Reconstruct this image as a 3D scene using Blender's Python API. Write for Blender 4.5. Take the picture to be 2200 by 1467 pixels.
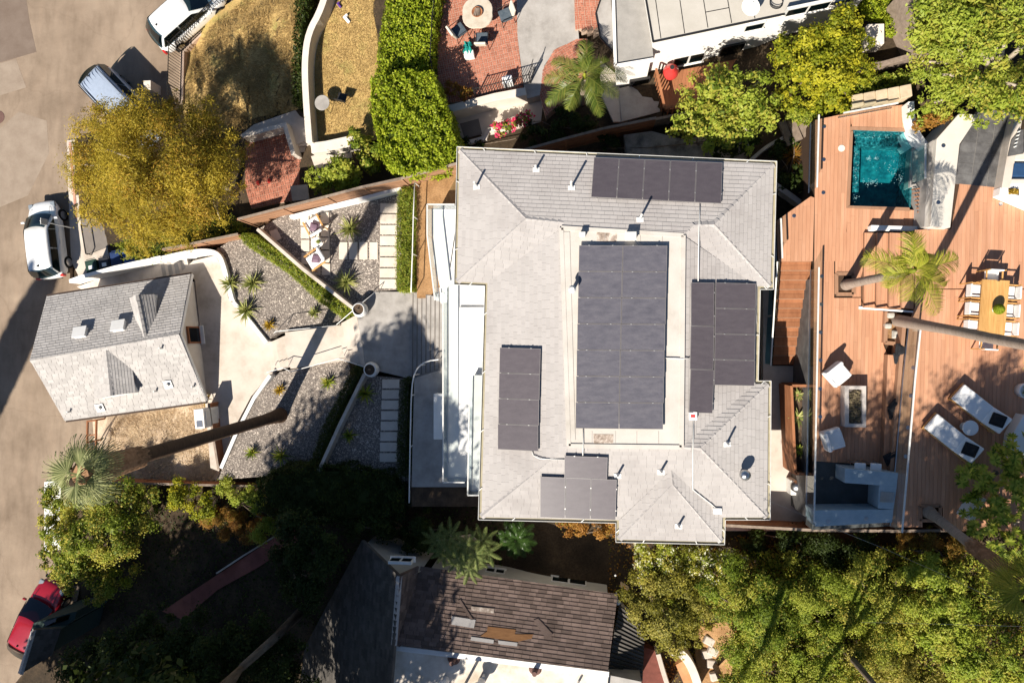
import bpy, math, random
import numpy as np
from mathutils import Vector, Matrix
for o in list(bpy.data.objects): bpy.data.objects.remove(o)
scene = bpy.context.scene
C = scene.collection
rng = np.random.default_rng(11); random.seed(5)
R = math.radians
# ---------------------------------------------------------------- camera
F = 1467.0; HC = 35.5; TILT = math.atan(160/1467.0)
ct, st = math.cos(TILT), math.sin(TILT)
AX, AY, AZ = Vector((ct, 0, -st)), Vector((0, 1, 0)), Vector((st, 0, ct))
cam = bpy.data.cameras.new('camera'); camo = bpy.data.objects.new('camera', cam); C.objects.link(camo)
cam.lens = 24.0; cam.sensor_width = 36.0; cam.clip_start = .5; cam.clip_end = 2000
mw = Matrix((AX, AY, AZ)).transposed().to_4x4(); mw.translation = (0, 0, HC)
camo.matrix_world = mw; scene.camera = camo
# ---------------------------------------------------------------- light
SUN_EL = R(43.0); SH = Vector((.465, .885, 0)).normalized()
sd = Vector((-SH.x*math.cos(SUN_EL), -SH.y*math.cos(SUN_EL), math.sin(SUN_EL)))
w = bpy.data.worlds.new('World'); scene.world = w; w.use_nodes = True
nt = w.node_tree; bg = nt.nodes['Background']; sky = nt.nodes.new('ShaderNodeTexSky')
sky.sky_type = 'NISHITA'; sky.sun_disc = False; sky.sun_elevation = SUN_EL
sky.sun_rotation = math.atan2(-SH.x, -SH.y); sky.ozone_density = 4.0; sky.dust_density = .4
nt.links.new(sky.outputs[0], bg.inputs[0]); bg.inputs[1].default_value = 0.05
sl = bpy.data.lights.new('sun', 'SUN'); so = bpy.data.objects.new('sun', sl); C.objects.link(so)
sl.energy = 5.0; sl.angle = R(.53); sl.color = (1.0, .93, .82)
so.rotation_euler = sd.to_track_quat('Z', 'Y').to_euler(); so.location = sd*60
scene.view_settings.view_transform = 'Standard'; scene.view_settings.look = 'None'
scene.view_settings.exposure = 0.85; scene.view_settings.gamma = 1.0
scene.render.engine = 'CYCLES'; scene.cycles.max_bounces = 6; scene.cycles.transparent_max_bounces = 12
# ---------------------------------------------------------------- helpers
def P(px, py, z):                      # photograph ray to the level z of the place
    r = AX*((px-1100)/F) + AY*((733.5-py)/F) - AZ
    return Vector((0, 0, HC)) + r*((z-HC)/r.z)
def PP(pts, z): return [P(a, b, z) for a, b in pts]
def PL(px, py, o, n, off=0):           # ray to a plane
    r = AX*((px-1100)/F) + AY*((733.5-py)/F) - AZ; c = Vector((0, 0, HC))
    return c + r*((o+n*off-c).dot(n)/r.dot(n))
def newell(p):
    n = Vector((0, 0, 0)); c = Vector((0, 0, 0))
    for i in range(len(p)):
        a, b = p[i], p[(i+1) % len(p)]
        n += Vector(((a.y-b.y)*(a.z+b.z), (a.z-b.z)*(a.x+b.x), (a.x-b.x)*(a.y+b.y))); c += a
    n.normalize()
    if n.z < 0: n = -n
    return c/len(p), n
WL = {}
def wloc(o): return WL.get(o.name, Vector((0, 0, 0))) if o else Vector((0, 0, 0))
def setp(o, label=None, cat=None, group=None, kind=None):
    if label: o['label'] = label
    if cat: o['category'] = cat
    if group: o['group'] = group
    if kind: o['kind'] = kind
    return o
def thing(name, label, cat, loc=(0, 0, 0), group=None, rz=0):
    o = bpy.data.objects.new(name, None); C.objects.link(o); o.location = loc; o.rotation_euler = (0, 0, rz)
    o.empty_display_size = .2; WL[o.name] = Vector(loc); return setp(o, label, cat, group)
def link(name, me, parent=None, wl=None):
    o = bpy.data.objects.new(name, me); C.objects.link(o)
    if wl is not None:
        o.location = wl - wloc(parent); WL[o.name] = Vector(wl)
    if parent: o.parent = parent
    return o
def piece(name, me, M, parent):        # a copy of a small mesh, M in world space (parents carry no rotation)
    o = bpy.data.objects.new(name, me); C.objects.link(o)
    M = M.copy(); t = M.translation.copy(); M.translation = t - wloc(parent); o.matrix_local = M
    o.parent = parent; WL[o.name] = t; return o
def frame(x, y, z, o):
    M = Matrix((x, y, z)).transposed().to_4x4(); M.translation = o; return M
def RZ(a, o=(0, 0, 0)):
    M = Matrix.Rotation(a, 4, 'Z'); M.translation = Vector(o); return M
class MB:
    def __init__(s, M=None): s.v = []; s.f = []; s.m = []; s.M = M
    def add(s, vs, fs, mi=0):
        n = len(s.v); s.v += [Vector(v) for v in vs]
        s.f += [tuple(i+n for i in f) for f in fs]; s.m += [mi]*len(fs); return s
    def poly(s, p, mi=0): return s.add(p, [tuple(range(len(p)))], mi)
    def loft(s, secs, mi=0, closed=True, cap=True):
        k = len(secs[0]); vs = [v for q in secs for v in q]; fs = []
        for i in range(len(secs)-1):
            for j in range(k if closed else k-1):
                a, b = i*k+j, i*k+(j+1) % k; fs.append((a, b, b+k, a+k))
        if cap and closed: fs.append(tuple(range(k))[::-1]); fs.append(tuple(range((len(secs)-1)*k, len(secs)*k)))
        return s.add(vs, fs, mi)
    def prism(s, pts, z0, z1, mi=0, mt=None):
        p = [Vector((q[0], q[1], 0)) for q in pts]
        if sum(p[i].x*p[(i+1) % len(p)].y-p[(i+1) % len(p)].x*p[i].y for i in range(len(p))) < 0: p.reverse()
        k = len(p); zt = z1 if isinstance(z1, (list, tuple)) else [z1]*k
        vs = [(q.x, q.y, z0) for q in p]+[(q.x, q.y, zt[i]) for i, q in enumerate(p)]
        fs = [(i, (i+1) % k, (i+1) % k+k, i+k) for i in range(k)]+[tuple(range(k))[::-1]]
        s.add(vs, fs, mi); n = len(s.v); s.f.append(tuple(range(n-k, n))); s.m.append(mi if mt is None else mt); return s
    def box(s, c, d, M=None, mi=0, taper=1):
        x, y, z = d[0]/2, d[1]/2, d[2]/2; c = Vector(c); vs = []
        for k in (-1, 1):
            t = taper if k > 0 else 1
            for a, b in ((-1, -1), (1, -1), (1, 1), (-1, 1)): vs.append(c+Vector((a*x*t, b*y*t, k*z)))
        if M: vs = [M @ v for v in vs]
        return s.add(vs, [(3, 2, 1, 0), (4, 5, 6, 7), (0, 1, 5, 4), (1, 2, 6, 5), (2, 3, 7, 6), (3, 0, 4, 7)], mi)
    def bar(s, a, b, wd, ht, mi=0, up=Vector((0, 0, 1))):
        a, b = Vector(a), Vector(b); d = (b-a)
        if d.length < 1e-5: return s
        d.normalize(); x = d.cross(up)
        if x.length < 1e-3: x = Vector((1, 0, 0))
        x.normalize(); u = x.cross(d); x *= wd/2; u *= ht/2
        return s.loft([[p-x-u, p+x-u, p+x+u, p-x+u] for p in (a, b)], mi)
    def tube(s, pts, rad, n=8, mi=0):
        pts = [Vector(p) for p in pts]; rad = rad if isinstance(rad, (list, tuple)) else [rad]*len(pts); secs = []
        px = None
        for i, p in enumerate(pts):
            d = (pts[min(i+1, len(pts)-1)]-pts[max(i-1, 0)]).normalized()
            if px is None: px = d.cross(Vector((0, 0, 1)) if abs(d.z) < .9 else Vector((0, 1, 0)))
            x = (px-d*px.dot(d)).normalized(); px = x; y = d.cross(x)
            secs.append([p+(x*math.cos(t)+y*math.sin(t))*rad[i] for t in [2*math.pi*k/n for k in range(n)]])
        return s.loft(secs, mi)
    def lathe(s, prof, c, n=16, mi=0):
        c = Vector(c); return s.loft([[c+Vector((r*math.cos(2*math.pi*k/n), r*math.sin(2*math.pi*k/n), z)) for k in range(n)] for r, z in prof], mi)
    def mesh(s, name, mats, smooth=False):
        me = bpy.data.meshes.new(name); vs = [s.M @ v for v in s.v] if s.M else s.v
        me.from_pydata([tuple(v) for v in vs], [], s.f)
        for m in (mats if isinstance(mats, (list, tuple)) else [mats]): me.materials.append(m)
        me.polygons.foreach_set('material_index', s.m)
        if smooth: me.polygons.foreach_set('use_smooth', [True]*len(s.f))
        me.update(); return me
    def build(s, name, mats, parent=None, smooth=False, bevel=0, local=False, **kw):
        if local: me = s.mesh(name, mats, smooth); o = link(name, me, parent)
        else:
            if s.M: s.v = [s.M @ v for v in s.v]; s.M = None
            xs = [v.x for v in s.v]; ys = [v.y for v in s.v]; b = Vector(((min(xs)+max(xs))/2, (min(ys)+max(ys))/2, min(v.z for v in s.v)))
            s.v = [v-b for v in s.v]; me = s.mesh(name, mats, smooth); o = link(name, me, parent, b)
        if bevel:
            md = o.modifiers.new('bevel', 'BEVEL'); md.width = bevel; md.segments = 2; md.limit_method = 'ANGLE'
        return setp(o, **kw)
def npmesh(name, V, faces4, mats, rnd=None, smooth=False, mi=None):
    me = bpy.data.meshes.new(name); n = len(V); k = faces4.shape[1]; m = len(faces4)
    me.vertices.add(n); me.vertices.foreach_set('co', np.ascontiguousarray(V, dtype=np.float32).ravel())
    me.loops.add(m*k); me.loops.foreach_set('vertex_index', np.ascontiguousarray(faces4, dtype=np.int32).ravel())
    me.polygons.add(m); me.polygons.foreach_set('loop_start', np.arange(0, m*k, k, dtype=np.int32))
    me.polygons.foreach_set('loop_total', np.full(m, k, dtype=np.int32))
    for q in (mats if isinstance(mats, (list, tuple)) else [mats]): me.materials.append(q)
    if mi is not None: me.polygons.foreach_set('material_index', np.asarray(mi, dtype=np.int32))
    if smooth: me.polygons.foreach_set('use_smooth', np.ones(m, dtype=bool))
    me.update(calc_edges=True)
    if rnd is not None: me.attributes.new('rnd', 'FLOAT', 'POINT').data.foreach_set('value', np.asarray(rnd, dtype=np.float32))
    return me
def clip(poly, hp):                    # clip 2D polygon by half planes (a,b,c): a*x+b*y<=c
    for a, b, c in hp:
        out = []
        for i in range(len(poly)):
            p, q = poly[i], poly[(i+1) % len(poly)]; dp, dq = a*p[0]+b*p[1]-c, a*q[0]+b*q[1]-c
            if dp <= 0: out.append(p)
            if (dp < 0 < dq) or (dq < 0 < dp): t = dp/(dp-dq); out.append((p[0]+(q[0]-p[0])*t, p[1]+(q[1]-p[1])*t))
        poly = out
        if len(poly) < 3: return []
    return poly
def area2(p): return abs(sum(p[i][0]*p[(i+1) % len(p)][1]-p[(i+1) % len(p)][0]*p[i][1] for i in range(len(p))))/2
def inside(x, y, p):
    r = False
    for i in range(len(p)):
        a, b = p[i], p[i-1]
        if (a[1] > y) != (b[1] > y) and x < (b[0]-a[0])*(y-a[1])/(b[1]-a[1])+a[0]: r = not r
    return r
def inset(pts, d):                     # shrink a plan polygon (x,y) by d metres
    p = [Vector((q[0], q[1])) for q in pts]; k = len(p)
    A = sum(p[i].x*p[(i+1) % k].y-p[(i+1) % k].x*p[i].y for i in range(k)); sg = 1 if A > 0 else -1; out = []
    for i in range(k):
        a, b, c = p[i-1], p[i], p[(i+1) % k]; d1 = (b-a).normalized(); d2 = (c-b).normalized()
        n1 = Vector((-d1.y, d1.x))*sg; n2 = Vector((-d2.y, d2.x))*sg; n = n1+n2; q = n.dot(n1)
        out.append(b+n*(d/max(q, .3)))
    return out
def strip(mb, pts, wd, z0, z1, mi=0, side=0, mt=None):   # a wall along a polyline; z1 may be a list
    p = [Vector((q[0], q[1])) for q in pts]; k = len(p); L = []; Rr = []
    for i in range(k):
        d1 = (p[i]-p[i-1]).normalized() if i else None; d2 = (p[i+1]-p[i]).normalized() if i < k-1 else None
        d1 = d1 or d2; d2 = d2 or d1; n1 = Vector((-d1.y, d1.x)); n2 = Vector((-d2.y, d2.x)); n = (n1+n2); n = n/max(n.dot(n1), .35)
        L.append(p[i]+n*wd*(.5+side/2)); Rr.append(p[i]-n*wd*(.5-side/2))
    zz = z1 if isinstance(z1, (list, tuple)) else [z1]*k; zb = z0 if isinstance(z0, (list, tuple)) else [z0]*k
    secs = [[(L[i].x, L[i].y, zb[i]), (Rr[i].x, Rr[i].y, zb[i]), (Rr[i].x, Rr[i].y, zz[i]), (L[i].x, L[i].y, zz[i])] for i in range(k)]
    return mb.loft(secs, mi)
# ---------------------------------------------------------------- materials
MATS = {}
def nmat(name):
    m = bpy.data.materials.new(name); m.use_nodes = True; MATS[name] = m
    return m, m.node_tree, m.node_tree.nodes['Principled BSDF']
def N(nt, t, **kw):
    n = nt.nodes.new('ShaderNode'+t)
    for k, v in kw.items():
        if k.startswith('i_'):
            n.inputs[int(k[2:])].default_value = v
        else: setattr(n, k, v)
    return n
def ramp(nt, cols, pos=None, interp='LINEAR'):
    r = nt.nodes.new('ShaderNodeValToRGB'); e = r.color_ramp; e.interpolation = interp
    while len(e.elements) < len(cols): e.elements.new(.5)
    for i, c in enumerate(cols):
        e.elements[i].position = pos[i] if pos else i/(len(cols)-1 if len(cols) > 1 else 1); e.elements[i].color = (*c, 1)
    return r
def rndnode(nt):
    a = N(nt, 'Attribute', attribute_name='rnd'); oi = N(nt, 'ObjectInfo'); s = N(nt, 'Math', operation='ADD'); f = N(nt, 'Math', operation='FRACT')
    nt.links.new(a.outputs['Fac'], s.inputs[0]); nt.links.new(oi.outputs['Random'], s.inputs[1]); nt.links.new(s.outputs[0], f.inputs[0]); return f
def mat(name, cols, scale=3, rough=.85, bump=0, bscale=60, var=0, spec=.25, metal=0, stretch=(1, 1, 1), pos=None, fine=.0, detail=5):
    m, nt, b = nmat(name); L = nt.links.new
    g = N(nt, 'NewGeometry'); mp = N(nt, 'Mapping'); mp.inputs['Scale'].default_value = stretch; L(g.outputs['Position'], mp.inputs[0])
    no = N(nt, 'TexNoise'); no.inputs['Scale'].default_value = scale; no.inputs['Detail'].default_value = detail; no.inputs['Roughness'].default_value = .65
    L(mp.outputs[0], no.inputs[0])
    if len(cols) == 1: cols = [tuple(c*.9 for c in cols[0]), tuple(min(1, c*1.08) for c in cols[0])]
    if pos is None: k = len(cols); pos = [.32+.36*i/(k-1) for i in range(k)]
    r = ramp(nt, cols, pos); L(no.outputs['Fac'], r.inputs[0]); col = r.outputs[0]
    if fine:
        n2 = N(nt, 'TexNoise'); n2.inputs['Scale'].default_value = bscale; n2.inputs['Detail'].default_value = 3; L(mp.outputs[0], n2.inputs[0])
        r2 = ramp(nt, [(1-fine,)*3, (1+fine,)*3], [.3, .7]); L(n2.outputs['Fac'], r2.inputs[0])
        mx = N(nt, 'MixRGB', blend_type='MULTIPLY'); mx.inputs[0].default_value = 1; L(col, mx.inputs[1]); L(r2.outputs[0], mx.inputs[2]); col = mx.outputs[0]
    if var:
        f = rndnode(nt); r3 = ramp(nt, [(1-var,)*3, (1+var,)*3]); L(f.outputs[0], r3.inputs[0])
        mx = N(nt, 'MixRGB', blend_type='MULTIPLY'); mx.inputs[0].default_value = 1; L(col, mx.inputs[1]); L(r3.outputs[0], mx.inputs[2]); col = mx.outputs[0]
    L(col, b.inputs['Base Color']); b.inputs['Roughness'].default_value = rough; b.inputs['Specular IOR Level'].default_value = spec; b.inputs['Metallic'].default_value = metal
    if bump:
        n3 = N(nt, 'TexNoise'); n3.inputs['Scale'].default_value = bscale; n3.inputs['Detail'].default_value = 4; L(mp.outputs[0], n3.inputs[0])
        bp = N(nt, 'Bump'); bp.inputs['Strength'].default_value = bump; bp.inputs['Distance'].default_value = .02; L(n3.outputs['Fac'], bp.inputs['Height']); L(bp.outputs[0], b.inputs['Normal'])
    return m
def leafmat(name, cols, rough=.55, trans=.3, spec=.2):
    m, nt, b = nmat(name); L = nt.links.new; f = rndnode(nt); r = ramp(nt, cols); L(f.outputs[0], r.inputs[0])
    L(r.outputs[0], b.inputs['Base Color']); b.inputs['Roughness'].default_value = rough; b.inputs['Specular IOR Level'].default_value = spec
    t = N(nt, 'BsdfTranslucent'); mx = N(nt, 'MixShader'); mx.inputs[0].default_value = trans; out = nt.nodes['Material Output']
    hs = N(nt, 'HueSaturation'); hs.inputs['Value'].default_value = 1.25; L(r.outputs[0], hs.inputs['Color']); L(hs.outputs[0], t.inputs[0])
    L(b.outputs[0], mx.inputs[1]); L(t.outputs[0], mx.inputs[2]); L(mx.outputs[0], out.inputs[0]); return m
def glassmat(name, tint, gl=.09, rough=.02, bump=0, bscale=4):
    m, nt, b = nmat(name); L = nt.links.new; nt.nodes.remove(b); out = nt.nodes['Material Output']
    t = N(nt, 'BsdfTransparent'); t.inputs[0].default_value = (*tint, 1); g = N(nt, 'BsdfGlossy'); g.inputs['Roughness'].default_value = rough; g.inputs[0].default_value = (.9, .95, 1, 1)
    lw = N(nt, 'LayerWeight'); lw.inputs[0].default_value = .5; pw = N(nt, 'Math', operation='POWER'); pw.inputs[1].default_value = 4; L(lw.outputs['Facing'], pw.inputs[0]); ad = N(nt, 'Math', operation='MULTIPLY_ADD'); ad.inputs[1].default_value = .6; ad.inputs[2].default_value = gl*.5; L(pw.outputs[0], ad.inputs[0])
    mx = N(nt, 'MixShader'); L(ad.outputs[0], mx.inputs[0]); L(t.outputs[0], mx.inputs[1]); L(g.outputs[0], mx.inputs[2]); L(mx.outputs[0], out.inputs[0])
    if bump:
        ge = N(nt, 'NewGeometry'); no = N(nt, 'TexNoise'); no.inputs['Scale'].default_value = bscale; no.inputs['Detail'].default_value = 2; no.inputs['Distortion'].default_value = .6; L(ge.outputs['Position'], no.inputs[0])
        bp = N(nt, 'Bump'); bp.inputs['Strength'].default_value = bump; bp.inputs['Distance'].default_value = .1; L(no.outputs['Fac'], bp.inputs['Height']); L(bp.outputs[0], g.inputs['Normal']); L(bp.outputs[0], lw.inputs['Normal'])
    return m
def roadmat(name):
    m = mat(name, [(.175, .128, .09), (.25, .188, .136), (.31, .238, .174)], .33, .9, .25, 45, fine=.2, pos=[.28, .5, .7]); nt = m.node_tree; L = nt.links.new; b = nt.nodes['Principled BSDF']; old = b.inputs['Base Color'].links[0].from_socket
    g = N(nt, 'NewGeometry'); n1 = N(nt, 'TexNoise'); n1.inputs['Scale'].default_value = .7; n1.inputs['Detail'].default_value = 3; L(g.outputs['Position'], n1.inputs[0]); ad = N(nt, 'VectorMath', operation='MULTIPLY_ADD'); ad.inputs[1].default_value = (1.6, 1.6, 0); L(n1.outputs['Color'], ad.inputs[0]); L(g.outputs['Position'], ad.inputs[2])
    vo = N(nt, 'TexVoronoi', feature='DISTANCE_TO_EDGE'); vo.inputs['Scale'].default_value = .16; L(ad.outputs[0], vo.inputs[0]); r = ramp(nt, [(.90, .89, .88), (1, 1, 1)], [.0, .006]); L(vo.outputs[0], r.inputs[0])
    n2 = N(nt, 'TexNoise'); n2.inputs['Scale'].default_value = 2.2; n2.inputs['Detail'].default_value = 8; mp = N(nt, 'Mapping'); mp.inputs['Scale'].default_value = (1, .25, 1); mp.inputs['Rotation'].default_value = (0, 0, -.5); L(g.outputs['Position'], mp.inputs[0]); L(mp.outputs[0], n2.inputs[0]); r2 = ramp(nt, [(.86, .85, .84), (1, 1, 1), (1.08, 1.07, 1.06)], [.32, .5, .72]); L(n2.outputs['Fac'], r2.inputs[0])
    for q in (r, r2):
        mx = N(nt, 'MixRGB', blend_type='MULTIPLY'); mx.inputs[0].default_value = 1; L(old, mx.inputs[1]); L(q.outputs[0], mx.inputs[2]); old = mx.outputs[0]
    L(old, b.inputs['Base Color']); return m
asphalt = roadmat('asphalt'); asphalt_old = mat('asphalt_old', [(.18, .128, .088), (.26, .19, .13), (.31, .232, .165)], .35, .9, .25, 45, fine=.16, pos=[.3, .5, .68])
asphalt_new = mat('asphalt_patch', [(.15, .11, .085), (.19, .145, .115)], 1.2, .9, .25, 50, fine=.14)
asphalt_pale = mat('asphalt_pale', [(.24, .185, .14), (.30, .24, .185)], 1.2, .9, .25, 50, fine=.14)
conc = mat('concrete', [(.40, .34, .28), (.52, .45, .385), (.58, .51, .44)], .9, .85, .08, 60, fine=.05)
conc_gr = mat('concrete_grey', [(.26, .24, .22), (.34, .315, .29), (.40, .375, .35)], 1.3, .85, .12, 50, fine=.08)
conc_dk = mat('concrete_driveway', [(.16, .14, .125), (.21, .185, .165)], 1.5, .9, .15, 60, fine=.12)
wet = mat('stained_concrete', [(.10, .085, .07), (.25, .22, .18), (.36, .31, .26)], 1.6, .9, .15, 30, fine=.1)
white = mat('white_paint', [(.70, .685, .66), (.80, .79, .77)], 1.2, .6, .04, 80)
stucco = mat('cream_stucco', [(.60, .53, .45), (.68, .615, .535)], 1.5, .9, .15, 90)
stucco_w = mat('white_stucco', [(.72, .69, .64), (.80, .775, .73)], 1.1, .9, .15, 90)
stucco_g = mat('grey_stucco', [(.36, .34, .30), (.44, .42, .37)], 1.3, .9, .2, 70)
shingle_g = mat('grey_asphalt_shingle', [(.335, .308, .294), (.39, .364, .348), (.41, .383, .366)], .35, .95, .2, 120, var=.05, fine=.07)
shingle_s = mat('pale_asphalt_shingle', [(.35, .33, .315), (.43, .405, .385)], .9, .95, .2, 120, var=.10, fine=.12)
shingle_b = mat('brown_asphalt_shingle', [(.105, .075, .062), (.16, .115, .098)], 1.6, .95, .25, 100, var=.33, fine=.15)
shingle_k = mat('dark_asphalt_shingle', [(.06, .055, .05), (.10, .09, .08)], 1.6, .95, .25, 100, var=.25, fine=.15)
felt = mat('roof_membrane', [(.42, .385, .34), (.50, .46, .415), (.55, .51, .465)], .7, .8, .08, 40, fine=.05)
felt_old = mat('stained_roof_felt', [(.17, .13, .10), (.36, .29, .24), (.60, .53, .46)], 5, .9, .2, 40, fine=.15)
roof_gr = mat('grey_roll_roof', [(.26, .245, .225), (.33, .31, .285)], 2.5, .95, .3, 60, fine=.14)
roof_tan = mat('tan_roll_roof', [(.40, .37, .32), (.47, .435, .385)], 1.0, .95, .15, 80, fine=.06)
plywood = mat('bare_plywood', [(.16, .075, .03), (.24, .12, .05)], 2, .8, .1, 60, stretch=(1, 4, 1))
deckwood = mat('deck_board', [(.435, .212, .12), (.475, .242, .140), (.515, .275, .168)], .8, .6, .06, 50, var=.10, stretch=(5, .7, 5), spec=.3)
deckwood_d = mat('deck_border_board', [(.25, .135, .08), (.32, .18, .11)], 1.6, .6, .06, 50, var=.10, stretch=(5, .7, 5), spec=.3)
fencewood = mat('fence_board', [(.25, .125, .07), (.38, .215, .125)], 1.2, .75, .1, 50, var=.18, stretch=(.5, .5, 8))
oldwood = mat('weathered_board', [(.17, .13, .10), (.27, .21, .165)], 2, .85, .15, 40, var=.2, stretch=(3, 3, 3))
redwood = mat('stained_redwood', [(.23, .09, .04), (.33, .14, .065)], 1.5, .7, .1, 50, var=.15, stretch=(4, 1, 4))
teak = mat('teak_plank', [(.42, .22, .07), (.58, .33, .12)], 2.0, .45, .04, 60, var=.10, stretch=(9, .8, 4))
brick = mat('terracotta_brick', [(.30, .105, .065), (.42, .165, .105)], 2.5, .85, .15, 60, var=.18, fine=.08)
mortar = mat('pale_mortar', [(.45, .33, .25), (.55, .42, .33)], 4, .9, .1, 60)
slate = mat('charcoal_tile', [(.065, .062, .062), (.105, .10, .098), (.15, .145, .14)], 2.2, .6, .08, 40, var=.10, fine=.08)
grout = mat('grout', [(.24, .22, .2)], 4, .9)
gravel_m = mat('gravel_bed', [(.09, .075, .065), (.16, .135, .118), (.28, .235, .20)], 16, .9, .5, 50, fine=.2)
pebble = mat('pebble', [(.31, .27, .23), (.47, .405, .345)], 5, .8, .1, 60, var=.5)
paver = mat('cream_paver', [(.58, .50, .415), (.66, .58, .49)], 2.2, .85, .06, 60, var=.05, fine=.05)
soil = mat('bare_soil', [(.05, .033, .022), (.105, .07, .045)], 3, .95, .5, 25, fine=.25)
earth = mat('dry_earth', [(.24, .13, .055), (.36, .21, .10)], 1.6, .95, .5, 22, fine=.25)
drygrass_g = mat('dry_lawn', [(.30, .20, .075), (.48, .325, .125), (.27, .245, .075)], .9, .95, .6, 28, fine=.35, pos=[.3, .52, .74])
straw_g = mat('straw_ground', [(.42, .31, .21), (.62, .50, .37)], 1.4, .95, .6, 25, fine=.3)
terrain_m = mat('hillside_soil', [(.025, .018, .011), (.05, .034, .02), (.085, .058, .032)], .7, .95, .5, 12, fine=.3)
iron = mat('black_iron', [(.018, .017, .017)], 5, .5, spec=.4)
steel = mat('brushed_steel', [(.55, .55, .55)], 20, .3, metal=1)
zinc = mat('white_metal', [(.62, .61, .58)], 6, .45, spec=.5)
gutter_m = mat('olive_gutter', [(.30, .26, .17), (.38, .34, .24)], 3, .5)
panel_m = None
blackplastic = mat('black_plastic', [(.02, .02, .022)], 4, .5, spec=.4)
rubber = mat('rubber', [(.014, .014, .015)], 8, .9)
fabric_w = mat('white_canvas', [(.74, .73, .71), (.82, .81, .79)], 3, .9, .06, 90)
fabric_k = mat('black_fabric', [(.012, .012, .014), (.022, .022, .025)], 6, .9, .15, 60)
fabric_b = mat('navy_canvas', [(.015, .045, .11), (.02, .06, .14)], 4, .9, .1, 60)
fabric_t = mat('cream_canvas', [(.62, .55, .45)], 3, .9, .06, 80)
barbl = mat('shade_blue_stone', [(.27, .35, .40), (.38, .45, .49)], 2.5, .5, .05, 50, fine=.08)  # white stone with the blue of its shade mixed into the colour
bark = mat('bark', [(.10, .072, .05), (.22, .17, .125)], 5, .95, .5, 30, stretch=(1, 1, .35))
bark_p = mat('pale_bark', [(.30, .245, .18), (.46, .39, .31)], 5, .95, .3, 30, stretch=(1, 1, .35))
palmbark = mat('palm_bark', [(.22, .165, .13), (.34, .275, .225)], 3, .9, .3, 20, stretch=(1, 1, 6))
palmbark_d = mat('dark_palm_bark', [(.055, .032, .02), (.11, .065, .04)], 3, .9, .4, 20, stretch=(1, 1, 6))
thatch = mat('dead_frond_skirt', [(.17, .09, .045), (.36, .21, .12)], 5, .95, .3, 25, var=.3)
redp = mat('red_enamel', [(.55, .045, .04)], 3, .3, spec=.5)
glass_r = glassmat('clear_railing_glass', (.94, .975, .965), .06)
glass_t = glassmat('tinted_window', (.05, .09, .10), .12)
water = glassmat('pool_water', (.52, .86, .88), .03, .03, .55, 3.2)
L_pepper = leafmat('pepper_leaf', [(.19, .155, .02), (.40, .31, .032), (.57, .42, .05), (.45, .26, .038)], .55, .38)
L_hedge = leafmat('hedge_leaf', [(.15, .21, .012), (.29, .355, .02), (.43, .46, .04)], .5, .36)
L_dark = leafmat('dark_leaf', [(.02, .035, .006), (.04, .06, .01), (.065, .085, .015)])  # dark greens; shade is put into the colour of overshadowed hedges and trees
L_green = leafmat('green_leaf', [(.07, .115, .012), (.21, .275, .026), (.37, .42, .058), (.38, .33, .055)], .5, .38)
L_mid = leafmat('olive_leaf', [(.09, .13, .015), (.24, .295, .032), (.40, .42, .06), (.47, .38, .07)], .55, .38)
L_yel = leafmat('yellow_leaf', [(.15, .18, .012), (.31, .32, .018), (.48, .43, .03)], .55, .36)
L_ylw = leafmat('variegated_leaf', [(.10, .10, .015), (.27, .24, .03), (.44, .37, .08), (.18, .18, .03)], .5)
L_oran = leafmat('rusty_leaf', [(.24, .10, .02), (.36, .18, .035), (.22, .19, .03)])
L_dry = leafmat('dry_blade', [(.23, .15, .055), (.40, .27, .11), (.30, .20, .07)], .8, .2)
L_palm = leafmat('palm_leaflet', [(.15, .19, .02), (.31, .33, .035), (.47, .43, .07)], .5, .36)
L_fan = leafmat('fan_leaf', [(.15, .18, .07), (.27, .29, .12), (.42, .42, .20)], .5)
L_straw = leafmat('straw_blade', [(.42, .31, .19), (.66, .53, .37), (.50, .38, .24)], .8, .2)
L_yuc = leafmat('yucca_blade', [(.14, .18, .045), (.30, .32, .09), (.46, .44, .16)], .45)
L_agy = leafmat('golden_blade', [(.33, .21, .02), (.45, .30, .04)], .4)
L_cyc = leafmat('cycad_leaflet', [(.035, .075, .015), (.06, .11, .025)], .3)
L_fern = leafmat('conifer_spray', [(.10, .145, .04), (.19, .235, .07), (.30, .32, .11)], .5)
L_fl_r = leafmat('pink_petal', [(.62, .03, .09), (.7, .06, .16)])
L_fl_w = leafmat('cream_petal', [(.62, .60, .40), (.72, .70, .55)])
# ---------------------------------------------------------------- builders shared by several things
def quads(verts, rnd=None):            # (n,4,3) -> V, faces
    n = len(verts); return verts.reshape(-1, 3), np.arange(n*4).reshape(n, 4)
def leaves(name, c, nrm, L, W, m, parent, kind=None, rnd=None, droop=0, **kw):
    n = len(c); L = L*rng.uniform(.7, 1.3, (n, 1)); W = W*rng.uniform(.7, 1.3, (n, 1))
    nrm = nrm/np.linalg.norm(nrm, axis=1)[:, None]; t = rng.normal(size=(n, 3)); t[:, 2] -= droop
    u = t-nrm*np.sum(t*nrm, 1)[:, None]; u /= np.linalg.norm(u, axis=1)[:, None]; v = np.cross(nrm, u)
    q = np.stack([c-u*L/2, c+v*W/2+nrm*W*.15-u*L*.05, c+u*L/2-nrm*L*.12, c-v*W/2+nrm*W*.15-u*L*.05], 1)
    V, f = quads(q); b = V.mean(0); b[2] = V[:, 2].min(); r = np.repeat(rng.random(n) if rnd is None else rnd, 4)
    me = npmesh(name, V-b, f, m, r); o = link(name, me, parent, Vector(b)); return setp(o, kind=kind, **kw)
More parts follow.
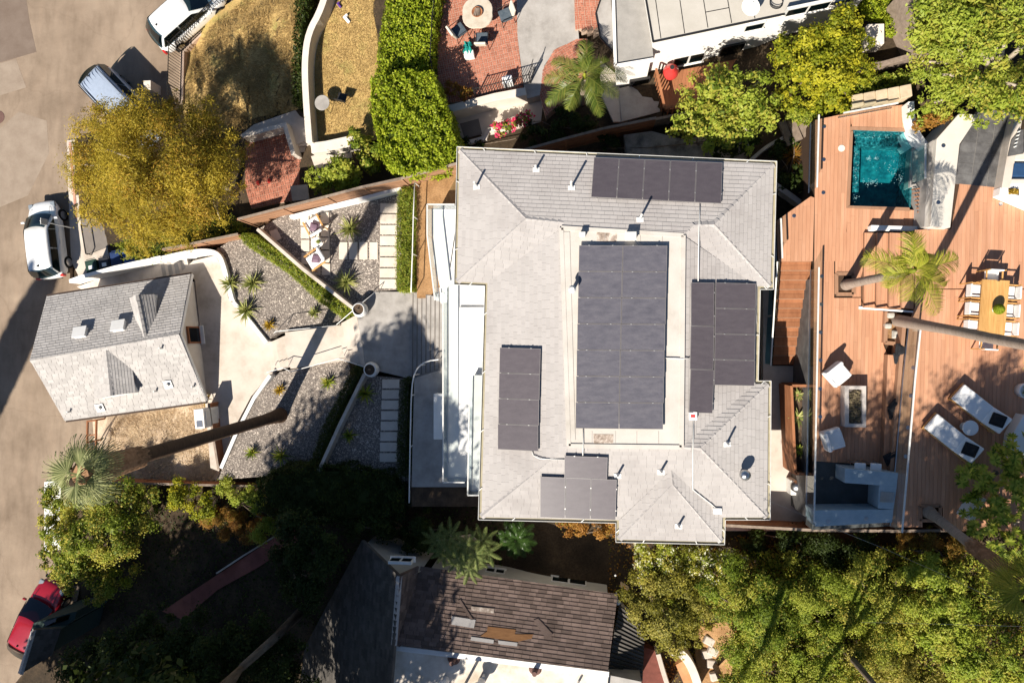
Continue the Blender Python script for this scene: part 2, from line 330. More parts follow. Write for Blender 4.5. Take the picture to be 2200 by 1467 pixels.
def sphere_dirs(n, zmin=-.35):
    d = rng.normal(size=(n*3, 3)); d /= np.linalg.norm(d, axis=1)[:, None]; d = d[d[:, 2] > zmin]
    return d[:n] if len(d) >= n else sphere_dirs(n, zmin)
def tree(name, label, cat, base, blobs, n, LL, WW, m, tr=.14, bk=None, group=None, sub=9, loose=1.0, limbs=5, up=.45, droop=0, two=None):
    """blobs: (px,py,z,rx,ry,rz) in photograph rays at their own height, radii in metres"""
    bp = P(*base); t = thing(name, label, cat, bp, group); B = []
    for b in blobs:
        c = np.array(P(b[0], b[1], b[2])); B.append((c, np.array(b[3:6] if len(b) > 5 else (b[3], b[3], b[3]*.75))))
    cen = []; wt = []
    for c, r in B:
        k = max(10, int(sub*2.6*max(.5, r[0]*r[1]/3)))
        d = sphere_dirs(k, -.2); rad = rng.uniform(.3, 1.08, k)[:, None]; cc = c+d*r*rad
        for q in cc: s = rng.uniform(.13, .36)*min(r[0], r[1]); cen.append((q, s, c)); wt.append(s*s)
    wt = np.array(wt)/sum(wt); idx = rng.choice(len(cen), n, p=wt)
    cc = np.array([q[0] for q in cen]); ss = np.array([q[1] for q in cen]); oc = np.array([q[2] for q in cen])
    d = rng.normal(size=(n, 3)); d /= np.linalg.norm(d, axis=1)[:, None]; rad = rng.random(n)**.5*loose*rng.choice([1, 1, 1, 1.5], n)
    pts = cc[idx]+d*(ss[idx]*rad)[:, None]*np.array([1.1, 1.1, .85])
    out = pts-oc[idx]; out /= np.linalg.norm(out, axis=1)[:, None]+1e-6
    nr = d*.45+out*.35+rng.normal(size=(n, 3))*.45+np.array([0, 0, up])
    rv = np.clip(rng.random(len(cen))[idx]*.62+rng.random(n)*.38, 0, .999); LL = (LL*rng.uniform(.7, 1.35, len(cen))[idx])[:, None]; WW = (WW*rng.uniform(.75, 1.3, len(cen))[idx])[:, None]
    if two is not None:
        k = int(n*(.94 if n > 5000 else .8)); leaves('crown', pts[:k], nr[:k], LL[:k], WW[:k], m, t, rnd=rv[:k], droop=droop); leaves('flowers', pts[k:]+out[k:]*.1, nr[k:], LL[k:], WW[k:]*1.4, two, t, rnd=rv[k:], kind='stuff')
    else: leaves('crown', pts, nr, LL, WW, m, t, rnd=rv, droop=droop)
    tb = MB(); top = Vector(np.mean([c for c, r in B], 0)); mid = bp.lerp(top, .45); mid.x = bp.x*.6+mid.x*.4; mid.y = bp.y*.6+mid.y*.4
    tb.tube([bp-Vector((0, 0, .2)), bp.lerp(mid, .5)+Vector((.05, -.04, 0)), mid], [tr*1.25, tr, tr*.8], 8)
    for i in rng.choice(len(cen), min(limbs, len(cen)), replace=False):
        e = Vector(cen[i][0]); h = mid.lerp(e, .5)+Vector((rng.uniform(-.15, .15), rng.uniform(-.15, .15), .1))
        tb.tube([mid, h, e], [tr*.65, tr*.42, tr*.12], 6)
    tb.build('trunk', bk or bark, t, smooth=True); return t
def hedge(name, label, pts, z0, z1, n, LL, WW, m, group=None, cat='hedge', rough=.12, coremat=None):
    pl = PP(pts, z1); ct_ = sum(pl, Vector())/len(pl); t = thing(name, label, cat, Vector((ct_.x, ct_.y, z0)), group)
    MB().prism(inset(pl, .26), z0, z1-.34).build('stems', coremat or L_dark, t)
    xy = [(p.x, p.y) for p in pl]; k = len(xy); per = [math.dist(xy[i], xy[(i+1) % k]) for i in range(k)]
    x0, x1 = min(a for a, b in xy), max(a for a, b in xy); y0, y1 = min(b for a, b in xy), max(b for a, b in xy)
    A = area2(xy); S = sum(per)*(z1-z0)*.8; nt_ = int(n*A/(A+S)); top = []
    while len(top) < nt_:
        x, y = rng.uniform(x0, x1), rng.uniform(y0, y1)
        if inside(x, y, xy): top.append((x, y))
    top = np.array(top); ph = np.sin(top[:, 0]*2.1+1)*np.cos(top[:, 1]*1.7)*rough*.7+np.sin(top[:, 0]*5.3)*np.sin(top[:, 1]*4.9+2)*rough*.6
    ph += (np.sin(top[:, 0]*8.3+np.sin(top[:, 1]*6))*np.sin(top[:, 1]*7.7+1.7*np.sin(top[:, 0]*5)))*rough*.55; pit = np.clip(np.sin(top[:, 0]*3.7+2*np.sin(top[:, 1]*2.9))*np.sin(top[:, 1]*4.1+1.5*np.sin(top[:, 0]*3.1))-.55, 0, 1)*rough*2.2
    c = np.column_stack([top, z1+ph-pit-rng.random(nt_)**1.5*.3]); nr = rng.normal(size=(nt_, 3))*.62+np.array([0, 0, .7])
    ns = n-nt_; e = rng.choice(k, ns, p=np.array(per)/sum(per)); q = rng.random(ns); h = rng.uniform(z0, z1, ns)
    a = np.array(xy)[e]; b = np.array(xy)[(e+1) % k]; pt = a+(b-a)*q[:, None]; dd = (b-a)/np.linalg.norm(b-a, axis=1)[:, None]
    sg = 1 if sum(xy[i][0]*xy[(i+1) % k][1]-xy[(i+1) % k][0]*xy[i][1] for i in range(k)) > 0 else -1
    on = np.column_stack([dd[:, 1], -dd[:, 0]])*sg; bu = (np.sin(h*4)*np.sin(q*per[0]*5)*rough*.5+rng.normal(size=ns)*.05)
    pt = pt+on*bu[:, None]; c2 = np.column_stack([pt, h]); n2 = np.column_stack([on, np.full(ns, .3)])+rng.normal(size=(ns, 3))*.45
    leaves('foliage', np.vstack([c, c2]), np.vstack([nr, n2]), LL, WW, m, t); return t
def shingles(poly, parent, m, ex=.15, wd=.31, th=.014, nparts=300, gap=.006, name='shingle', seed=1):
    """poly: planar 3D outline; courses of tabs laid up the slope, the first nparts as parts, the rest one part"""
    o, n = newell(poly); e = Vector((0, 0, 1)).cross(n)
    if e.length < 1e-3: e = Vector((1, 0, 0))
    e.normalize(); s = n.cross(e)
    if s.z < 0: s = -s; e = -e
    uv = [((p-o).dot(e), (p-o).dot(s)) for p in poly]; b0 = min(q[1] for q in uv); b1 = max(q[1] for q in uv); a0 = min(q[0] for q in uv); a1 = max(q[0] for q in uv)
    rs = random.Random(seed); full = []; rest = []; row = 0; b = b0
    while b < b1:
        a = a0-rs.random()*wd
        while a < a1:
            w2 = wd*rs.choice((.8, 1, 1, 1.25)); hp = [(1, 0, a+w2-gap), (-1, 0, -a), (0, 1, b+ex*1.02), (0, -1, -b)]
            q = clip(uv, hp)
            if q and area2(q) > .0008: (full if len(q) == 4 and area2(q) > w2*ex*.93 else rest).append((q, a, b, w2))
            a += w2
        b += ex
    def solid(q, b):
        tp = [o+e*x+s*y+n*(th*(1-.75*min(1, max(0, (y-b)/ex)))) for x, y in q]; bt = [o+e*x+s*y-n*.03 for x, y in q]; k = len(q)
        return tp+bt, [tuple(range(k))]+[(i, k+i, k+(i+1) % k, (i+1) % k) for i in range(k)]
    ms = {}; rs.shuffle(full)
    for q, a, b, w2 in full[:nparts]:
        key = round(w2, 3)
        if key not in ms:
            me = MB(); vs = [Vector((x, y, th*(1-.75*y/ex))) for x, y in ((0, 0), (w2-gap, 0), (w2-gap, ex*1.02), (0, ex*1.02))]; bt = [Vector((v.x, v.y, -.03)) for v in vs]
            me.add(vs+bt, [(0, 1, 2, 3), (0, 4, 5, 1), (1, 5, 6, 2), (2, 6, 7, 3), (3, 7, 4, 0)]); ms[key] = me.mesh(name, m)
        piece(name, ms[key], frame(e, s, n, o+e*a+s*b), parent)
    V = []; Fs = []; rn = []
    for q, a, b, w2 in rest+full[nparts:]:
        vs, fs = solid(q, b); k = len(V); V += vs; Fs += [tuple(i+k for i in f) for f in fs]; rn += [rs.random()]*len(vs)
    if V:
        me = bpy.data.meshes.new(name+'_courses'); c = sum(V, Vector())/len(V); me.from_pydata([tuple(v-c) for v in V], [], Fs); me.materials.append(m)
        me.attributes.new('rnd', 'FLOAT', 'POINT').data.foreach_set('value', rn); me.update(); setp(link(name+'_courses', me, parent, c), kind='stuff')
def boards(name, poly, z, wd, m, parent, ang=90, gap=.007, th=.03, length=3.6, seed=3):
    """plan polygon -> boards running at ang degrees, every board its own part"""
    rs = random.Random(seed); a = R(ang); d = Vector((math.cos(a), math.sin(a))); n = Vector((-d.y, d.x)); p2 = [Vector((p[0], p[1])) for p in poly]
    uv = [(p.dot(d), p.dot(n)) for p in p2]; b = min(q[1] for q in uv); b1 = max(q[1] for q in uv); u0 = min(q[0] for q in uv); u1 = max(q[0] for q in uv); out = []
    while b < b1:
        u = u0-rs.random()*length
        while u < u1:
            q = clip(uv, [(0, 1, b+wd-gap), (0, -1, -b), (1, 0, u+length-.004), (-1, 0, -u)])
            if q and area2(q) > .004:
                pts = []
                for x, y in q:
                    v = d*x+n*y
                    if not pts or (v-pts[-1]).length > .003: pts.append(v)
                if len(pts) > 2: out.append(MB().prism(pts, z-th, z+rs.uniform(-.0015, .0015)).build(name, m, parent))
            u += length
        b += wd
    return out
def slab(name, pts, z, th, m, parent=None, z_is=None, **kw): return MB().prism(PP(pts, z), z-th, z).build(name, m, parent, **kw)
def struct(name, pts, z, th, m, **kw): return slab(name, pts, z, th, m, None, kind='structure', **kw)
def grid_tiles(name, c4, nu, nv, gap, th, m, parent, z, skip=()):  # c4: four plan corners TL,TR,BR,BL
    a, b, c, d = [Vector((p[0], p[1])) for p in c4]
    for i in range(nu):
        for j in range(nv):
            if (i, j) in skip: continue
            def q(u, v): return (a.lerp(b, u)).lerp(d.lerp(c, u), v)
            gu, gv = gap/((b-a).length), gap/((d-a).length)
            pts = [q(i/nu+gu/2, j/nv+gv/2), q((i+1)/nu-gu/2, j/nv+gv/2), q((i+1)/nu-gu/2, (j+1)/nv-gv/2), q(i/nu+gu/2, (j+1)/nv-gv/2)]
            MB().prism(pts, z-th, z).build(name, m, parent)
def basket(name, poly, z, bl, m, parent, ang=0, th=.02):   # basket-weave bricks laid as one mass
    a = R(ang); d = Vector((math.cos(a), math.sin(a))); n = Vector((-d.y, d.x)); uv = [(Vector((p[0], p[1])).dot(d), Vector((p[0], p[1])).dot(n)) for p in poly]
    u0 = min(q[0] for q in uv); u1 = max(q[0] for q in uv); v0 = min(q[1] for q in uv); v1 = max(q[1] for q in uv); V = []; Fs = []; rn = []; g = bl*.05
    for i in range(int((u1-u0)/bl)+1):
        for j in range(int((v1-v0)/bl)+1):
            x, y = u0+i*bl, v0+j*bl
            for k in (0, 1):
                r = (x, x+bl, y+k*bl/2, y+(k+1)*bl/2) if (i+j) % 2 else (x+k*bl/2, x+(k+1)*bl/2, y, y+bl)
                q = clip(uv, [(1, 0, r[1]-g), (-1, 0, -r[0]-g), (0, 1, r[3]-g), (0, -1, -r[2]-g)])
                if not q or area2(q) < .0006: continue
                zz = z+rng.uniform(-.002, .002); tp = [d*s+n*t for s, t in q]; kk = len(tp); b = len(V)
                V += [(p.x, p.y, zz) for p in tp]+[(p.x, p.y, z-th) for p in tp]; rn += [rng.random()]*(2*kk)
                Fs += [tuple(range(b, b+kk))]+[(b+s, b+kk+s, b+kk+(s+1) % kk, b+(s+1) % kk) for s in range(kk)]
    c = np.mean(V, 0); me = bpy.data.meshes.new(name); me.from_pydata([(v[0]-c[0], v[1]-c[1], v[2]-c[2]) for v in V], [], Fs); me.materials.append(m)
    me.attributes.new('rnd', 'FLOAT', 'POINT').data.foreach_set('value', rn); me.update(); return setp(link(name, me, parent, Vector(c)), kind='stuff')
def rail_glass(name, label, pts, z, h, cat='railing', cap=zinc, npan=None, parent=None, group=None):
    """glass guard along plan points at floor z"""
    q = [Vector((p[0], p[1], z)) for p in pts]; t = parent or thing(name, label, cat, q[0], group)
    for i in range(len(q)-1):
        a, b = q[i], q[i+1]; k = npan or max(1, round((b-a).length/1.25))
        for j in range(k):
            u, v = a.lerp(b, (j+.008)/k), a.lerp(b, (j+.992)/k); MB().bar(u+Vector((0, 0, h/2)), v+Vector((0, 0, h/2)), .012, h-.04).build('glass_pane', glass_r, t)
        MB().bar(a+Vector((0, 0, .02)), b+Vector((0, 0, .02)), .03, .05).build('base_channel', steel, t)
        MB().bar(a+Vector((0, 0, h)), b+Vector((0, 0, h)), .055, .045).build('top_rail', cap, t)
    return t
def plank_fence(name, label, pts, zb, h, m, n=9, group=None, horizontal=True, posts=True):
    """pts: px of the top line; zb: ground levels at the points"""
    zb = zb if isinstance(zb, (list, tuple)) else [zb]*len(pts); top = [P(a, b, zb[i]+h) for i, (a, b) in enumerate(pts)]
    t = thing(name, label, 'fence', top[0]-Vector((0, 0, h)), group); bw = h/n
    for i in range(len(top)-1):
        a, b = top[i], top[i+1]; L = (b-a).length; k = max(1, round(L/2.4))
        for s in range(k):
            u, v = a.lerp(b, s/k), a.lerp(b, (s+1)/k)
            if horizontal:
                for r in range(n):
                    dz = Vector((0, 0, bw*(r+.5))); o_ = Vector((0, 0, rng.uniform(-.004, .004))); d = (v-u).normalized()*.006
                    MB().bar(u-dz+o_+d, v-dz+o_-d, .022+.008*(r % 2), bw-.014).build('fence_board', m, t)
            if posts: MB().bar(u+Vector((0, 0, .04)), u-Vector((0, 0, h)), .09, .09).build('fence_post', m, t)
        MB().bar(a+Vector((0, 0, .03)), b+Vector((0, 0, .03)), .11, .035).build('cap_rail', oldwood, t)
    return t
def rosette(name, label, base, n, L, W, m, group=None, spread=1.0, cat='plant', stem=.0):
    """blades springing from one point"""
    b = P(*base); t = thing(name, label, cat, b, group); V = []; Fc = []; rn = []; n = int(n*1.35); L *= 1.12; W *= 1.3
    for i in range(n):
        az = 2.399*i+rng.uniform(-.2, .2); el = R(8+72*(i/n)**.8*spread)*1.0; l = L*rng.uniform(.75, 1.1)*(1-.25*i/n)
        d = Vector((math.cos(az)*math.cos(el), math.sin(az)*math.cos(el), math.sin(el))); sd_ = Vector((-math.sin(az), math.cos(az), 0)); k = len(V); r = rng.random()
        o_ = b+Vector((0, 0, stem+.05)); p1 = o_+d*l*.45; p2 = o_+d*l-Vector((0, 0, l*.16*math.cos(el)))
        V += [o_-sd_*W*.35, o_+sd_*W*.35, p1+sd_*W*.5, p1-sd_*W*.5, p2+sd_*W*.04, p2-sd_*W*.04]; Fc += [(k, k+1, k+2, k+3), (k+3, k+2, k+4, k+5)]; rn += [r]*6
    V = np.array([tuple(v) for v in V]); me = npmesh('blades', V-np.array(b), np.array(Fc), m, rn); link('blades', me, t, b)
    MB().lathe([(.02, -.05), (W*1.1, -.05), (W*1.1, stem+.04), (W*.5, stem+.1)], b, 8).build('stem', thatch, t); return t
def frond(parent, o, az, el, L, lw, m, droop=1.0, nl=46, name='frond', tilt=.35):
    """one feather leaf: rib and two rows of leaflets"""
    d = Vector((math.cos(az), math.sin(az), 0)); sd_ = Vector((-math.sin(az), math.cos(az), 0)); pts = []
    for i in range(15):
        s = i/14; r = L*s*(1-.12*s*droop); z = L*(math.sin(el)*s-droop*.62*s*s); pts.append(o+d*(r*math.cos(el))+Vector((0, 0, z)))
    V = []; Fc = []; rn = []
    for i in range(nl):
        s = .12+.88*i/(nl-1); f = s*14; j = min(13, int(f)); p = pts[j].lerp(pts[j+1], f-j); tg = (pts[j+1]-pts[j]).normalized()
        l = lw*math.sin(math.pi*min(1, s*.86+.12))**.6*rng.uniform(.85, 1.1)
        for sg in (-1, 1):
            dr = (sd_*sg+tg*(.55+.5*s)+Vector((0, 0, tilt*rng.uniform(-.6, 1.6)))).normalized(); wv = tg*(L/nl*.27)+Vector((0, 0, .004*sg)); m1 = p+dr*l*.55; e = p+dr*l-Vector((0, 0, l*.38*rng.uniform(.5, 1.3))); k = len(V)
            V += [p-wv, p+wv, m1+wv*1.25, m1-wv*1.25, e+wv*.2, e-wv*.2]; Fc += [(k, k+1, k+2, k+3), (k+3, k+2, k+4, k+5)]; rn += [rng.random()]*6
    kk = len(V); w_ = .025
    for i in range(15): V += [pts[i]-sd_*w_*(1-.05*i)*.7, pts[i]+sd_*w_*(1-.05*i)*.7]
    Fc += [(kk+2*i, kk+2*i+1, kk+2*i+3, kk+2*i+2) for i in range(14)]; rn += [.95]*30
    V = np.array([tuple(v) for v in V]); me = npmesh(name, V-np.array(o), np.array(Fc), m, rn); return link(name, me, parent, o)
def palm(name, label, base, top, tr, fr, m, bk, L, lw, droop=1.0, bend=(0, 0), shaft=None, path=None):
    b = P(*base); tp = Vector(top); t = thing(name, label, 'palm tree', b); pts = []; rad = []
    for i in range(13):
        s = i/12; p = b.lerp(tp, s)+Vector((bend[0], bend[1], 0))*math.sin(math.pi*s); pts.append(p); rad.append(tr*(1.35-.35*min(1, s*8))*(1-.25*s)*(1+.05*(i % 2)))
    if path:
        q = [b]+[P(*p) for p in path]+[tp]; pts = []
        for i in range(len(q)-1): pts += [q[i].lerp(q[i+1], j/4) for j in range(4)]
        pts.append(tp); rad = [tr*(1.45-.45*min(1, i/3))*(1-.2*i/len(pts))*(1+.04*(i % 2)) for i in range(len(pts))]
    tb = MB(); tb.tube([pts[0]-Vector((0, 0, .3))]+pts, [rad[0]]+rad, 12); tb.build('trunk', bk, t, smooth=True)
    if shaft: MB().tube([tp-Vector((0, 0, .1)), tp+Vector((0, 0, .5))], [tr*.7, tr*.35], 8).build('crownshaft', shaft, t, smooth=True)
    for az, el, k in fr: frond(t, tp+Vector((0, 0, .25)), R(az), R(el), L*k, lw, m, droop)
    return t
# ================================================================ the ground
CTRL = [(-600, 0, -.2), (-300, 700, -.2), (-600, 1500, -.2), (60, 100, -.2), (60, 500, -.2), (60, 900, -.2), (40, 1200, -.2), (250, 60, -.2), (250, 190, -.2), (400, -60, -.2), (0, 1500, -.2), (-200, 1900, -.2), (160, 560, -.2), (160, 800, -.2), (160, 950, -.1),
        (390, 109, -.25), (389, 215, .0), (480, 120, .9), (560, 60, 1.7), (560, 180, 1.7), (640, 60, 2.4), (640, 180, 2.4), (500, 250, 1.0), (520, 0, .3), (600, -100, .8),
        (740, 100, 2.9), (740, 260, 2.9), (870, 60, 3.4), (880, 250, 3.6), (600, 300, 1.6), (600, 380, 1.7), (700, 350, 2.2), (780, 360, 2.9), (300, 350, .6), (400, 450, 1.2), (450, 380, 1.2), (220, 400, .1), (300, 520, .2),
        (1050, 100, 4.3), (1200, 100, 4.3), (1100, 260, 3.7), (1250, 250, 4.0), (1450, 180, 4.4), (1600, 60, 4.6), (1400, 300, 4.2), (1550, 300, 4.8), (1700, 120, 5.4), (1900, 120, 6.4), (2080, 120, 7.3), (2200, 60, 8.0), (1700, 300, 5.2), (1700, 400, 5.2), (2100, -200, 8), (1200, -300, 5),
        (300, 760, -.2), (300, 840, -.2), (460, 600, 1.5), (450, 800, 1.5), (330, 960, 1.5), (430, 980, 1.6), (560, 620, 2.0), (560, 900, 2.0), (660, 930, 2.1), (700, 560, 3.0), (820, 560, 3.2), (830, 720, 3.2), (830, 900, 3.2), (920, 560, 4.0), (920, 900, 3.8), (930, 420, 4.6), (1000, 360, 3.9),
        (1150, 600, 3.8), (1150, 900, 3.8), (1400, 700, 4.6), (1600, 900, 5.0), (1680, 700, 5.0), (1690, 950, 5.2), (1850, 350, 6.0), (1850, 800, 6.2), (2100, 500, 6.6), (2100, 900, 6.6), (1850, 1100, 5.9), (2300, 700, 7.5), (2400, 300, 9),
        (130, 1120, .0), (230, 1120, .5), (250, 1000, .9), (400, 1100, 1.5), (520, 1100, 2.0), (700, 1060, 2.8), (850, 1060, 3.2), (300, 1250, .8), (450, 1250, 1.5), (600, 1250, 1.9), (150, 1330, .1), (300, 1420, .6), (600, 1400, 1.6), (750, 1300, 2.4), (780, 1450, 2.4),
        (1000, 1150, 3.2), (1000, 1350, 2.8), (1250, 1200, 3.8), (1350, 1400, 3.6), (1450, 1200, 4.6), (1450, 1430, 4.2), (1650, 1150, 5.2), (1650, 1350, 5.0), (1900, 1200, 5.8), (1900, 1400, 5.6), (2150, 1200, 6.6), (2150, 1400, 6.6), (2400, 1300, 8), (1200, 1800, 3.5), (2000, 1800, 5.5), (500, 1800, 1.5)]
cp = np.array([[*P(a, b, z)] for a, b, z in CTRL])
def terrain_z(x, y):
    x = np.atleast_1d(np.asarray(x, float)); y = np.atleast_1d(np.asarray(y, float))
    d2 = (x[:, None]-cp[:, 0])**2+(y[:, None]-cp[:, 1])**2+.05; w_ = d2**-1.9; return (w_*cp[:, 2]).sum(1)/w_.sum(1)
def axis_(lo, hi, st_): 
    a = list(np.arange(lo, hi+.01, st_)); s = st_
    while a[-1] < 600: s *= 1.35; a.append(a[-1]+s)
    s = st_
    while a[0] > -600: s *= 1.35; a.insert(0, a[0]-s)
    return np.array(a)
gx, gy = axis_(-36, 28, .5), axis_(-24, 24, .5); X, Y = np.meshgrid(gx, gy)
Z = np.concatenate([terrain_z(X[i], Y[i]) for i in range(len(gy))]).reshape(X.shape)
Z += .06*np.sin(X*2.3)*np.cos(Y*1.9)*(Z > .3)
STREET = [(-1500, -1300), (640, -200), (560, -80), (503, 0), (391, 109), (388, 222), (300, 232), (160, 300), (150, 330), (152, 470), (150, 600), (240, 640), (250, 880), (212, 905), (208, 1000), (110, 1035), (97, 1050), (97, 1190), (172, 1260), (160, 1310), (30, 1470), (-250, 2100), (-1700, 2300)]
stq = [tuple(v[:2]) for v in PP(STREET, 0)]; msk = np.array([inside(a, b, stq) for a, b in zip(X.ravel(), Y.ravel())]).reshape(X.shape); Z[msk] = np.minimum(Z[msk], -.2)
nx = len(gx); idx = np.arange(len(gy)*nx).reshape(len(gy), nx)
fc = np.stack([idx[:-1, :-1].ravel(), idx[:-1, 1:].ravel(), idx[1:, 1:].ravel(), idx[1:, :-1].ravel()], 1)
setp(link('ground', npmesh('ground', np.column_stack([X.ravel(), Y.ravel(), Z.ravel()]), fc, terrain_m, smooth=True)), kind='structure')
def tz(px, py):
    z = 3.0
    for _ in range(6): p = P(px, py, z); z = float(terrain_z(p.x, p.y)[0])
    return z
# ---------------------------------------------------------------- street
struct('street', STREET, 0, .35, asphalt)
struct('asphalt_patch', [(-60, -60), (48, -60), (62, 40), (78, 112), (-60, 152)], .004, .02, asphalt_new)
struct('asphalt_patch', [(-60, 153), (34, 127), (56, 188), (-60, 224)], .004, .02, asphalt_pale)
struct('asphalt_patch', [(-60, 330), (40, 240), (100, 260), (105, 330), (60, 420), (-60, 470)], .004, .02, asphalt_pale)
MB().lathe([(.01, .0), (.36, .0), (.36, .012), (.30, .018), (.01, .018)], P(-3, 252, 0), 24).build('manhole_cover', mat('rusty_iron', [(.11, .06, .05), (.16, .09, .075)], 12, .8, .3, 40), label='round rusty manhole cover in the road at the left edge', cat='manhole cover')
struct('sidewalk', [(143, 302), (161, 300), (172, 470), (186, 548), (234, 530), (326, 546), (332, 574), (206, 592), (172, 600), (152, 560)], .10, .3, conc)
kb = MB(); strip(kb, PP([(150, 306), (160, 428), (163, 470)], .12), .14, -.1, .125); kb.build('kerb', mat('faded_red_kerb', [(.42, .17, .11), (.50, .30, .22)], 3, .9, .1, 40), kind='structure')
struct('driveway', [(174, 470), (262, 470), (262, 520), (185, 546)], .115, .2, conc_dk)
struct('white_apron', [(95, 1035), (130, 1030), (130, 1180), (95, 1186)], .12, .3, white)
g = thing('handrail', 'thin black steel handrail beside the red kerb', 'railing', P(158, 310, 0)); a, b = P(157, 306, 1.0), P(168, 402, 1.0)
MB().bar(a, b, .05, .05).build('top_rail', iron, g)
for q in (0, .5, 1): p = a.lerp(b, q); MB().bar(p, p-Vector((0, 0, 1)), .05, .05).build('post', iron, g)
g = thing('handrail', 'short black rail edging the grey driveway', 'railing', P(176, 482, 0)); a, b = P(174, 484, .55), P(184, 545, .55)
MB().bar(a, b, .05, .05).build('top_rail', iron, g)
for q in (0, 1): p = a.lerp(b, q); MB().bar(p, p-Vector((0, 0, .55)), .05, .05).build('post', iron, g)
def bin_(label, px, py, c, rz, sticker=True):
    b = P(px, py, .1); t = thing('wheelie_bin', label, 'bin', b, 'wheelie bins beside the white wall'); m = mat('bin_plastic', [c], 4, .5, spec=.4); M = RZ(rz, b)
    k = MB(M); k.box((0, 0, .5), (.5, .58, .95), taper=1.18); k.build('body', m, t)
    k = MB(M); k.box((0, 0, 1.0), (.64, .72, .06)); k.box((0, .05, 1.045), (.5, .5, .03)); k.build('lid', m, t)
    k = MB(M); k.bar((-.25, .42, .98), (.25, .42, .98), .03, .03); k.build('handle', m, t)
    for s in (-1, 1):
        k = MB(M); k.tube([(s*.30, .30, .12), (s*.36, .30, .12)], .12, 12); k.build('wheel', rubber, t)
    if sticker: k = MB(M); k.box((0, -.05, 1.064), (.26, .2, .004)); k.build('sticker', white, t)
b = P(161, 491, .1); t = thing('sign_post', 'thin grey sign post on the sidewalk beside the white hatchback', 'sign post', b); MB().tube([b, b+Vector((0, 0, 2.45))], .03, 8).build('post', zinc, t); k = MB(); k.box(b+Vector((0, 0, 2.2)), (.03, .32, .46)); k.build('sign_plate', zinc, t)
bin_('dark green bin with a pale sticker, nearest the road', 224, 577, (.02, .05, .035), .2)
bin_('black bin with a small pale sticker between green and blue bins', 252, 571, (.02, .02, .025), .15)
bin_('navy blue bin without sticker behind the black bin', 276, 560, (.015, .035, .11), .15, False)
bin_('bright blue bin with a white sticker, farthest from the road', 302, 555, (.01, .07, .28), .2)
# ---------------------------------------------------------------- dry bank with iron fence at the top left
bank = [(391, 109), (503, 0), (560, -70), (690, -70), (655, 60), (642, 130), (648, 235), (520, 262), (470, 290), (400, 300), (388, 222)]
nb = 46; lo = P(380, -80, 1); hi = P(700, 310, 1); V = []; bp2 = [tuple(P(a, b, .8 if a < 520 else 2)[:2]) for a, b in bank]
pts = rng.uniform((lo.x-2, hi.y-2), (hi.x+2, lo.y+2), (90000, 2)); ins = np.array([inside(x, y, bp2) for x, y in pts[:60000]]); pts = pts[:60000][ins][:26000]
def blades(name, pts, z, L, W, m, **kw):
    n = len(pts); c = np.column_stack([pts, z]); az = rng.random(n)*6.283; l = L*rng.uniform(.5, 1.3, n); u = np.column_stack([np.cos(az), np.sin(az), rng.uniform(.25, 1.2, n)]); u /= np.linalg.norm(u, axis=1)[:, None]
    v = np.column_stack([-np.sin(az), np.cos(az), np.zeros(n)])*W; q = np.stack([c-v, c+v, c+u*l[:, None]+v*.2, c+u*l[:, None]-v*.2], 1); Vv, f = quads(q); b = Vv.mean(0)
    return setp(link(name, npmesh(name, Vv-b, f, m, np.repeat(rng.random(n), 4)), None, Vector(b)), kind='stuff', **kw)
# soil sheet of the bank follows the terrain
def drape(name, poly_px, m, lift=.03, zref=2.0, step=.5, **kw):
    pl = [tuple(P(a, b, tz(a, b))[:2]) for a, b in poly_px]; x0, x1 = min(p[0] for p in pl), max(p[0] for p in pl); y0, y1 = min(p[1] for p in pl), max(p[1] for p in pl); V = []; Fs = []
    x = x0
    while x < x1:
        y = y0
        while y < y1:
            q = clip(pl, [(1, 0, x+step), (-1, 0, -x), (0, 1, y+step), (0, -1, -y)])
            if q and area2(q) > .001: k = len(V); V += q; Fs.append(tuple(range(k, k+len(q))))
            y += step
        x += step
    V = np.array(V); zz = terrain_z(V[:, 0], V[:, 1])+.06*np.sin(V[:, 0]*2.3)*np.cos(V[:, 1]*1.9)+lift; mb_ = MB(); mb_.v = [Vector((a, b, c)) for (a, b), c in zip(V, zz)]; mb_.f = Fs; mb_.m = [0]*len(Fs)
    return mb_.build(name, m, None, smooth=True, **kw)
drape('dry_bank', bank, drygrass_g, kind='structure')
blades('bank_grass', pts, terrain_z(pts[:, 0], pts[:, 1])+.02, .22, .012, L_dry, label='dry straw coloured grass on the bank behind the iron fence', cat='grass')
def pickets(name, label, px, zb, h, sp=.13, m=None, rails=(0.06, .97), r=.011, group=None):
    zb = zb if isinstance(zb, (list, tuple)) else [zb]*len(px); pl = [P(a, b, zb[i]) for i, (a, b) in enumerate(px)]; t = thing(name, label, 'fence', pl[0], group); m = m or iron
    me = MB().bar((0, 0, 0), (0, 0, h), r*2, r*2).mesh('picket', m); ps = MB().bar((0, 0, 0), (0, 0, h+.08), .05, .05).mesh('post', m)
    for i in range(len(pl)-1):
        a, b = pl[i], pl[i+1]; k = max(2, int((b-a).length/sp))
        for f in rails: MB().bar(a+Vector((0, 0, h*f)), b+Vector((0, 0, h*f)), .03, .03).build('rail', m, t)
        for j in range(k):
            if j % 14 == 0: piece('post', ps, Matrix.Translation(a.lerp(b, j/k)), t)
            else: piece('picket', me, Matrix.Translation(a.lerp(b, j/k)), t)
    return t
pickets('iron_fence', 'black iron picket fence between the white car and the dry bank', [(560, -70), (503, 4), (391, 112), (388, 222)], [.25, .1, .1, .1], 1.25, .15)
kb = MB(); strip(kb, PP([(560, -70), (503, 2), (392, 110), (389, 224)], .12), .22, -.2, .14); kb.build('edging_wall', mortar, label='low pale brick edging under the iron fence', cat='wall')
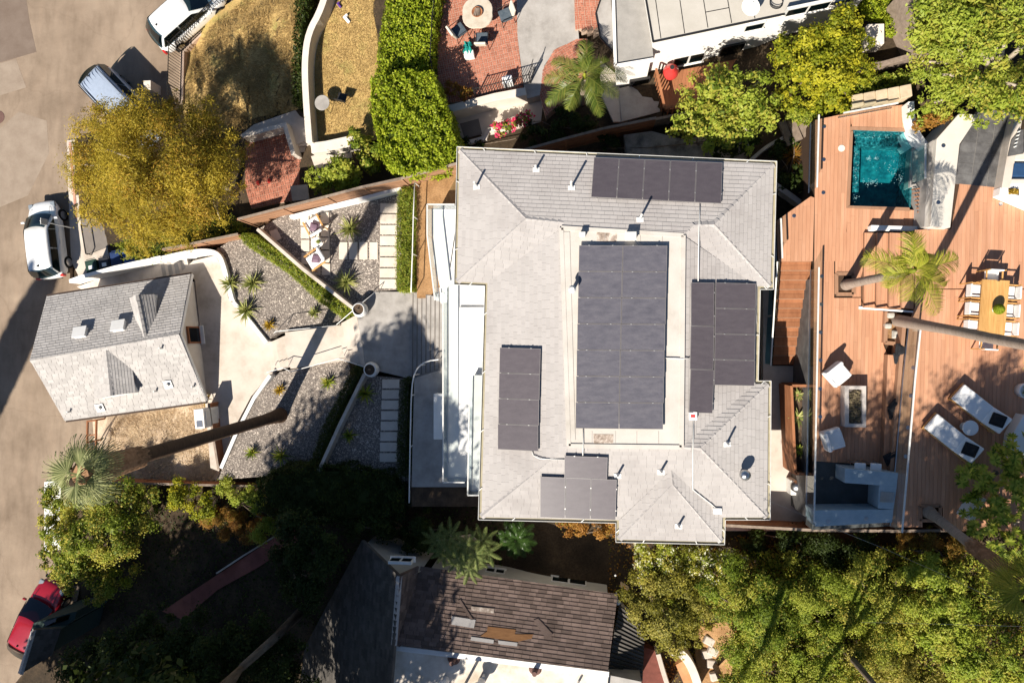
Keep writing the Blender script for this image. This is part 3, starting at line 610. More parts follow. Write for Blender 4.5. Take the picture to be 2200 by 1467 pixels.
MB().box(P(338, 196, 0)+Vector((0, 0, .45)), (.42, .5, .9)).build('gate_pillar', stucco, bevel=.02, label='short cream gate pillar beside the grey van', cat='pillar')
# ---------------------------------------------------------------- small gabled house on the street
def roofplane(name, pts, m, parent, th=.12, sh=None, **kw):
    mb = MB(); k = len(pts); o, n = newell(pts); mb.add([p-n*.035 for p in pts]+[p-n*(.035+th) for p in pts], [tuple(range(k)), tuple(range(k, 2*k))[::-1]]+[(i, k+i, k+(i+1) % k, (i+1) % k) for i in range(k)])
    r = mb.build(name, m, parent)
    if sh is not None: shingles(pts, parent, m, **sh)
    return r
def caps(a, b, parent, m, w=.24, ln=.27, lift=.02, name='ridge_cap'):
    d = (b-a); k = max(1, int(d.length/ln)); d.normalize(); x = d.cross(Vector((0, 0, 1))).normalized(); u = x.cross(d); s = ln*1.05
    me = MB().add([(-w/2, 0, -.05), (0, 0, .02), (w/2, 0, -.05), (-w/2, s, -.075), (0, s, -.005), (w/2, s, -.075), (-w/2, 0, -.09), (w/2, 0, -.09)], [(0, 1, 4, 3), (1, 2, 5, 4), (0, 6, 7, 2, 1)]).mesh(name, m)
    for i in range(k): piece(name, me, frame(x, d, u, a+d*(i*(b-a).length/k)+u*lift), parent)
hs = thing('small_house', 'small grey shingled house with two dormers beside the street', 'house', P(260, 760, 0))
ze, zr = 3.2, 4.6
TL, TR, BL, BR = P(100, 637, ze), P(410, 589, ze), P(140, 903, ze), P(443, 862, ze); RL, RR = P(65, 775, zr), P(385, 717, zr)
SH_S = dict(ex=.15, wd=.36, th=.036, gap=.014, nparts=150)
roofplane('roof', [TL, TR, RR, RL], shingle_s, hs, sh=dict(SH_S, seed=2)); roofplane('roof', [BL, BR, RR, RL], shingle_s, hs, sh=dict(SH_S, seed=3))
caps(RL, RR, hs, shingle_s)
wl = inset([TL, TR, BR, BL], .28); wl = [Vector((p.x, p.y, 0)) for p in wl]
mw_ = MB(); mw_.prism(wl, -.1, ze-.12)
ra, rb = RL.lerp(RR, .045), RR.lerp(RL, .036)
for p, q, r in ((wl[0], wl[3], ra), (wl[1], wl[2], rb)):
    mw_.add([(p.x, p.y, ze-.12), (q.x, q.y, ze-.12), (r.x, r.y, zr-.2)], [(0, 1, 2)])
mw_.build('wall', stucco, hs)
for a, b in ((TL, TR), (BL, BR)):
    o_ = Vector((0, 0, -.06)); d = (b-a).normalized(); n_ = Vector((-d.y, d.x, 0))*(1 if a is TL else -1)*.06
    MB().bar(a+o_+n_, b+o_+n_, .09, .07).build('gutter', mat('dark_brown_gutter', [(.06, .04, .03)], 4, .5), hs)
for a, b in ((TL, RL), (BL, RL), (TR, RR), (BR, RR)): MB().bar(a-Vector((0, 0, .12)), b-Vector((0, 0, .12)), .05, .17).build('bargeboard', white, hs)
# gable window facing the court
gw = P(417, 721, 3.3); d = (wl[2]-wl[1]).normalized(); Mx = frame(d, Vector((-d.y, d.x, 0)), Vector((0, 0, 1)), wl[1].lerp(wl[2], .47)+Vector((0, 0, 2.65)))
k = MB(Mx); k.box((0, 0, .5), (.85, .12, 1.0)); wn = k.build('window', redwood, hs); k = MB(Mx); k.box((0, .065, .5), (.7, .02, .86)); k.box((0, -.065, .5), (.7, .02, .86)); k.build('pane', glass_t, wn)
k = MB(Mx); k.box((0, .1, -.03), (.95, .3, .06)); k.box((0, -.1, -.03), (.95, .3, .06)); k.build('sill', white, wn)
def dormer(rf, rk, l1, l2, r1, r2, zr_, ze_, lab):
    A, B = P(*rf, zr_), P(*rk, zr_-.03); L1, L2, R1, R2 = P(*l1, ze_), P(*l2, ze_+.05), P(*r1, ze_), P(*r2, ze_+.05); D = thing_part(hs)
    dm = roofplane('dormer_roof', [A, B, L2, L1], shingle_s, hs, .08, sh=dict(ex=.13, wd=.3, nparts=30, th=.015, seed=5)); roofplane('dormer_roof', [A, B, R2, R1], shingle_s, hs, .08, sh=dict(ex=.13, wd=.3, nparts=30, th=.015, seed=6))
    caps(A, B, hs, shingle_s, .2)
    dn = Vector((0, 0, -.07)); lo = 3.25
    def g(p, z): return Vector((p.x, p.y, z))
    i1, i2, j1, j2 = L1.lerp(R1, .06), L2.lerp(R2, .06), R1.lerp(L1, .06), R2.lerp(L2, .06); A2 = A.lerp(B, .03)
    m_ = MB(); m_.add([i1+dn, j1+dn, A2+dn*1.3, g(i1, lo), g(j1, lo)], [(3, 4, 1, 2, 0)]); m_.build('dormer_front', white, hs)
    for p, q in ((i1, i2), (j1, j2)): MB().add([p+dn, q+dn, g(q, lo), g(p, lo)], [(0, 1, 2, 3)]).build('dormer_cheek', white, hs)
    return dm
def thing_part(x): return x
dormer((292, 634), (311, 727), (277, 640), (297, 704), (331, 632), (338, 690), 4.6, 4.05, '')
dormer((238, 850), (228, 753), (203, 858), (199, 768), (291, 843), (281, 768), 4.6, 4.05, '')
o1, n1 = newell([TL, TR, RR, RL]); o2, n2 = newell([BL, BR, RR, RL])
for px, py in ((176, 716), (258, 702)):
    c_ = PL(px, py, o1, n1, .02); e_ = (TR-TL).normalized(); s_ = n1.cross(e_); k = MB(frame(e_, s_, n1, c_)); k.box((0, 0, .09), (.62, .5, .16), taper=.92); k.box((0, 0, .20), (.70, .56, .05)); k.build('roof_vent', white, hs)
for px, py in ((216, 875), (362, 825)):
    c_ = PL(px, py, o2, n2, .02); e_ = (BR-BL).normalized(); s_ = n2.cross(e_); k = MB(frame(e_, s_, n2, c_)); k.box((0, 0, .05), (.42, .42, .03)); k.tube([(0, 0, 0), (0, 0, .22)], .09, 10); k.build('roof_vent', zinc, hs)
for px, py in ((152, 884), (337, 840), (349, 748), (418, 830)):
    c_ = PL(px, py, o2, n2, .0); MB().tube([c_, c_+Vector((0, 0, .28))], .045, 8).build('vent_pipe', zinc, hs)
# ---------------------------------------------------------------- court, ramp and walls between street and garden
struct('courtyard', [(388, 585), (415, 560), (462, 549), (478, 575), (490, 640), (568, 734), (580, 734), (592, 800), (578, 806), (540, 850), (500, 925), (470, 1012), (452, 1005), (440, 860), (428, 690), (418, 600)], 2.6, 1.8, conc)
rp = [P(165, 616, .2), P(248, 586, 1.0), P(345, 562, 2.2), P(400, 551, 2.6)]; rq = [P(215, 645, .2), P(265, 630, 1.0), P(352, 602, 2.2), P(410, 592, 2.6)]
m_ = MB()
for i in range(3): m_.add([rp[i], rp[i+1], rq[i+1], rq[i]]+[v-Vector((0, 0, 1.2)) for v in (rp[i], rp[i+1], rq[i+1], rq[i])], [(0, 1, 2, 3), (0, 4, 5, 1), (2, 6, 7, 3)])
m_.build('ramp', conc, kind='structure')
for i in range(4):
    a, b = rp[2].lerp(rp[3], i/4), rp[2].lerp(rp[3], (i+1)/4); c_, d = rq[2].lerp(rq[3], i/4), rq[2].lerp(rq[3], (i+1)/4); zz = 2.25+.1*i
    MB().prism([a, b, d, c_], 1.4, zz).build('step', conc_gr, kind='structure')
def wallpl(name, label, px, zt, zb, wd, m, cat='wall', side=0, bev=.015, group=None):
    zt = zt if isinstance(zt, (list, tuple)) else [zt]*len(px); k = MB(); strip(k, [P(a, b, zt[i]) for i, (a, b) in enumerate(px)], wd, zb, zt, side=side); return k.build(name, m, bevel=bev, label=label, cat=cat, group=group)
def arc(px, n=3):
    for _ in range(n):
        q = [px[0]]
        for i in range(len(px)-1):
            a, b = px[i], px[i+1]; q += [(a[0]*.75+b[0]*.25, a[1]*.75+b[1]*.25), (a[0]*.25+b[0]*.75, a[1]*.25+b[1]*.75)]
        px = q+[px[-1]]
    return px
wallpl('white_wall', 'tall white wall rising beside the ramp behind the bins', [(148, 604), (170, 596), (245, 575), (345, 553)], [.9, 1.35, 2.6, 3.1], -.1, .2, white)
wallpl('white_wall', 'curved white wall wrapping the corner of the concrete court', arc([(347, 555), (398, 543), (440, 538), (470, 545), (482, 578), (490, 615), (498, 645)], 2), 3.35, 1.2, .24, white)
wallpl('low_wall', 'low white wall between court and upper gravel bed', [(500, 648), (536, 690), (572, 736)], 3.25, 1.5, .2, white)
wallpl('low_wall', 'low white wall between court and lower gravel bed', [(580, 806), (545, 855), (507, 930), (474, 1006)], 3.25, 1.2, .18, white)
# stair from court to landing
for i in range(5):
    x = 562+i*9; zz = 2.6+.15*(i+1); struct('step', [(x+12, 738-4*i), (x+21, 734-4*i), (x+33, 797-3*i), (x+22, 800-3*i)], zz, 1.2, conc)
struct('walkway', [(612, 714), (722, 700), (742, 774), (624, 792)], 3.36, 1.5, conc)
for i in range(4):
    x = 722+i*11; zz = 3.36+.21*(i+1); struct('step', [(x, 700-6*i), (x+11.5, 694-6*i), (x+31, 778+4*i), (x+20, 774+4*i)], zz, 1.3, conc)
struct('landing', [(766, 676), (802, 627), (888, 627), (888, 815), (787, 791)], 4.2, 2.0, conc_gr)
for i in range(7):
    x = 886+i*9.5; z_ = 4.2+.17*(i+1); struct('step', [(x, 628+2*i), (x+40, 628+2*i), (x+36, 806-2*i), (x-1, 812-3*i)], z_, .9, conc_gr); MB().bar(P(x+1.2, 629+2*i, z_+.006), P(x+.2, 810-3*i, z_+.006), .05, .012).build('step_shade_line', conc_dk, kind='structure')  # dark strip on each tread draws the shadow line at its edge
struct('front_terrace', [(890, 812), (960, 790), (1060, 600), (1060, 1046), (884, 1046)], 5.35, 1.5, conc_gr)
struct('shade_toned_floor', [(884, 1047), (1060, 1047), (1060, 1088), (884, 1088)], 5.2, 1.4, soil)  # dark soil colour puts the shade into this floor
struct('earth_bank', [(892, 392), (988, 365), (988, 448), (930, 448), (948, 640), (896, 640)], 4.85, 1.6, earth)
MB().box(P(946, 893, 5.7)+Vector((0, 0, 0)), (.46, 2.0, .7)).build('bench_box', white, bevel=.02, label='long pale box standing against the house on the grey terrace', cat='box')
# gravel beds
beds = [([(458, 541), (515, 503), (757, 660), (716, 700), (596, 716), (572, 733), (498, 642), (486, 580), (474, 550)], 3.1, 1.4), ([(556, 492), (606, 463), (862, 400), (862, 622), (800, 627), (757, 668), (745, 660)], 4.2, 1.4),
        ([(602, 798), (738, 774), (790, 800), (690, 1015), (468, 1030), (478, 1005), (548, 855)], 3.1, 1.4), ([(788, 806), (888, 815), (882, 1090), (684, 1015)], 4.2, 1.4)]
gp = []
for pl, z, th in beds:
    struct('gravel_bed', pl, z, th, gravel_m); q = [tuple(v[:2]) for v in PP(pl, z)]; x0, x1 = min(a for a, b in q), max(a for a, b in q); y0, y1 = min(b for a, b in q), max(b for a, b in q)
    k = int(area2(q)*330); c_ = rng.uniform((x0, y0), (x1, y1), (int(k*(x1-x0)*(y1-y0)/area2(q)), 2)); c_ = c_[[inside(a, b, q) for a, b in c_]]; gp.append(np.column_stack([c_, np.full(len(c_), z)]))
gp = np.vstack(gp); n = len(gp); ico = np.array([(0, 0, 1), (1, 0, 0), (0, 1, 0), (-1, 0, 0), (0, -1, 0)]); s = np.clip(rng.lognormal(-3.95, .38, (n, 1, 1)), .009, .055)*np.array([1.2, .9, .7])*rng.uniform(.7, 1.3, (n, 1, 3)); an = rng.random(n)*6.283
v = ico[None]*s; cs, sn = np.cos(an)[:, None], np.sin(an)[:, None]; v = np.stack([v[:, :, 0]*cs-v[:, :, 1]*sn, v[:, :, 0]*sn+v[:, :, 1]*cs, v[:, :, 2]], 2)+gp[:, None, :]
tri = np.array([(0, 1, 2), (0, 2, 3), (0, 3, 4), (0, 4, 1)]); fcs = (tri[None]+np.arange(n)[:, None, None]*5).reshape(-1, 3); V = v.reshape(-1, 3); b = V.mean(0)
setp(link('gravel', npmesh('gravel', V-b, fcs, pebble, np.repeat(rng.random(n), 5)), None, Vector(b)), 'grey and tan pebbles covering the garden beds', 'gravel', kind='stuff')
# stepping stones
def stone(px4, label, group): 
    return MB().prism(PP(px4, 4.25), 4.15, 4.25).build('paving_slab', paver, bevel=.008, label=label, cat='paving slab', group=group)
ords = ['first', 'second', 'third', 'fourth', 'fifth', 'sixth', 'seventh', 'eighth', 'ninth']
for i in range(8):
    y = 437+i*23.2; stone([(817-.3*i, y), (854-.3*i, y), (854-.3*i, y+20), (817-.3*i, y+20)], f'{ords[i]} cream slab from the fence in the path beside the sunlit hedge', 'upper hedge path slabs')
for i in range(8):
    y = 815+i*22.6; stone([(821-.8*i, y), (858-.8*i, y), (858-.8*i, y+19), (821-.8*i, y+19)], f'{ords[i]} slab from the landing in the shaded path beside the lower hedge', 'lower hedge path slabs')
for i in range(4): stone([(728+i*21.8, 520), (746+i*21.8, 520), (746+i*21.8, 557), (728+i*21.8, 557)], f'{ords[i]} slab from the chairs in the row leading to the hedge path', 'linking path slabs')
cols = ['left', 'middle', 'right']
for i in range(3):
    for j in range(5):
        if (i, j) == (0, 4): continue
        x = 645+i*21.5+j*.8; y = 456+j*27.6+(4 if i == 0 else 0); stone([(x, y), (x+18, y), (x+18, y+24.5), (x, y+24.5)], f'{ords[j]} slab from the fence in the {cols[i]} column of the chair terrace', 'chair terrace slabs')
stone([(578, 497), (594, 492), (604, 512), (588, 520)], 'single tilted slab lying in gravel by the diagonal wall', 'odd slabs')
# walls, rails of the garden
wallpl('diagonal_wall', 'low grey wall with coping along the diagonal hedge, sunlit garden', [(552, 492), (648, 576), (758, 662)], 4.75, 2.5, .16, conc)
wallpl('diagonal_wall', 'low white coped wall along the diagonal hedge, shaded garden', [(783, 803), (728, 915), (684, 1012)], 4.75, 2.5, .16, conc)
wallpl('stepped_wall', 'white stepped retaining wall below the wooden fence', [(622, 466), (690, 448), (770, 428), (862, 404)], [4.62, 4.62, 4.7, 4.8], 3.6, .16, white)
def pipe_rail(name, label, px, z, h, m=white, r=.025, posts=True, zs=None):
    z = z if isinstance(z, (list, tuple)) else [z]*len(px); q = [P(a, b, z[i]+h) for i, (a, b) in enumerate(px)]; t = thing(name, label, 'railing', q[0]-Vector((0, 0, h)))
    MB().tube(q, r, 8).build('top_rail', m, t, smooth=True)
    if posts:
        for i, p in enumerate(q):
            if len(q) < 7 or i % 4 == 0: MB().tube([p, p-Vector((0, 0, h))], r*.9, 6).build('post', m, t)
    return t
pipe_rail('white_railing', 'straight white railing beside the sunlit hedge and earth bank', [(891, 392), (888, 465), (886, 545), (883, 628)], 4.7, .95)
pipe_rail('white_railing', 'long white railing curving from the front steps along the shaded hedge', arc([(942, 772), (915, 776), (896, 790), (886, 815), (883, 870)], 2)+[(881, 960), (879, 1080)], 4.9, .9, r=.03)
pipe_rail('white_railing', 'thin white railing on the garden edge of the walkway', [(588, 716), (592, 712), (722, 699)], [2.7, 3.3, 3.4], .75, r=.018)
pipe_rail('white_railing', 'thin white railing between walkway and lower gravel bed', [(573, 800), (607, 790), (625, 798), (727, 770), (782, 788)], [2.7, 3.2, 3.3, 3.4, 4.2], .75, r=.018)
pipe_rail('white_railing', 'short white railing beside the upper planter pot', [(722, 698), (757, 668), (806, 627)], [3.5, 4.2, 4.2], .6, r=.018)
def pot(label, px, py):
    b = P(px, py, 4.2); t = thing('planter_pot', label, 'planter', b, 'white pots on the landing'); MB().lathe([(.02, 0), (.22, 0), (.33, .25), (.36, .45), (.30, .66), (.27, .70), (.25, .70), (.27, .6), (.27, .5)], b, 24).build('pot', white, t, smooth=True)
    MB().lathe([(.01, .6), (.27, .6), (.26, .62), (.01, .63)], b, 16).build('soil', soil, t); MB().tube([b+Vector((0, 0, .6)), b+Vector((-.05, .02, .78))], [.05, .02], 6).build('stump', bark, t)
pot('white round pot on the landing corner by the diagonal hedge', 780, 666); pot('white round pot on the landing corner by the shaded garden', 804, 793)
# fences
plank_fence('wooden_fence', 'long brown board fence above the sunlit paved garden', [(512, 471), (605, 447), (700, 423), (780, 402), (862, 384), (985, 351)], [3.3, 3.6, 4.0, 4.1, 4.2, 4.4], 1.9, fencewood, 10)
plank_fence('wooden_fence', 'low brown board fence behind the curved white wall', [(350, 536), (430, 520), (512, 503)], [2.3, 2.5, 2.7], 1.5, fencewood, 8)
plank_fence('wooden_fence', 'dark shaded board fence below straw yard and lower garden', [(225, 1036), (380, 1040), (550, 1044)], [1.3, 1.4, 1.8], 1.1, redwood, 7)
plank_fence('wooden_fence', 'brown fence between the straw yard and the concrete court', [(449, 868), (459, 940), (470, 1008)], [2.4, 2.3, 2.2], 1.0, redwood, 6)
drape('straw_yard', [(200, 900), (448, 862), (474, 1012), (465, 1038), (240, 1038), (196, 1000)], straw_g, lift=.05, kind='structure')
q = [tuple(P(a, b, 1.5)[:2]) for a, b in [(215, 905), (445, 866), (468, 1012), (460, 1034), (250, 1034), (215, 1000)]]
pts = rng.uniform((min(a for a, b in q), min(b for a, b in q)), (max(a for a, b in q), max(b for a, b in q)), (14000, 2)); pts = pts[[inside(a, b, q) for a, b in pts]]
blades('straw', pts, terrain_z(pts[:, 0], pts[:, 1])+.05, .2, .012, L_straw, label='dry straw covering the yard below the small house', cat='straw')
t = thing('timber_rack', 'dark timber frame standing between street and straw yard', 'frame', P(205, 950, .3))
for i in range(4): MB().bar(P(187+2, 905+i*30, 1.5), P(208, 903+i*30, 1.5), .06, .08).build('crossbar', redwood, t)
for x in (188, 207): MB().bar(P(x, 903, 1.5), P(x-2, 1000, 1.5), .07, .1).build('beam', redwood, t)
for i in range(3): p = P(188, 905+i*45, 1.5); MB().bar(p, p-Vector((0, 0, 1.5)), .08, .08).build('post', redwood, t)
MB().lathe([(.01, 0), (.34, 0), (.34, .04), (.3, .06), (.01, .06)], P(433, 910, tz(433, 910)+.05), 20).build('well_cover', conc, label='round pale concrete cover in the straw by the fence', cat='cover')
b = P(461, 893, 2.6); t = thing('utility_cabinet', 'cream metal cabinet on the court against the brown fence', 'cabinet', b); M = RZ(.1, b)
k = MB(M); k.box((0, 0, .7), (.5, .95, 1.4)); k.build('body', stucco_w, t, bevel=.015); k = MB(M); k.box((.26, 0, .7), (.02, .7, 1.1)); k.build('door', zinc, t)
k = MB(M); k.box((.0, -.25, 1.41), (.3, .3, .02)); k.build('vent', steel, t)
# reddish garden path
drape('red_path', [(632, 1128), (642, 1160), (560, 1215), (470, 1265), (395, 1330), (352, 1310), (470, 1232)], mat('red_path', [(.20, .07, .055), (.27, .10, .08)], 1.5, .9, .1, 40, fine=.1), lift=.12, kind='structure')
kb = MB(); strip(kb, [P(a, b, tz(a, b)+.25) for a, b in [(632, 1126), (520, 1195), (470, 1228)]], .08, 1.2, [2.2, 2.1, 2.0]); kb.build('path_kerb', conc, label='thin pale kerb along the red garden path', cat='kerb')
# ================================================================ main house
EV, FL = 8.85, 9.47
hm = thing('main_house', 'large white house with grey hipped roof carrying solar panels', 'house', P(1330, 740, 4.0))
px_out = [(988, 322), (1662, 353), (1655, 615), (1627, 615), (1622, 825), (1650, 825), (1648, 1110), (1552, 1110), (1550, 1163), (1330, 1158), (1330, 1117), (1034, 1110), (1048, 608), (982, 605)]
A, B, Cc, C2, D2, D, E_, F_, G, H_, I, J, K, Ll = PP(px_out, EV)
R1, R1b, R3, R2b, R4 = P(1130, 470, FL), P(1212, 478, FL), P(1535, 483, FL), P(1492, 483, FL), P(1505, 962, FL)
F1, F2, F3, F4 = P(1206, 490, FL), P(1468, 506, FL), P(1464, 960, FL), P(1222, 957, FL)
S_, Vv_ = P(1445, 1040, 9.26), P(1442, 1010, 9.27)
planes = dict(top=[A, B, R3, R2b, F2, F1, R1b, R1], lefttri=[A, R1, Ll], leftdown=[Ll, R1, R1b, F1, K], left=[K, F1, F4, J], righttri=[B, Cc, R3], rightdown=[Cc, C2, F2, R2b, R3], right=[C2, D2, F3, F2], rightup=[D2, D, R4, F3], rightlow=[D, E_, R4],
              bottom=[E_, F_, Vv_, I, J, F4, F3, R4], wingl=[I, Vv_, S_, H_], wingr=[F_, G, S_, Vv_], wingb=[H_, S_, G])
PN = {}
tot = sum(area2([tuple(p[:2]) for p in q]) for q in planes.values())
for i, (k, q) in enumerate(planes.items()):
    o, n = newell(q); PN[k] = (o, n); q = [p-n*((p-o).dot(n)) for p in q]
    roofplane('roof_slope', q, shingle_g, hm, .1, sh=dict(ex=.165, wd=.34, th=.021, gap=.005, nparts=int(300*area2([tuple(p[:2]) for p in q])/tot), seed=20+i))
for a, b in ((A, R1), (Ll, R1), (R1, R1b), (B, R3), (Cc, R3), (R3, R2b), (D, R4), (E_, R4), (R4, F3), (H_, S_), (G, S_), (S_, Vv_), (J, F4), (R2b, F2)): caps(a, b, hm, shingle_g, .26, .24)
fl = MB().prism([F1, F2, F3, F4], FL-.2, FL+.035).build('flat_roof', felt, hm)
for a, b in ((F1, F2), (F2, F3), (F3, F4), (F4, F1)): MB().bar(a+Vector((0, 0, .05)), b+Vector((0, 0, .05)), .16, .05).build('roof_kerb', felt, hm)
MB().prism(PP([(1211, 498), (1224, 498), (1236, 945), (1224, 950)], FL+.06), FL, FL+.06).build('roof_kerb', felt, hm)
for q in ([(1275, 932), (1318, 933), (1317, 957), (1276, 957)], [(1282, 498), (1326, 500), (1325, 520), (1282, 519)]): MB().prism(PP(q, FL+.042), FL+.02, FL+.042).build('felt_patch', felt_old, hm)
for x in (1297, 1373, 1420): MB().bar(P(x+3, 495, FL+.04), P(x+3, 522, FL+.04), .015, .012).build('seam', conc_gr, hm)
for x in (1272, 1322, 1368, 1415): MB().bar(P(x, 926, FL+.04), P(x, 957, FL+.04), .015, .012).build('seam', conc_gr, hm)
k = len(px_out); out = [A, B, Cc, C2, D2, D, E_, F_, G, H_, I, J, K, Ll]; og = [Vector((p.x, p.y, EV-.06)) for p in inset(out, -.12)]
for i in range(k):
    a, b = out[i]-Vector((0, 0, .07)), out[(i+1) % k]-Vector((0, 0, .07)); a2, b2 = og[i], og[(i+1) % k]
    m_ = MB(); m_.add([a, b, b2, a2, a-Vector((0, 0, .03)), b-Vector((0, 0, .03)), b2-Vector((0, 0, .03)), a2-Vector((0, 0, .03))], [(0, 1, 2, 3), (7, 6, 5, 4), (0, 4, 5, 1), (1, 5, 6, 2), (2, 6, 7, 3), (3, 7, 4, 0)]); gt = m_.build('gutter', gutter_m, hm)
    MB().bar(a2+Vector((0, 0, .02)), b2+Vector((0, 0, .02)), .018, .08).build('gutter_lip', zinc, gt)
    n_ = max(1, int((b2-a2).length/1.9))
    for j in range(n_): p = a2.lerp(b2, (j+.5)/n_); q = a.lerp(b, (j+.5)/n_); MB().bar(p+Vector((0, 0, .06)), q+Vector((0, 0, .09)), .03, .012).build('gutter_strap', zinc, gt)
wl = [Vector((p.x, p.y, 0)) for p in inset(out, .5)]
MB().prism(wl, 3.0, EV-.05).build('wall', stucco_w, hm)
def window(a, b, z0, z1, parent, fm=white, n=2):
    d = (b-a).normalized(); nn = Vector((d.y, -d.x, 0)); c_ = (a+b)/2; W = (b-a).length; M = frame(d, -nn, Vector((0, 0, 1)), Vector((c_.x, c_.y, z0)))
    k = MB(M); k.box((0, 0, (z1-z0)/2), (W, .1, z1-z0)); wn = k.build('window', fm, parent)
    for i in range(n): k = MB(M); w2 = W/n-.12; k.box((-W/2+W/n*(i+.5), 0, (z1-z0)/2), (w2, .13, z1-z0-.14)); k.build('pane', glass_t, wn)
a, b = wl[11], wl[12]
for u, v_ in ((.08, .26), (.34, .6), (.68, .92)): window(a.lerp(b, u), a.lerp(b, v_), 6.1, 8.2, hm, iron, 3)
a, b = wl[6], wl[5]
for u, v_ in ((.15, .4), (.55, .9)): window(a.lerp(b, u), a.lerp(b, v_), 6.2, 8.1, hm, iron)
a, b = wl[1], wl[0]
for u, v_ in ((.1, .2), (.4, .5), (.75, .85)): window(a.lerp(b, u), a.lerp(b, v_), 6.4, 8.0, hm, white)
a, b = wl[9], wl[8]; window(a.lerp(b, .25), a.lerp(b, .75), 6.4, 8.0, hm, white)
# front balcony
bal = thing('front_balcony', 'white tiled balcony with glass guard along the front of the house', 'balcony', P(1000, 820, 4.5))
tile_w = mat('white_tile', [(.70, .69, .67), (.77, .765, .75)], 1.2, .5, .03, 40)
MB().prism(PP([(962, 615), (985, 608), (1060, 612), (1050, 1027), (962, 1027)], 5.9), 5.6, 5.9).build('floor', tile_w, bal)
MB().prism(PP([(987, 660), (1056, 660), (1050, 971), (985, 971)], 6.02), 5.88, 6.02).build('raised_floor', tile_w, bal)
MB().prism(PP([(1017, 806), (1058, 806), (1050, 1054), (1013, 1054)], 6.35), 6.0, 6.35).build('upper_floor', tile_w, bal)
MB().prism(PP([(928, 449), (992, 449), (992, 606), (963, 615), (946, 620), (932, 560)], 5.9), 4.6, 5.9).build('stair_floor', tile_w, bal)
for i in range(3): MB().prism(PP([(944+i*1, 618+i*11), (964, 614+i*11), (964, 626+i*11), (945+i, 630+i*11)], 5.75-.16*i), 4.6, 5.75-.16*i).build('step', tile_w, bal)
MB().prism(PP([(966, 790), (1056, 790), (1056, 1020), (966, 1020)], 5.6), 3.2, 5.58).build('lower_wall', stucco_w, bal)
rail_glass('g', '', PP([(962, 618), (962, 1026), (1007, 1026)], 5.9), 5.9, 1.0, parent=bal)
rail_glass('g', '', PP([(1017, 807), (1013, 1053), (1040, 1053)], 6.35), 6.35, .95, parent=bal)
rail_glass('g', '', PP([(986, 449), (929, 449), (929, 512), (945, 648)], 5.9), 5.9, 1.0, parent=bal)
MB().bar(P(978, 500, 6.7), P(967, 575, 6.3), .04, .05).build('handrail', iron, bal)
wt = [P(965, 575, 6.5), P(972, 498, 6.5)]
# ---------------------------------------------------------------- solar panels
def solarmat(name, cols):
    m = mat(name, cols, 2.4, .4, spec=.5, fine=.12, bscale=26, detail=9, stretch=(1.0, 2.6, 1)); return m
cell_a = solarmat('dusty_solar_glass', [(.080, .077, .094), (.102, .097, .115), (.125, .118, .134)]); cell_b = solarmat('dark_solar_glass', [(.075, .063, .072), (.095, .081, .090)])
frame_m = mat('anodised_frame', [(.19, .175, .175)], 5, .4, spec=.5); clampm = mat('clamp', [(.55, .53, .5)], 5, .4, metal=.6)
def panel(c4, off, cm, label, group, clamps=2):
    a, b, c_, d = c4; cen = (a+b+c_+d)/4; n = (b-a).cross(d-a).normalized(); n = n if n.z > 0 else -n; x = ((b-a)+(c_-d)).normalized(); y = n.cross(x); W = ((b-a).length+(c_-d).length)/2-.012; Hh = ((d-a).length+(c_-b).length)/2-.012
    M = frame(x, y, n, cen); t = thing('solar_panel', label, 'solar panel', cen, group)
    k = MB(M)
    for s in (-1, 1): k.box((s*(W/2-.008), 0, 0), (.016, Hh, .04)); k.box((0, s*(Hh/2-.008), 0), (W-.032, .016, .04))
    k.build('frame', frame_m, t); k = MB(M); k.box((0, 0, -.004), (W-.03, Hh-.03, .036)); k.build('cells', cm, t)
    rl = MB(M)
    for s in (-.28, .28): rl.box((0, Hh*s, -.02-off/2), (W, .04, off*.8)) if W > Hh else rl.box((W*s, 0, -.02-off/2), (.04, Hh, off*.8))
    rl.build('mounting_rail', frame_m, t)
    for s in (-.27, .27):
        k = MB(M)
        if W > Hh: k.box((W*s, Hh/2+.004, .022), (.05, .03, .015))
        else: k.box((W/2+.004, Hh*s, .022), (.03, .05, .015))
        k.build('clamp', clampm, t)
def array(c4px, nu, nv, plane, off, cm, desc, group, flatz=None):
    if flatz: c4 = [P(a, b, flatz) for a, b in c4px]
    else: o, n = PN[plane]; c4 = [PL(a, b, o, n, off) for a, b in c4px]
    a, b, c_, d = c4
    def q(u, v): return a.lerp(b, u).lerp(d.lerp(c_, u), v)
    for i in range(nu):
        for j in range(nv): panel([q(i/nu, j/nv), q((i+1)/nu, j/nv), q((i+1)/nu, (j+1)/nv), q(i/nu, (j+1)/nv)], off, cm, desc(i, j), group)
array([(1244, 527), (1434, 528), (1424, 922), (1236, 920)], 2, 7, None, .16, cell_a, lambda i, j: f'{ords[j]} panel from the top in the {"left" if i == 0 else "right"} column on the flat roof', 'panels on the flat roof', FL+.22)
array([(1275, 338), (1553, 350), (1549, 438), (1271, 424)], 5, 1, 'top', .13, cell_b, lambda i, j: f'{ords[i]} upright panel from the left in the row near the top eave', 'panels near the top eave')
array([(1074, 746), (1162, 749), (1156, 969), (1069, 965)], 1, 4, 'left', .13, cell_b, lambda i, j: f'{ords[j]} panel from the top in the block on the front slope', 'panels on the front slope')
array([(1214, 978), (1306, 982), (1304, 1029), (1211, 1026)], 1, 1, 'bottom', .13, cell_b, lambda i, j: 'single panel lying above the row of three near the bottom eave', 'panels near the bottom eave')
array([(1162, 1023), (1326, 1030), (1322, 1116), (1159, 1110)], 3, 1, 'bottom', .13, cell_b, lambda i, j: f'{cols[i]} one of three upright panels at the bottom eave', 'panels near the bottom eave')
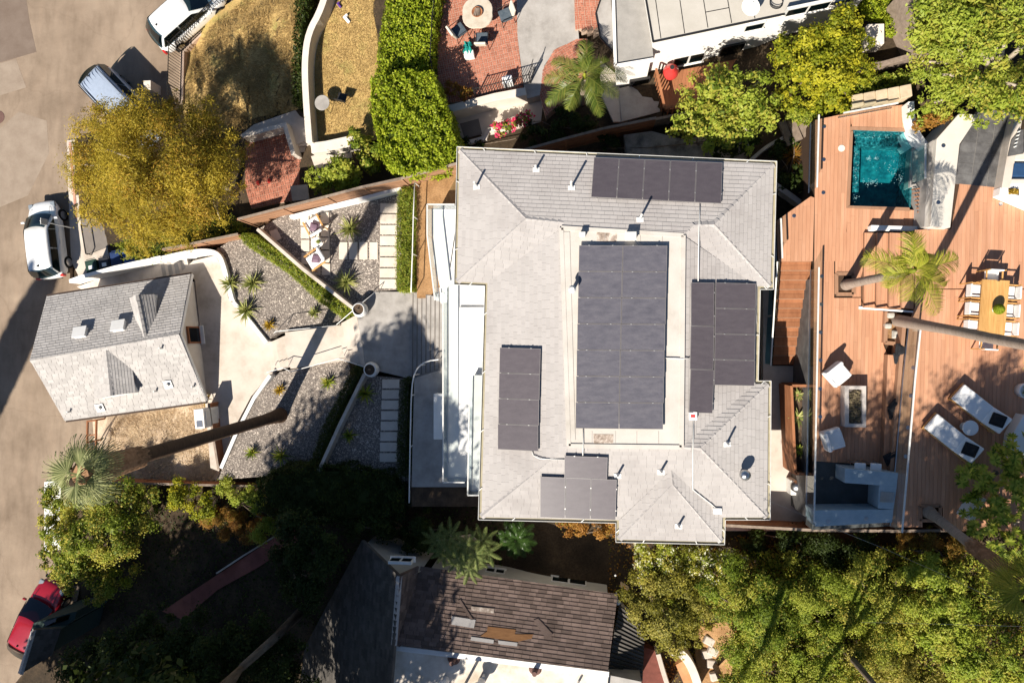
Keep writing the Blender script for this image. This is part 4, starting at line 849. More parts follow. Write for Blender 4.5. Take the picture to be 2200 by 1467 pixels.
array([(1485, 607), (1535, 607), (1532, 888), (1481, 886)], 1, 3, 'right', .13, cell_b, lambda i, j: f'{ords[j]} upright panel from the top in the narrow column by the flat roof', 'panels on the rear slope')
array([(1537, 607), (1624, 609), (1621, 829), (1534, 827)], 1, 4, 'right', .13, cell_b, lambda i, j: f'{ords[j]} wide panel from the top beside the rear eave', 'panels on the rear slope')
# roof fittings
def vent(px, py, plane, h=.6, r=.045, plate=True):
    o, n = PN[plane]; c_ = PL(px, py, o, n, .02); x = Vector((1, 0, 0)); x = (x-n*x.dot(n)).normalized(); M = frame(x, n.cross(x), n, c_); t = link('vent_pipe', MB().tube([(0, 0, -.05), (0, 0, h)], r, 10).mesh('vent_pipe', zinc), hm, c_)
    if plate: k = MB(M); k.box((0, -.04, .012), (.27, .19, .012)); k.lathe([(.08, .0), (.06, .07), (.05, .07)], (0, 0, .01), 10); k.build('flashing', white, t)
for px, py, pl, h in ((1024, 400, 'lefttri', .65), (1152, 363, 'top', .45), (1228, 402, 'top', .85), (1375, 470, 'top', .8), (1420, 1012, 'bottom', .5), (1327, 1020, 'bottom', .5), (1562, 952, 'rightlow', .55), (1458, 1128, 'wingb', .45)): vent(px, py, pl, h)
c_ = P(1230, 624, FL+.04); k = MB(); k.tube([c_, c_+Vector((0, 0, .55))], .07, 12); k.lathe([(.02, .5), (.15, .5), (.15, .6), (.08, .68), (.01, .68)], c_, 16); k.build('flue', zinc, hm, smooth=False)
for px, py, s in ((1354, 510, .36), (1251, 506, .2)):
    c_ = P(px, py, FL+.04); k = MB(); k.box(c_+Vector((0, 0, .14)), (s, s*.75, .26)); k.box(c_+Vector((0, 0, .29)), (s*1.15, s*.9, .05)); k.build('box_vent', zinc, hm)
o, n = PN['rightlow']; c_ = PL(1596, 1016, o, n, .02); k = MB(); k.tube([c_-n*.05, c_+Vector((0, 0, .2))], .12, 12); k.lathe([(.12, .2), (.2, .3), (.2, .42), (.1, .5), (.01, .52)], c_, 16); k.build('turbine_vent', steel, hm, smooth=True)
c_ = PL(1488, 893, *PN['right'], .05); k = MB(); k.box(c_+Vector((0, 0, .03)), (.3, .3, .14)); jb = k.build('junction_box', white, hm); k = MB(); k.box(c_+Vector((0, 0, .105)), (.16, .1, .01)); k.build('red_label', redp, jb)
c_ = PL(1541, 1097, *PN['bottom'], .05); k = MB(); k.box(c_, (.3, .22, .14)); k.build('junction_box', white, hm)
def conduit(pts): MB().tube(pts, .02, 6).build('conduit', zinc, hm, smooth=True)
conduit([PL(1504, 436, *PN['top'], .06), PL(1502, 484, *PN['top'], .06), PL(1500, 606, *PN['right'], .08)])
conduit([PL(1490, 900, *PN['right'], .05), PL(1489, 965, *PN['right'], .1), PL(1489, 1052, *PN['bottom'], .06), PL(1530, 1084, *PN['bottom'], .06), PL(1541, 1094, *PN['bottom'], .06)])
conduit([P(1427, 769, FL+.08), P(1466, 770, FL+.08), PL(1486, 771, *PN['right'], .08)]); conduit([P(1253, 920, FL+.08), P(1253, 962, FL+.1), PL(1252, 980, *PN['bottom'], .1)])
conduit([PL(1142, 966, *PN['left'], .06), PL(1146, 978, *PN['left'], .06), PL(1160, 985, *PN['left'], .08), PL(1214, 987, *PN['bottom'], .06)])
for x in (1484, 1493): 
    pass
# ================================================================ rear decks, pool, furniture
ZD, ZR = 7.6, 8.3
dk = thing('pool_deck', 'reddish wooden deck around pool and fire pit', 'deck', P(1800, 700, ZD-1.5))
# deck pieces around pool hole, palm hole and planter
def dkp(q, z=ZD, parent=None, seed=1, m=None): boards('deck_board', PP(q, z), z, .142, m or deckwood, parent or dk, 88.5, seed=seed)
poolp = [(1833, 281), (1948, 284), (1963, 306), (1954, 445), (1826, 441)]
dkp([(1752, 258), (1828, 242), (1822, 445), (1814, 561), (1750, 561)], seed=1)
dkp([(1828, 242), (1962, 222), (1958, 250), (1970, 300), (1962, 306), (1948, 278), (1829, 275)], seed=2)
dkp([(1822, 447), (1985, 452), (1985, 490), (1876, 490), (1858, 561), (1814, 561)], seed=3)
dkp([(1668, 475), (1742, 422), (1750, 425), (1746, 561), (1672, 561)], seed=4)
dkp([(1750, 561), (1792, 561), (1792, 640), (1850, 640), (1850, 664), (1935, 672), (1905, 680), (1898, 740), (1906, 760), (1905, 1000), (1746, 990)], seed=5)
dkp([(1795, 561), (1858, 561), (1850, 595), (1850, 638), (1832, 638), (1832, 590), (1795, 590)], seed=6)
for q in ([(1826, 272), (1956, 276), (1962, 286), (1950, 283), (1833, 279), (1826, 283)], [(1826, 283), (1833, 281), (1826, 441), (1818, 447)], [(1818, 447), (1826, 442), (1954, 446), (1956, 454)]): MB().prism(PP(q, ZD+.012), ZD-.1, ZD+.012).build('border_board', deckwood_d, dk)
for a, b, w_ in (((1797, 588), (1834, 588), .1), ((1834, 588), (1834, 632), .1), ((1834, 632), (1797, 632), .1), ((1797, 632), (1797, 588), .1)): MB().bar(P(*a, ZD+.01), P(*b, ZD+.01), .14, .03).build('border_board', deckwood_d, dk)
MB().prism(PP([(1752, 262), (1962, 226), (1985, 490), (1935, 675), (1905, 1000), (1746, 1125), (1670, 561), (1668, 478), (1742, 424)], ZD-.14), 4.8, ZD-.14).build('substructure', deckwood_d, dk) if False else None
for q in ([(1752, 258), (1822, 244), (1812, 640), (1746, 990), (1748, 561)], [(1826, 447), (1985, 452), (1935, 672), (1905, 1000), (1748, 990), (1812, 640)], [(1668, 478), (1742, 424), (1748, 561), (1672, 561)], [(1822, 244), (1962, 224), (1968, 300), (1948, 278), (1826, 274)]):
    MB().prism(PP(q, ZD-.05), 5.0, ZD-.05).build('substructure', mat('dark_joists', [(.06, .035, .022)], 3, .9) if 'dark_joists' not in MATS else MATS['dark_joists'], dk)
# deck lights
def lights(pts, z, parent):
    me = MB().lathe([(.005, 0), (.075, 0), (.075, .008), (.05, .012), (.005, .012)], (0, 0, 0), 16).mesh('deck_light', steel)
    for a, b in pts: piece('deck_light', me, Matrix.Translation(P(a, b, z+.003)), parent)
lights([(1771, 272), (1770, 343), (1769, 414), (1706, 464), (1766, 594), (1765, 654), (1763, 714), (1763, 774), (1762, 835), (1762, 895)], ZD, dk)
# pool
pl = thing('pool', 'small turquoise plunge pool set into the wooden deck', 'pool', P(1893, 362, ZD-1.4))
teal = mat('teal_pool_tile', [(.004, .075, .10), (.01, .15, .175), (.024, .23, .25)], 2.6, .4, .1, 9, fine=.25); teal_d = mat('mosaic_tile', [(.006, .05, .065), (.02, .13, .15), (.09, .28, .29)], 7, .4, .1, 14, fine=.4)
pw = PP(poolp, ZD-.02); MB().prism(pw, ZD-1.6, ZD-1.25).build('basin_floor', teal, pl)
for i in range(5):
    a, b = pw[i], pw[(i+1) % 5]; n = Vector((-(b-a).y, (b-a).x, 0)).normalized()*.05; MB().prism([a, b, b+n, a+n], ZD-1.5, ZD-.03).build('basin_wall', teal_d, pl)
MB().prism(PP([(1842, 292), (1948, 294), (1950, 315), (1842, 312)], ZD-.6), ZD-1.3, ZD-.7).build('bench', teal_d, pl); MB().prism(PP([(1836, 312), (1850, 312), (1846, 432), (1833, 432)], ZD-.6), ZD-1.3, ZD-.7).build('bench', teal_d, pl)
MB().poly(PP(poolp, ZD-.12)).build('water', water, pl)
fo = mat('sparkle', [(.10, .32, .35), (.42, .58, .6)], 12, .7, .4, 20)
fl_ = [P(px+rng.normal()*sx, py+rng.normal()*sy, ZD-.112) for px, py, sx, sy, m_ in ((1867, 340, 3, 2, 26), (1881, 340, 3, 2, 22), (1862, 392, 7, 5, 26), (1882, 391, 6, 5, 20), (1925, 365, 10, 18, 46), (1935, 388, 4, 5, 40), (1910, 350, 14, 14, 18), (1836, 424, 4, 4, 8), (1838, 350, 3, 36, 40), (1890, 292, 35, 4, 40)) for _ in range(m_)]
fl_ = np.array([tuple(p) for p in fl_ if inside(p.x, p.y, [tuple(v[:2]) for v in PP(poolp, ZD)])]); leaves('sparkle_flecks', fl_, rng.normal(size=(len(fl_), 3))*.08+np.array([0, 0, 1]), .045, .016, fo, pl, kind='stuff')  # pale flecks painted on the water as its glints
MB().lathe([(.01, 0), (.13, 0), (.13, .012), (.01, .014)], P(1808, 319, ZD+.003), 20).build('skimmer_lid', stucco, label='round cream skimmer lid in the deck left of the pool', cat='lid')
# spill channel, pebbles and pool glass
sp = thing('spillway', 'pebbled spillway between pool and concrete wall', 'water feature', P(1985, 370, ZD))
MB().prism(PP([(1961, 318), (1996, 322), (1990, 402), (1955, 402)], ZD+.02), ZD-.5, ZD+.02).build('ledge', conc_gr, sp)
q = [tuple(v[:2]) for v in PP([(1982, 322), (1997, 324), (1992, 398), (1976, 398)], ZD+.05)]; q0 = [p for p in q]; me = MB().lathe([(.01, .0), (.045, .012), (.05, .03), (.03, .05), (.005, .055)], (0, 0, 0), 7).mesh('pebble', mat('white_pebble', [(.5, .48, .45)], 6, .7, var=.35)); c_ = 0
while c_ < 130:
    x, y = rng.uniform(min(a for a, b in q), max(a for a, b in q)), rng.uniform(min(b for a, b in q), max(b for a, b in q))
    if inside(x, y, q): piece('pebble', me, RZ(rng.random()*6, (x, y, ZD+.02)) @ Matrix.Diagonal((rng.uniform(.7, 1.2), rng.uniform(.6, 1), 1, 1)), sp); c_ += 1
rail_glass('glass_screen', 'frameless glass screen leaning over the pool edge', PP([(1958, 326), (1958, 398)], ZD), ZD, 1.1, npan=2)
# concrete wall bench
cw = thing('concrete_bench', 'wide cream concrete wall and counter between pool and charcoal tiles', 'wall', P(2030, 400, ZD))
MB().prism(PP([(2013, 298), (2060, 245), (2104, 246), (2062, 310), (2042, 489), (1999, 487)], 8.75), 6.8, 8.75).build('counter', mat('counter_concrete', [(.52, .48, .42), (.60, .56, .50)], 1.0, .7, .05, 50, fine=.04), cw, bevel=.015)
MB().prism(PP([(1997, 306), (2012, 297), (1998, 488), (1986, 487)], 8.5), 6.8, 8.5).build('ledge', conc_gr, cw, bevel=.01)
lights([(2027, 313), (2016, 435)], 8.75, cw)
wallpl('white_beam', 'low white wall beam at the foot of the pool', [(1872, 489), (1940, 491), (2003, 492)], 7.95, 7.3, .2, white)
wallpl('planter_wall', 'curved white planter wall at the corner of the pool deck', arc([(1958, 218), (1960, 255), (1972, 290), (1996, 318), (2000, 330)], 2), 8.15, 6.5, .22, white)
# slatted steps in front of pool
t = thing('slatted_steps', 'slatted wooden steps with triangular end below the pool beam', 'steps', P(1925, 600, ZD))
for i in range(4):
    x0 = 1858+i*27; MB().prism(PP([(x0, 500), (x0+26, 501), (x0+24, 664), (x0-2, 661)], ZD+.175*(i+1)), ZD-.1, ZD+.175*(i+1)-.03).build('riser', deckwood_d, t); boards('tread_board', PP([(x0, 500), (x0+26, 501), (x0+24, 664), (x0-2, 661)], ZD+.175*(i+1)), ZD+.175*(i+1), .142, deckwood, t, 88.5, seed=40+i)
MB().bar(P(1848, 662, ZD+.3), P(1962, 670, ZD+.85), .06, .05).build('side_rail', white, t); MB().bar(P(1845, 661, ZD+.02), P(1962, 668, ZD+.02), .1, .05).build('side_rail', white, t)
t = thing('slatted_screen', 'slatted wooden screen between pool and concrete wall', 'screen', P(1975, 430, ZD))
for i in range(9): MB().bar(P(1958+i*2.2, 408+i*8, ZD+.35), P(1984, 404+i*8.5, ZD+.35), .035, .05).build('slat', redwood, t)
MB().prism(PP([(1976, 404), (1990, 404), (1998, 480), (1978, 484)], ZD+.3), ZD-.1, ZD+.3).build('base', conc_gr, t)
# upper deck on the right
ud = thing('upper_deck', 'upper wooden deck with dining table and loungers', 'deck', P(2100, 700, ZR-1))
dkp([(1966, 494), (2044, 492), (2062, 394), (2152, 402), (2148, 418), (2320, 470), (2320, 620), (1966, 620)], ZR, ud, 11)
dkp([(1966, 622), (2320, 622), (2320, 1140), (2026, 1140), (2026, 1090), (1982, 1090), (1982, 1132), (1914, 1132), (1942, 800), (1955, 690), (1966, 660)], ZR, ud, 12)
for q in ([(1966, 494), (2044, 492), (2062, 300), (2320, 300), (2320, 800), (1960, 760)], [(1960, 760), (2320, 800), (2320, 1140), (2026, 1140), (2026, 1090), (1982, 1090), (1982, 1132), (1931, 1132)]): MB().prism(PP(q, ZR-.06), 6.4, ZR-.06).build('substructure', MATS['dark_joists'], ud)
lights([(1962, 790), (1957, 850), (1951, 918), (1946, 980), (2150, 438), (1995, 490)], ZR, ud)
tl = thing('tiled_terrace', 'charcoal tiled terrace beside the concrete wall', 'terrace', P(2110, 320, ZR)); zt = ZR+.01
MB().prism(PP([(2064, 310), (2105, 236), (2190, 240), (2168, 300), (2152, 404), (2052, 394)], zt-.012), ZR-.3, zt-.012).build('grout_bed', grout, tl)
tp = [tuple(v[:2]) for v in PP([(2064, 310), (2105, 236), (2190, 240), (2168, 300), (2152, 404), (2052, 394)], zt)]; o_ = P(2052, 394, zt); e_ = (P(2152, 404, zt)-o_); e_.z = 0; e_.normalize(); f_ = Vector((-e_.y, e_.x, 0))
for i in range(-1, 6):
    for j in range(0, 9):
        c0 = o_+e_*(i*.56+.28*(j % 2)*0)+f_*(j*.40); qd = [c0, c0+e_*.545, c0+e_*.545+f_*.385, c0+f_*.385]
        hp = []
        for u in range(4):
            p, r = qd[u], qd[(u+1) % 4]; hp.append((r.y-p.y, -(r.x-p.x), (r.y-p.y)*p.x-(r.x-p.x)*p.y))
        r = clip(tp, hp)
        if r and area2(r) > .01: MB().prism(r, zt-.03, zt).build('tile', slate, tl)
MB().prism(PP([(2185, 236), (2200, 236), (2170, 404), (2152, 404), (2168, 310)], ZR+.5), ZR-.1, ZR+.5).build('low_wall', conc, None, label='low pale wall between charcoal tiles and cushioned bench', cat='wall')
so_ = thing('corner_sofa', 'outdoor sofa with navy and cream cushions at the right edge', 'sofa', P(2195, 350, ZR))
MB().prism(PP([(2178, 330), (2260, 330), (2260, 408), (2166, 408)], ZR+.32), ZR, ZR+.32).build('base', white, so_)
for q, m_ in (([(2184, 326), (2260, 326), (2260, 346), (2180, 345)], fabric_t), ([(2176, 349), (2260, 351), (2260, 380), (2172, 379)], fabric_b), ([(2174, 384), (2260, 384), (2260, 398), (2171, 396)], fabric_t)): MB().prism(PP(q, ZR+.5), ZR+.32, ZR+.5).build('cushion', m_, so_, bevel=.04)
MB().prism(PP([(2174, 300), (2192, 278), (2200, 278), (2200, 330), (2166, 336)], ZR+.55), ZR, ZR+.55).build('grill_counter', slate, None, bevel=.01, label='dark counter with small bottles beside the cushioned sofa', cat='counter')
cm = thing('bottle_row', 'row of small clear bottles on the dark counter', 'bottles', P(2186, 300, ZR+.55))
for i in range(5): MB().lathe([(.005, 0), (.03, 0), (.03, .09), (.012, .13), (.012, .16), (.005, .16)], P(2187-i*2.0, 284+i*8, ZR+.55), 8).build('bottle', zinc, cm)
wp = thing('white_planter', 'white concrete planter with yellow succulents at the deck corner', 'planter', P(2180, 415, ZR)); MB().prism(PP([(2150, 402), (2172, 394), (2260, 400), (2260, 466), (2148, 419)], ZR+.45), ZR, ZR+.45).build('body', white, wp, bevel=.015); MB().prism(PP([(2166, 404), (2190, 406), (2190, 420), (2170, 415)], ZR+.46), ZR+.4, ZR+.46).build('soil', soil, wp)
leaves('succulents', np.array([[*P(rng.uniform(2168, 2188), rng.uniform(406, 417), ZR+.5+rng.random()*.1)] for _ in range(140)]), rng.normal(size=(140, 3))*.5+np.array([0, 0, .7]), .09, .035, L_agy, wp)
# guards
rail_glass('glass_railing', 'glass railing with white top rail along the stair side of the pool deck', PP([(1741, 580), (1731, 1108)], ZD), ZD, 1.0)
rail_glass('glass_railing', 'short glass railing at the pool end of the deck', PP([(1741, 265), (1737, 415)], ZD), ZD, 1.0)
rail_glass('glass_railing', 'glass railing with white rail between fire pit deck and upper deck', PP([(1952, 692), (1940, 800), (1912, 1128)], ZR), ZR, 1.0)
rail_glass('glass_railing', 'low railing on the planted edge above the pool', PP([(1800, 254), (1915, 233)], ZD), ZD, .6, npan=2)
rail_glass('glass_railing', 'glass railing at the head of the wooden stair, house side', PP([(1664, 478), (1667, 561)], ZD), ZD, .9, npan=1)
# stair down to the side yard
stt = thing('wooden_stair', 'wooden stair running down between house and deck', 'stairs', P(1700, 700, 5.5))
for i in range(11):
    y = 560+i*20.3; z = ZD-.17*(i+1); q = [(1674-1.2*i, y), (1743-1.6*i, y), (1742-1.6*i, y+20), (1673-1.2*i, y+20)]
    boards('tread_board', PP(q, z), z, .19, redwood, stt, 0, seed=60+i, length=9); MB().prism(PP([(1674-1.2*i, y), (1743-1.6*i, y), (1743-1.6*i, y+2), (1674-1.2*i, y+2)], z+.13), z-.05, z+.14).build('riser', deckwood_d, stt)
MB().prism(PP([(1668, 561), (1742, 561), (1724, 785), (1658, 785)], 5.6), 5.3, 5.6).build('stringer', MATS['dark_joists'], stt)
t = thing('stair_guard', 'sloping glass guard with blue shade put in its colour on the house side of the stair', 'railing', P(1665, 600, ZD-1)); a0, b0 = P(1670, 562, ZD+.9), P(1656, 785, 6.55)
MB().bar(a0, b0, .05, .05).build('top_rail', zinc, t)
for i in range(2): u, v_ = a0.lerp(b0, i*.5+.01), a0.lerp(b0, i*.5+.49); MB().add([u, v_, v_-Vector((0, 0, .95)), u-Vector((0, 0, .95))], [(0, 1, 2, 3)]).build('glass_pane', glassmat('shade_blue_glass', (.25, .55, .68), .2) if 'shade_blue_glass' not in MATS else MATS['shade_blue_glass'], t)  # the blue of the shade is put into the pane colour
k = MB(); strip(k, PP([(1741, 600), (1738, 800), (1736, 900), (1733, 1110)], 7.5), .1, 5.0, 7.5); k.build('stone_wall', slate, label='dark stone retaining wall under the deck edge', cat='wall')
struct('side_patio', [(1640, 610), (1660, 610), (1660, 786), (1730, 786), (1732, 1000), (1738, 1140), (1560, 1140), (1560, 1100), (1640, 1100)], 5.6, .8, conc)
bx = thing('planter_box', 'long timber planter bed beside the side patio', 'planter', P(1712, 900, 5.6))
for a, b in (((1688, 826), (1697, 1010)), ((1690, 826), (1722, 826)), ((1697, 1010), (1730, 1010))): MB().bar(P(*a, 6.6), P(*b, 6.6), .1, 1.6).build('board', redwood, bx)
MB().prism(PP([(1692, 828), (1724, 828), (1732, 1008), (1700, 1008)], 6.9), 5.7, 6.9).build('soil', soil, bx)
hp_ = thing('heat_pump', 'square metal unit with round silver dome on the side patio', 'heat pump', P(1712, 1044, 5.6)); c_ = P(1712, 1044, 6.3); k = MB(); k.box(P(1712, 1044, 5.95), (.68, .62, .7)); k.build('body', zinc, hp_, bevel=.03); MB().lathe([(.27, 0), (.26, .08), (.2, .16), (.1, .22), (.01, .24)], c_, 20).build('dome', steel, hp_, smooth=True)
# built-in bench, firepit, chairs
bn = thing('built_in_bench', 'long built-in wooden bench below the upper deck', 'bench', P(1925, 880, ZD))
boards('bench_board', PP([(1908, 762), (1938, 764), (1912, 1010), (1898, 1008)], ZD+.42), ZD+.42, .15, deckwood, bn, 96, seed=71)
MB().prism(PP([(1908, 762), (1938, 764), (1912, 1010), (1898, 1008)], ZD+.38), ZD-.05, ZD+.38).build('base', deckwood_d, bn)
MB().prism(PP([(1940, 690), (1948, 690), (1938, 800), (1910, 1128), (1902, 1128), (1930, 800)], ZR-.02), ZD-.3, ZR-.02).build('backrest', deckwood_d, bn)
pb = thing('palm_planter', 'square planter of bark chips at the foot of the tall palm', 'planter', P(1925, 705, ZD)); MB().prism(PP([(1906, 672), (1945, 676), (1940, 736), (1904, 732)], ZD+.08), ZD-.4, ZD+.08).build('soil', mat('bark_chips', [(.16, .08, .035), (.34, .2, .1)], 9, .95, .6, 30, fine=.3), pb)
for a, b in (((1903, 670), (1900, 736)), ((1900, 736), (1942, 740))): MB().bar(P(*a, ZD+.1), P(*b, ZD+.1), .14, .2).build('edge_board', deckwood_d, pb)
for px, py, r in ((1930, 718, .22), (1914, 677, .16), (1908, 700, .15), (1965, 725, .2)): k = MB(); k.box(P(px, py, ZD+.2), (r*2.0, r*1.6, .22), taper=.7); k.build('rock', stucco_g, None, bevel=.05, label={1930: 'pale rock in the bark planter beside the tall palm', 1914: 'dark rock at the top corner of the bark planter', 1908: 'small rock at the left edge of the bark planter', 1965: 'small rock behind the glass railing by the palm'}[px], cat='rock')
fp = thing('fire_pit', 'rectangular concrete fire pit filled with dark lava rock', 'fire pit', P(1838, 873, ZD)); q = PP([(1815, 829), (1861, 829), (1861, 918), (1815, 917)], ZD+.45); qi = PP([(1824, 836), (1853, 836), (1853, 910), (1824, 910)], ZD+.45)
for i in range(4): MB().prism([q[i], q[(i+1) % 4], qi[(i+1) % 4], qi[i]], ZD, ZD+.45).build('rim', mat('pale_concrete', [(.45, .40, .36), (.52, .47, .43)], 2, .8, .1, 50) if 'pale_concrete' not in MATS else MATS['pale_concrete'], fp)
MB().prism(qi, ZD+.1, ZD+.34).build('ember_bed', gravel_m, fp)
x0, x1, y0, y1 = min(p.x for p in qi), max(p.x for p in qi), min(p.y for p in qi), max(p.y for p in qi); me = MB().lathe([(.005, 0), (.05, .02), (.045, .05), (.01, .07)], (0, 0, 0), 6).mesh('lava_rock', mat('lava_rock', [(.05, .035, .025), (.16, .13, .07)], 8, .9, .4, 30, var=.6))
for _ in range(150): piece('lava_rock', me, RZ(rng.random()*6, (rng.uniform(x0+.05, x1-.05), rng.uniform(y0+.05, y1-.05), ZD+.33)), fp)
def armchair(label, px, py, rz, m=fabric_w):
    b = P(px, py, ZD); t = thing('lounge_chair', label, 'chair', b, 'white chairs round the fire pit'); M = RZ(rz, b)
    k = MB(M); k.box((0, 0, .22), (.74, .74, .32)); k.build('base', m, t, bevel=.05); k = MB(M); k.box((0, -.04, .42), (.60, .62, .14)); k.build('seat_cushion', m, t, bevel=.05)
    k = MB(M); k.box((0, .33, .52), (.74, .16, .52)); k.build('backrest', m, t, bevel=.06)
    for s in (-1, 1): k = MB(M); k.box((s*.33, 0, .36), (.12, .66, .3)); k.build('armrest', m, t, bevel=.05)
    for a in (-1, 1):
        for c_ in (-1, 1): k = MB(M); k.tube([(a*.3, c_*.3, 0), (a*.3, c_*.3, .1)], .025, 6); k.build('leg', redwood, t)
armchair('white boxy chair above and left of the fire pit', 1792, 804, R(40)); armchair('white boxy chair below and left of the fire pit, dappled with shade', 1783, 940, R(108))
def cushion(label, px, py, z, rz, s=.5, m=fabric_k, tilt=.3):
    c_ = P(px, py, z); M = RZ(rz, c_) @ Matrix.Rotation(tilt, 4, 'X'); secs = []
    k = MB(M); k.box((0, 0, -.02), (s, s, .10)); k.box((0, 0, .05), (s*.8, s*.8, .06), taper=.75)
    return k.build('cushion', m, None, bevel=.03, label=label, cat='cushion', group='black cushions on the deck')
cushion('black cushion standing upright on the bench nearest the palm', 1937, 752, ZD+.62, 1.5, .5, tilt=.4); cushion('black cushion lying in front of the upright one near the palm', 1934, 768, ZD+.52, .2, .44, tilt=.15)
cushion('black cushion tilted at the middle of the bench', 1924, 874, ZD+.58, .9, .48, tilt=.35); cushion('black cushion slumped below the middle one on the bench', 1922, 888, ZD+.5, .2, .42, tilt=.15)
cushion('black cushion leaning at the shaded end of the bench', 1915, 985, ZD+.58, .5, .5, tilt=.35)
# bar with stools
br = thing('outdoor_bar', 'pale stone outdoor bar of three counters in the shade', 'bar', P(1840, 1060, ZD)); zb = ZD+1.0
for nm, q in (('front_counter', [(1816, 1006), (1930, 1016), (1927, 1045), (1815, 1037)]), ('side_counter', [(1890, 1042), (1927, 1045), (1920, 1094), (1887, 1092)]), ('rear_counter', [(1748, 1096), (1920, 1094), (1917, 1122), (1752, 1131)])): MB().prism(PP(q, zb), ZD, zb).build(nm, barbl, br, bevel=.01)
MB().prism(PP([(1893, 1056), (1922, 1058), (1920, 1079), (1891, 1078)], zb+.03), zb-.01, zb+.03).build('steel_lid', steel, br)
lights([(1780, 1120), (1861, 1114)], zb, br); struct('bar_floor', [(1748, 990), (1905, 1004), (1918, 1130), (1745, 1138)], ZD-.02, .8, mat('dark_tile', [(.045, .05, .05), (.07, .075, .075)], 2, .6, .1, 30))
def stool(label, px, py):
    b = P(px, py, ZD); t = thing('bar_stool', label, 'stool', b, 'white stools at the bar'); k = MB(RZ(-.05, b)); k.box((0, 0, .72), (.4, .36, .09)); k.build('seat', fabric_w, t, bevel=.03)
    for a in (-1, 1):
        for c_ in (-1, 1): MB(RZ(0, b)).tube([(a*.19, c_*.17, 0), (a*.15, c_*.13, .7)], .018, 6).build('leg', steel, t)
    MB(RZ(0, b)).tube([(-.18, -.16, .25), (.18, -.16, .25), (.18, .16, .25), (-.18, .16, .25), (-.18, -.16, .25)], .012, 6).build('footrest', steel, t)
stool('white square stool nearest the stair at the shaded bar', 1832, 997); stool('white square stool nearest the bench at the shaded bar', 1865, 998)
# dining set
zt_ = ZR+.75; tq = PP([(2111, 600), (2170, 603), (2158, 724), (2102, 718)], zt_); tq[2] = tq[1]+(tq[2]-tq[1])*1.06; tq[3] = tq[0]+(tq[3]-tq[0])*1.06
tt = thing('dining_table', 'long teak dining table on the upper deck', 'table', P(2135, 660, ZR)); ya = math.degrees(math.atan2((tq[3]-tq[0]).y, (tq[3]-tq[0]).x))
boards('tabletop_plank', tq, zt_, .1, teak, tt, ya, gap=.003, th=.05, length=9)
cen = (tq[0]+tq[1]+tq[2]+tq[3])/4
for p in tq: q = p.lerp(cen, .09); q.z = ZR; MB().bar(q, q+Vector((0, 0, .7)), .09, .09).build('leg', teak, tt)
def dchair(label, px, py, rz):
    b = P(px, py, ZR); t = thing('dining_chair', label, 'chair', b, 'chairs at the teak table'); M = RZ(rz, b)
    k = MB(M); k.box((0, 0, .45), (.48, .48, .07)); k.build('seat', fabric_w, t, bevel=.025); k = MB(M); k.box((0, .25, .68), (.46, .05, .34)); k.build('backrest', fabric_w, t, bevel=.02)
    for a in (-1, 1):
        k = MB(M); k.box((a*.27, 0, .65), (.045, .55, .03)); k.build('armrest', teak, t)
        for c_ in (-1, 1): k = MB(M); k.bar((a*.27, c_*.25, 0), (a*.27, c_*.25, .65 if c_ < 0 else .84), .04, .04); k.build('leg', teak, t)
yv = (tq[0]-tq[3]).normalized(); xv = (tq[1]-tq[0]).normalized(); br_ = math.atan2(yv.y, yv.x)-math.pi/2; hl = (tq[0]-tq[3]).length/2; hw = (tq[1]-tq[0]).length/2
def W2P(p):
    v = p-Vector((0, 0, HC)); d = -v.dot(AZ); return 1100+F*v.dot(AX)/d, 733.5-F*v.dot(AY)/d
for i, nm in enumerate(('nearest the concrete wall', 'in the middle', 'nearest the palm trunk')):
    for s, sd2 in ((-1, 'house'), (1, 'far')):
        p = cen+yv*(hl*(.62-.62*i))+xv*s*(hw+.12); p.z = ZR; dchair(f'white chair on the {sd2} side of the teak table, {nm}', *W2P(p), br_+(math.pi/2 if s < 0 else -math.pi/2))
p = cen+yv*(hl+.12); p.z = ZR; dchair('white chair at the head of the teak table by the wall', *W2P(p), br_); p = cen-yv*(hl+.14); p.z = ZR; dchair('white chair at the foot of the teak table beyond the palm trunk', *W2P(p), br_+math.pi)
pt = cen.copy(); pt.z = zt_; pt = P(2137, 665, zt_); t = thing('table_plant', 'round clipped green plant in a bowl on the teak table', 'plant', pt); MB().lathe([(.02, 0), (.1, 0), (.14, .12), (.12, .13), (.02, .1)], pt, 16).build('bowl', white, t, smooth=True)
MB().lathe([(.01, .1), (.15, .18), (.17, .28), (.12, .38), (.01, .42)], pt, 12).build('core', L_dark, t); d_ = sphere_dirs(1500, -.6); leaves('foliage', np.array(pt)+np.array([0, 0, .27])+d_*.18, d_+rng.normal(size=(1500, 3))*.3, .05, .025, L_hedge, t)
def lounger(label, px, py, rz):
    b = P(px, py, ZR); t = thing('sun_lounger', label, 'sun lounger', b, 'white loungers on the upper deck'); M = RZ(rz, b)
    k = MB(M); k.box((0, 0, .27), (.76, 2.02, .06)); k.build('frame', teak, t); k = MB(M); k.box((0, .32, .36), (.70, 1.34, .13)); k.build('mattress', fabric_w, t, bevel=.04)
    k = MB(M @ Matrix.Translation((0, -.36, .33)) @ Matrix.Rotation(R(-26), 4, 'X')); k.box((0, -.33, .05), (.70, .70, .13)); k.build('backrest', fabric_w, t, bevel=.04)
    for a in (-1, 1):
        for c_ in (-.9, .9): k = MB(M); k.bar((a*.33, c_, 0), (a*.33, c_, .25), .06, .06); k.build('leg', teak, t)
    q = M @ Vector((.02, -.62, .62)); c_ = W2P(q); return q
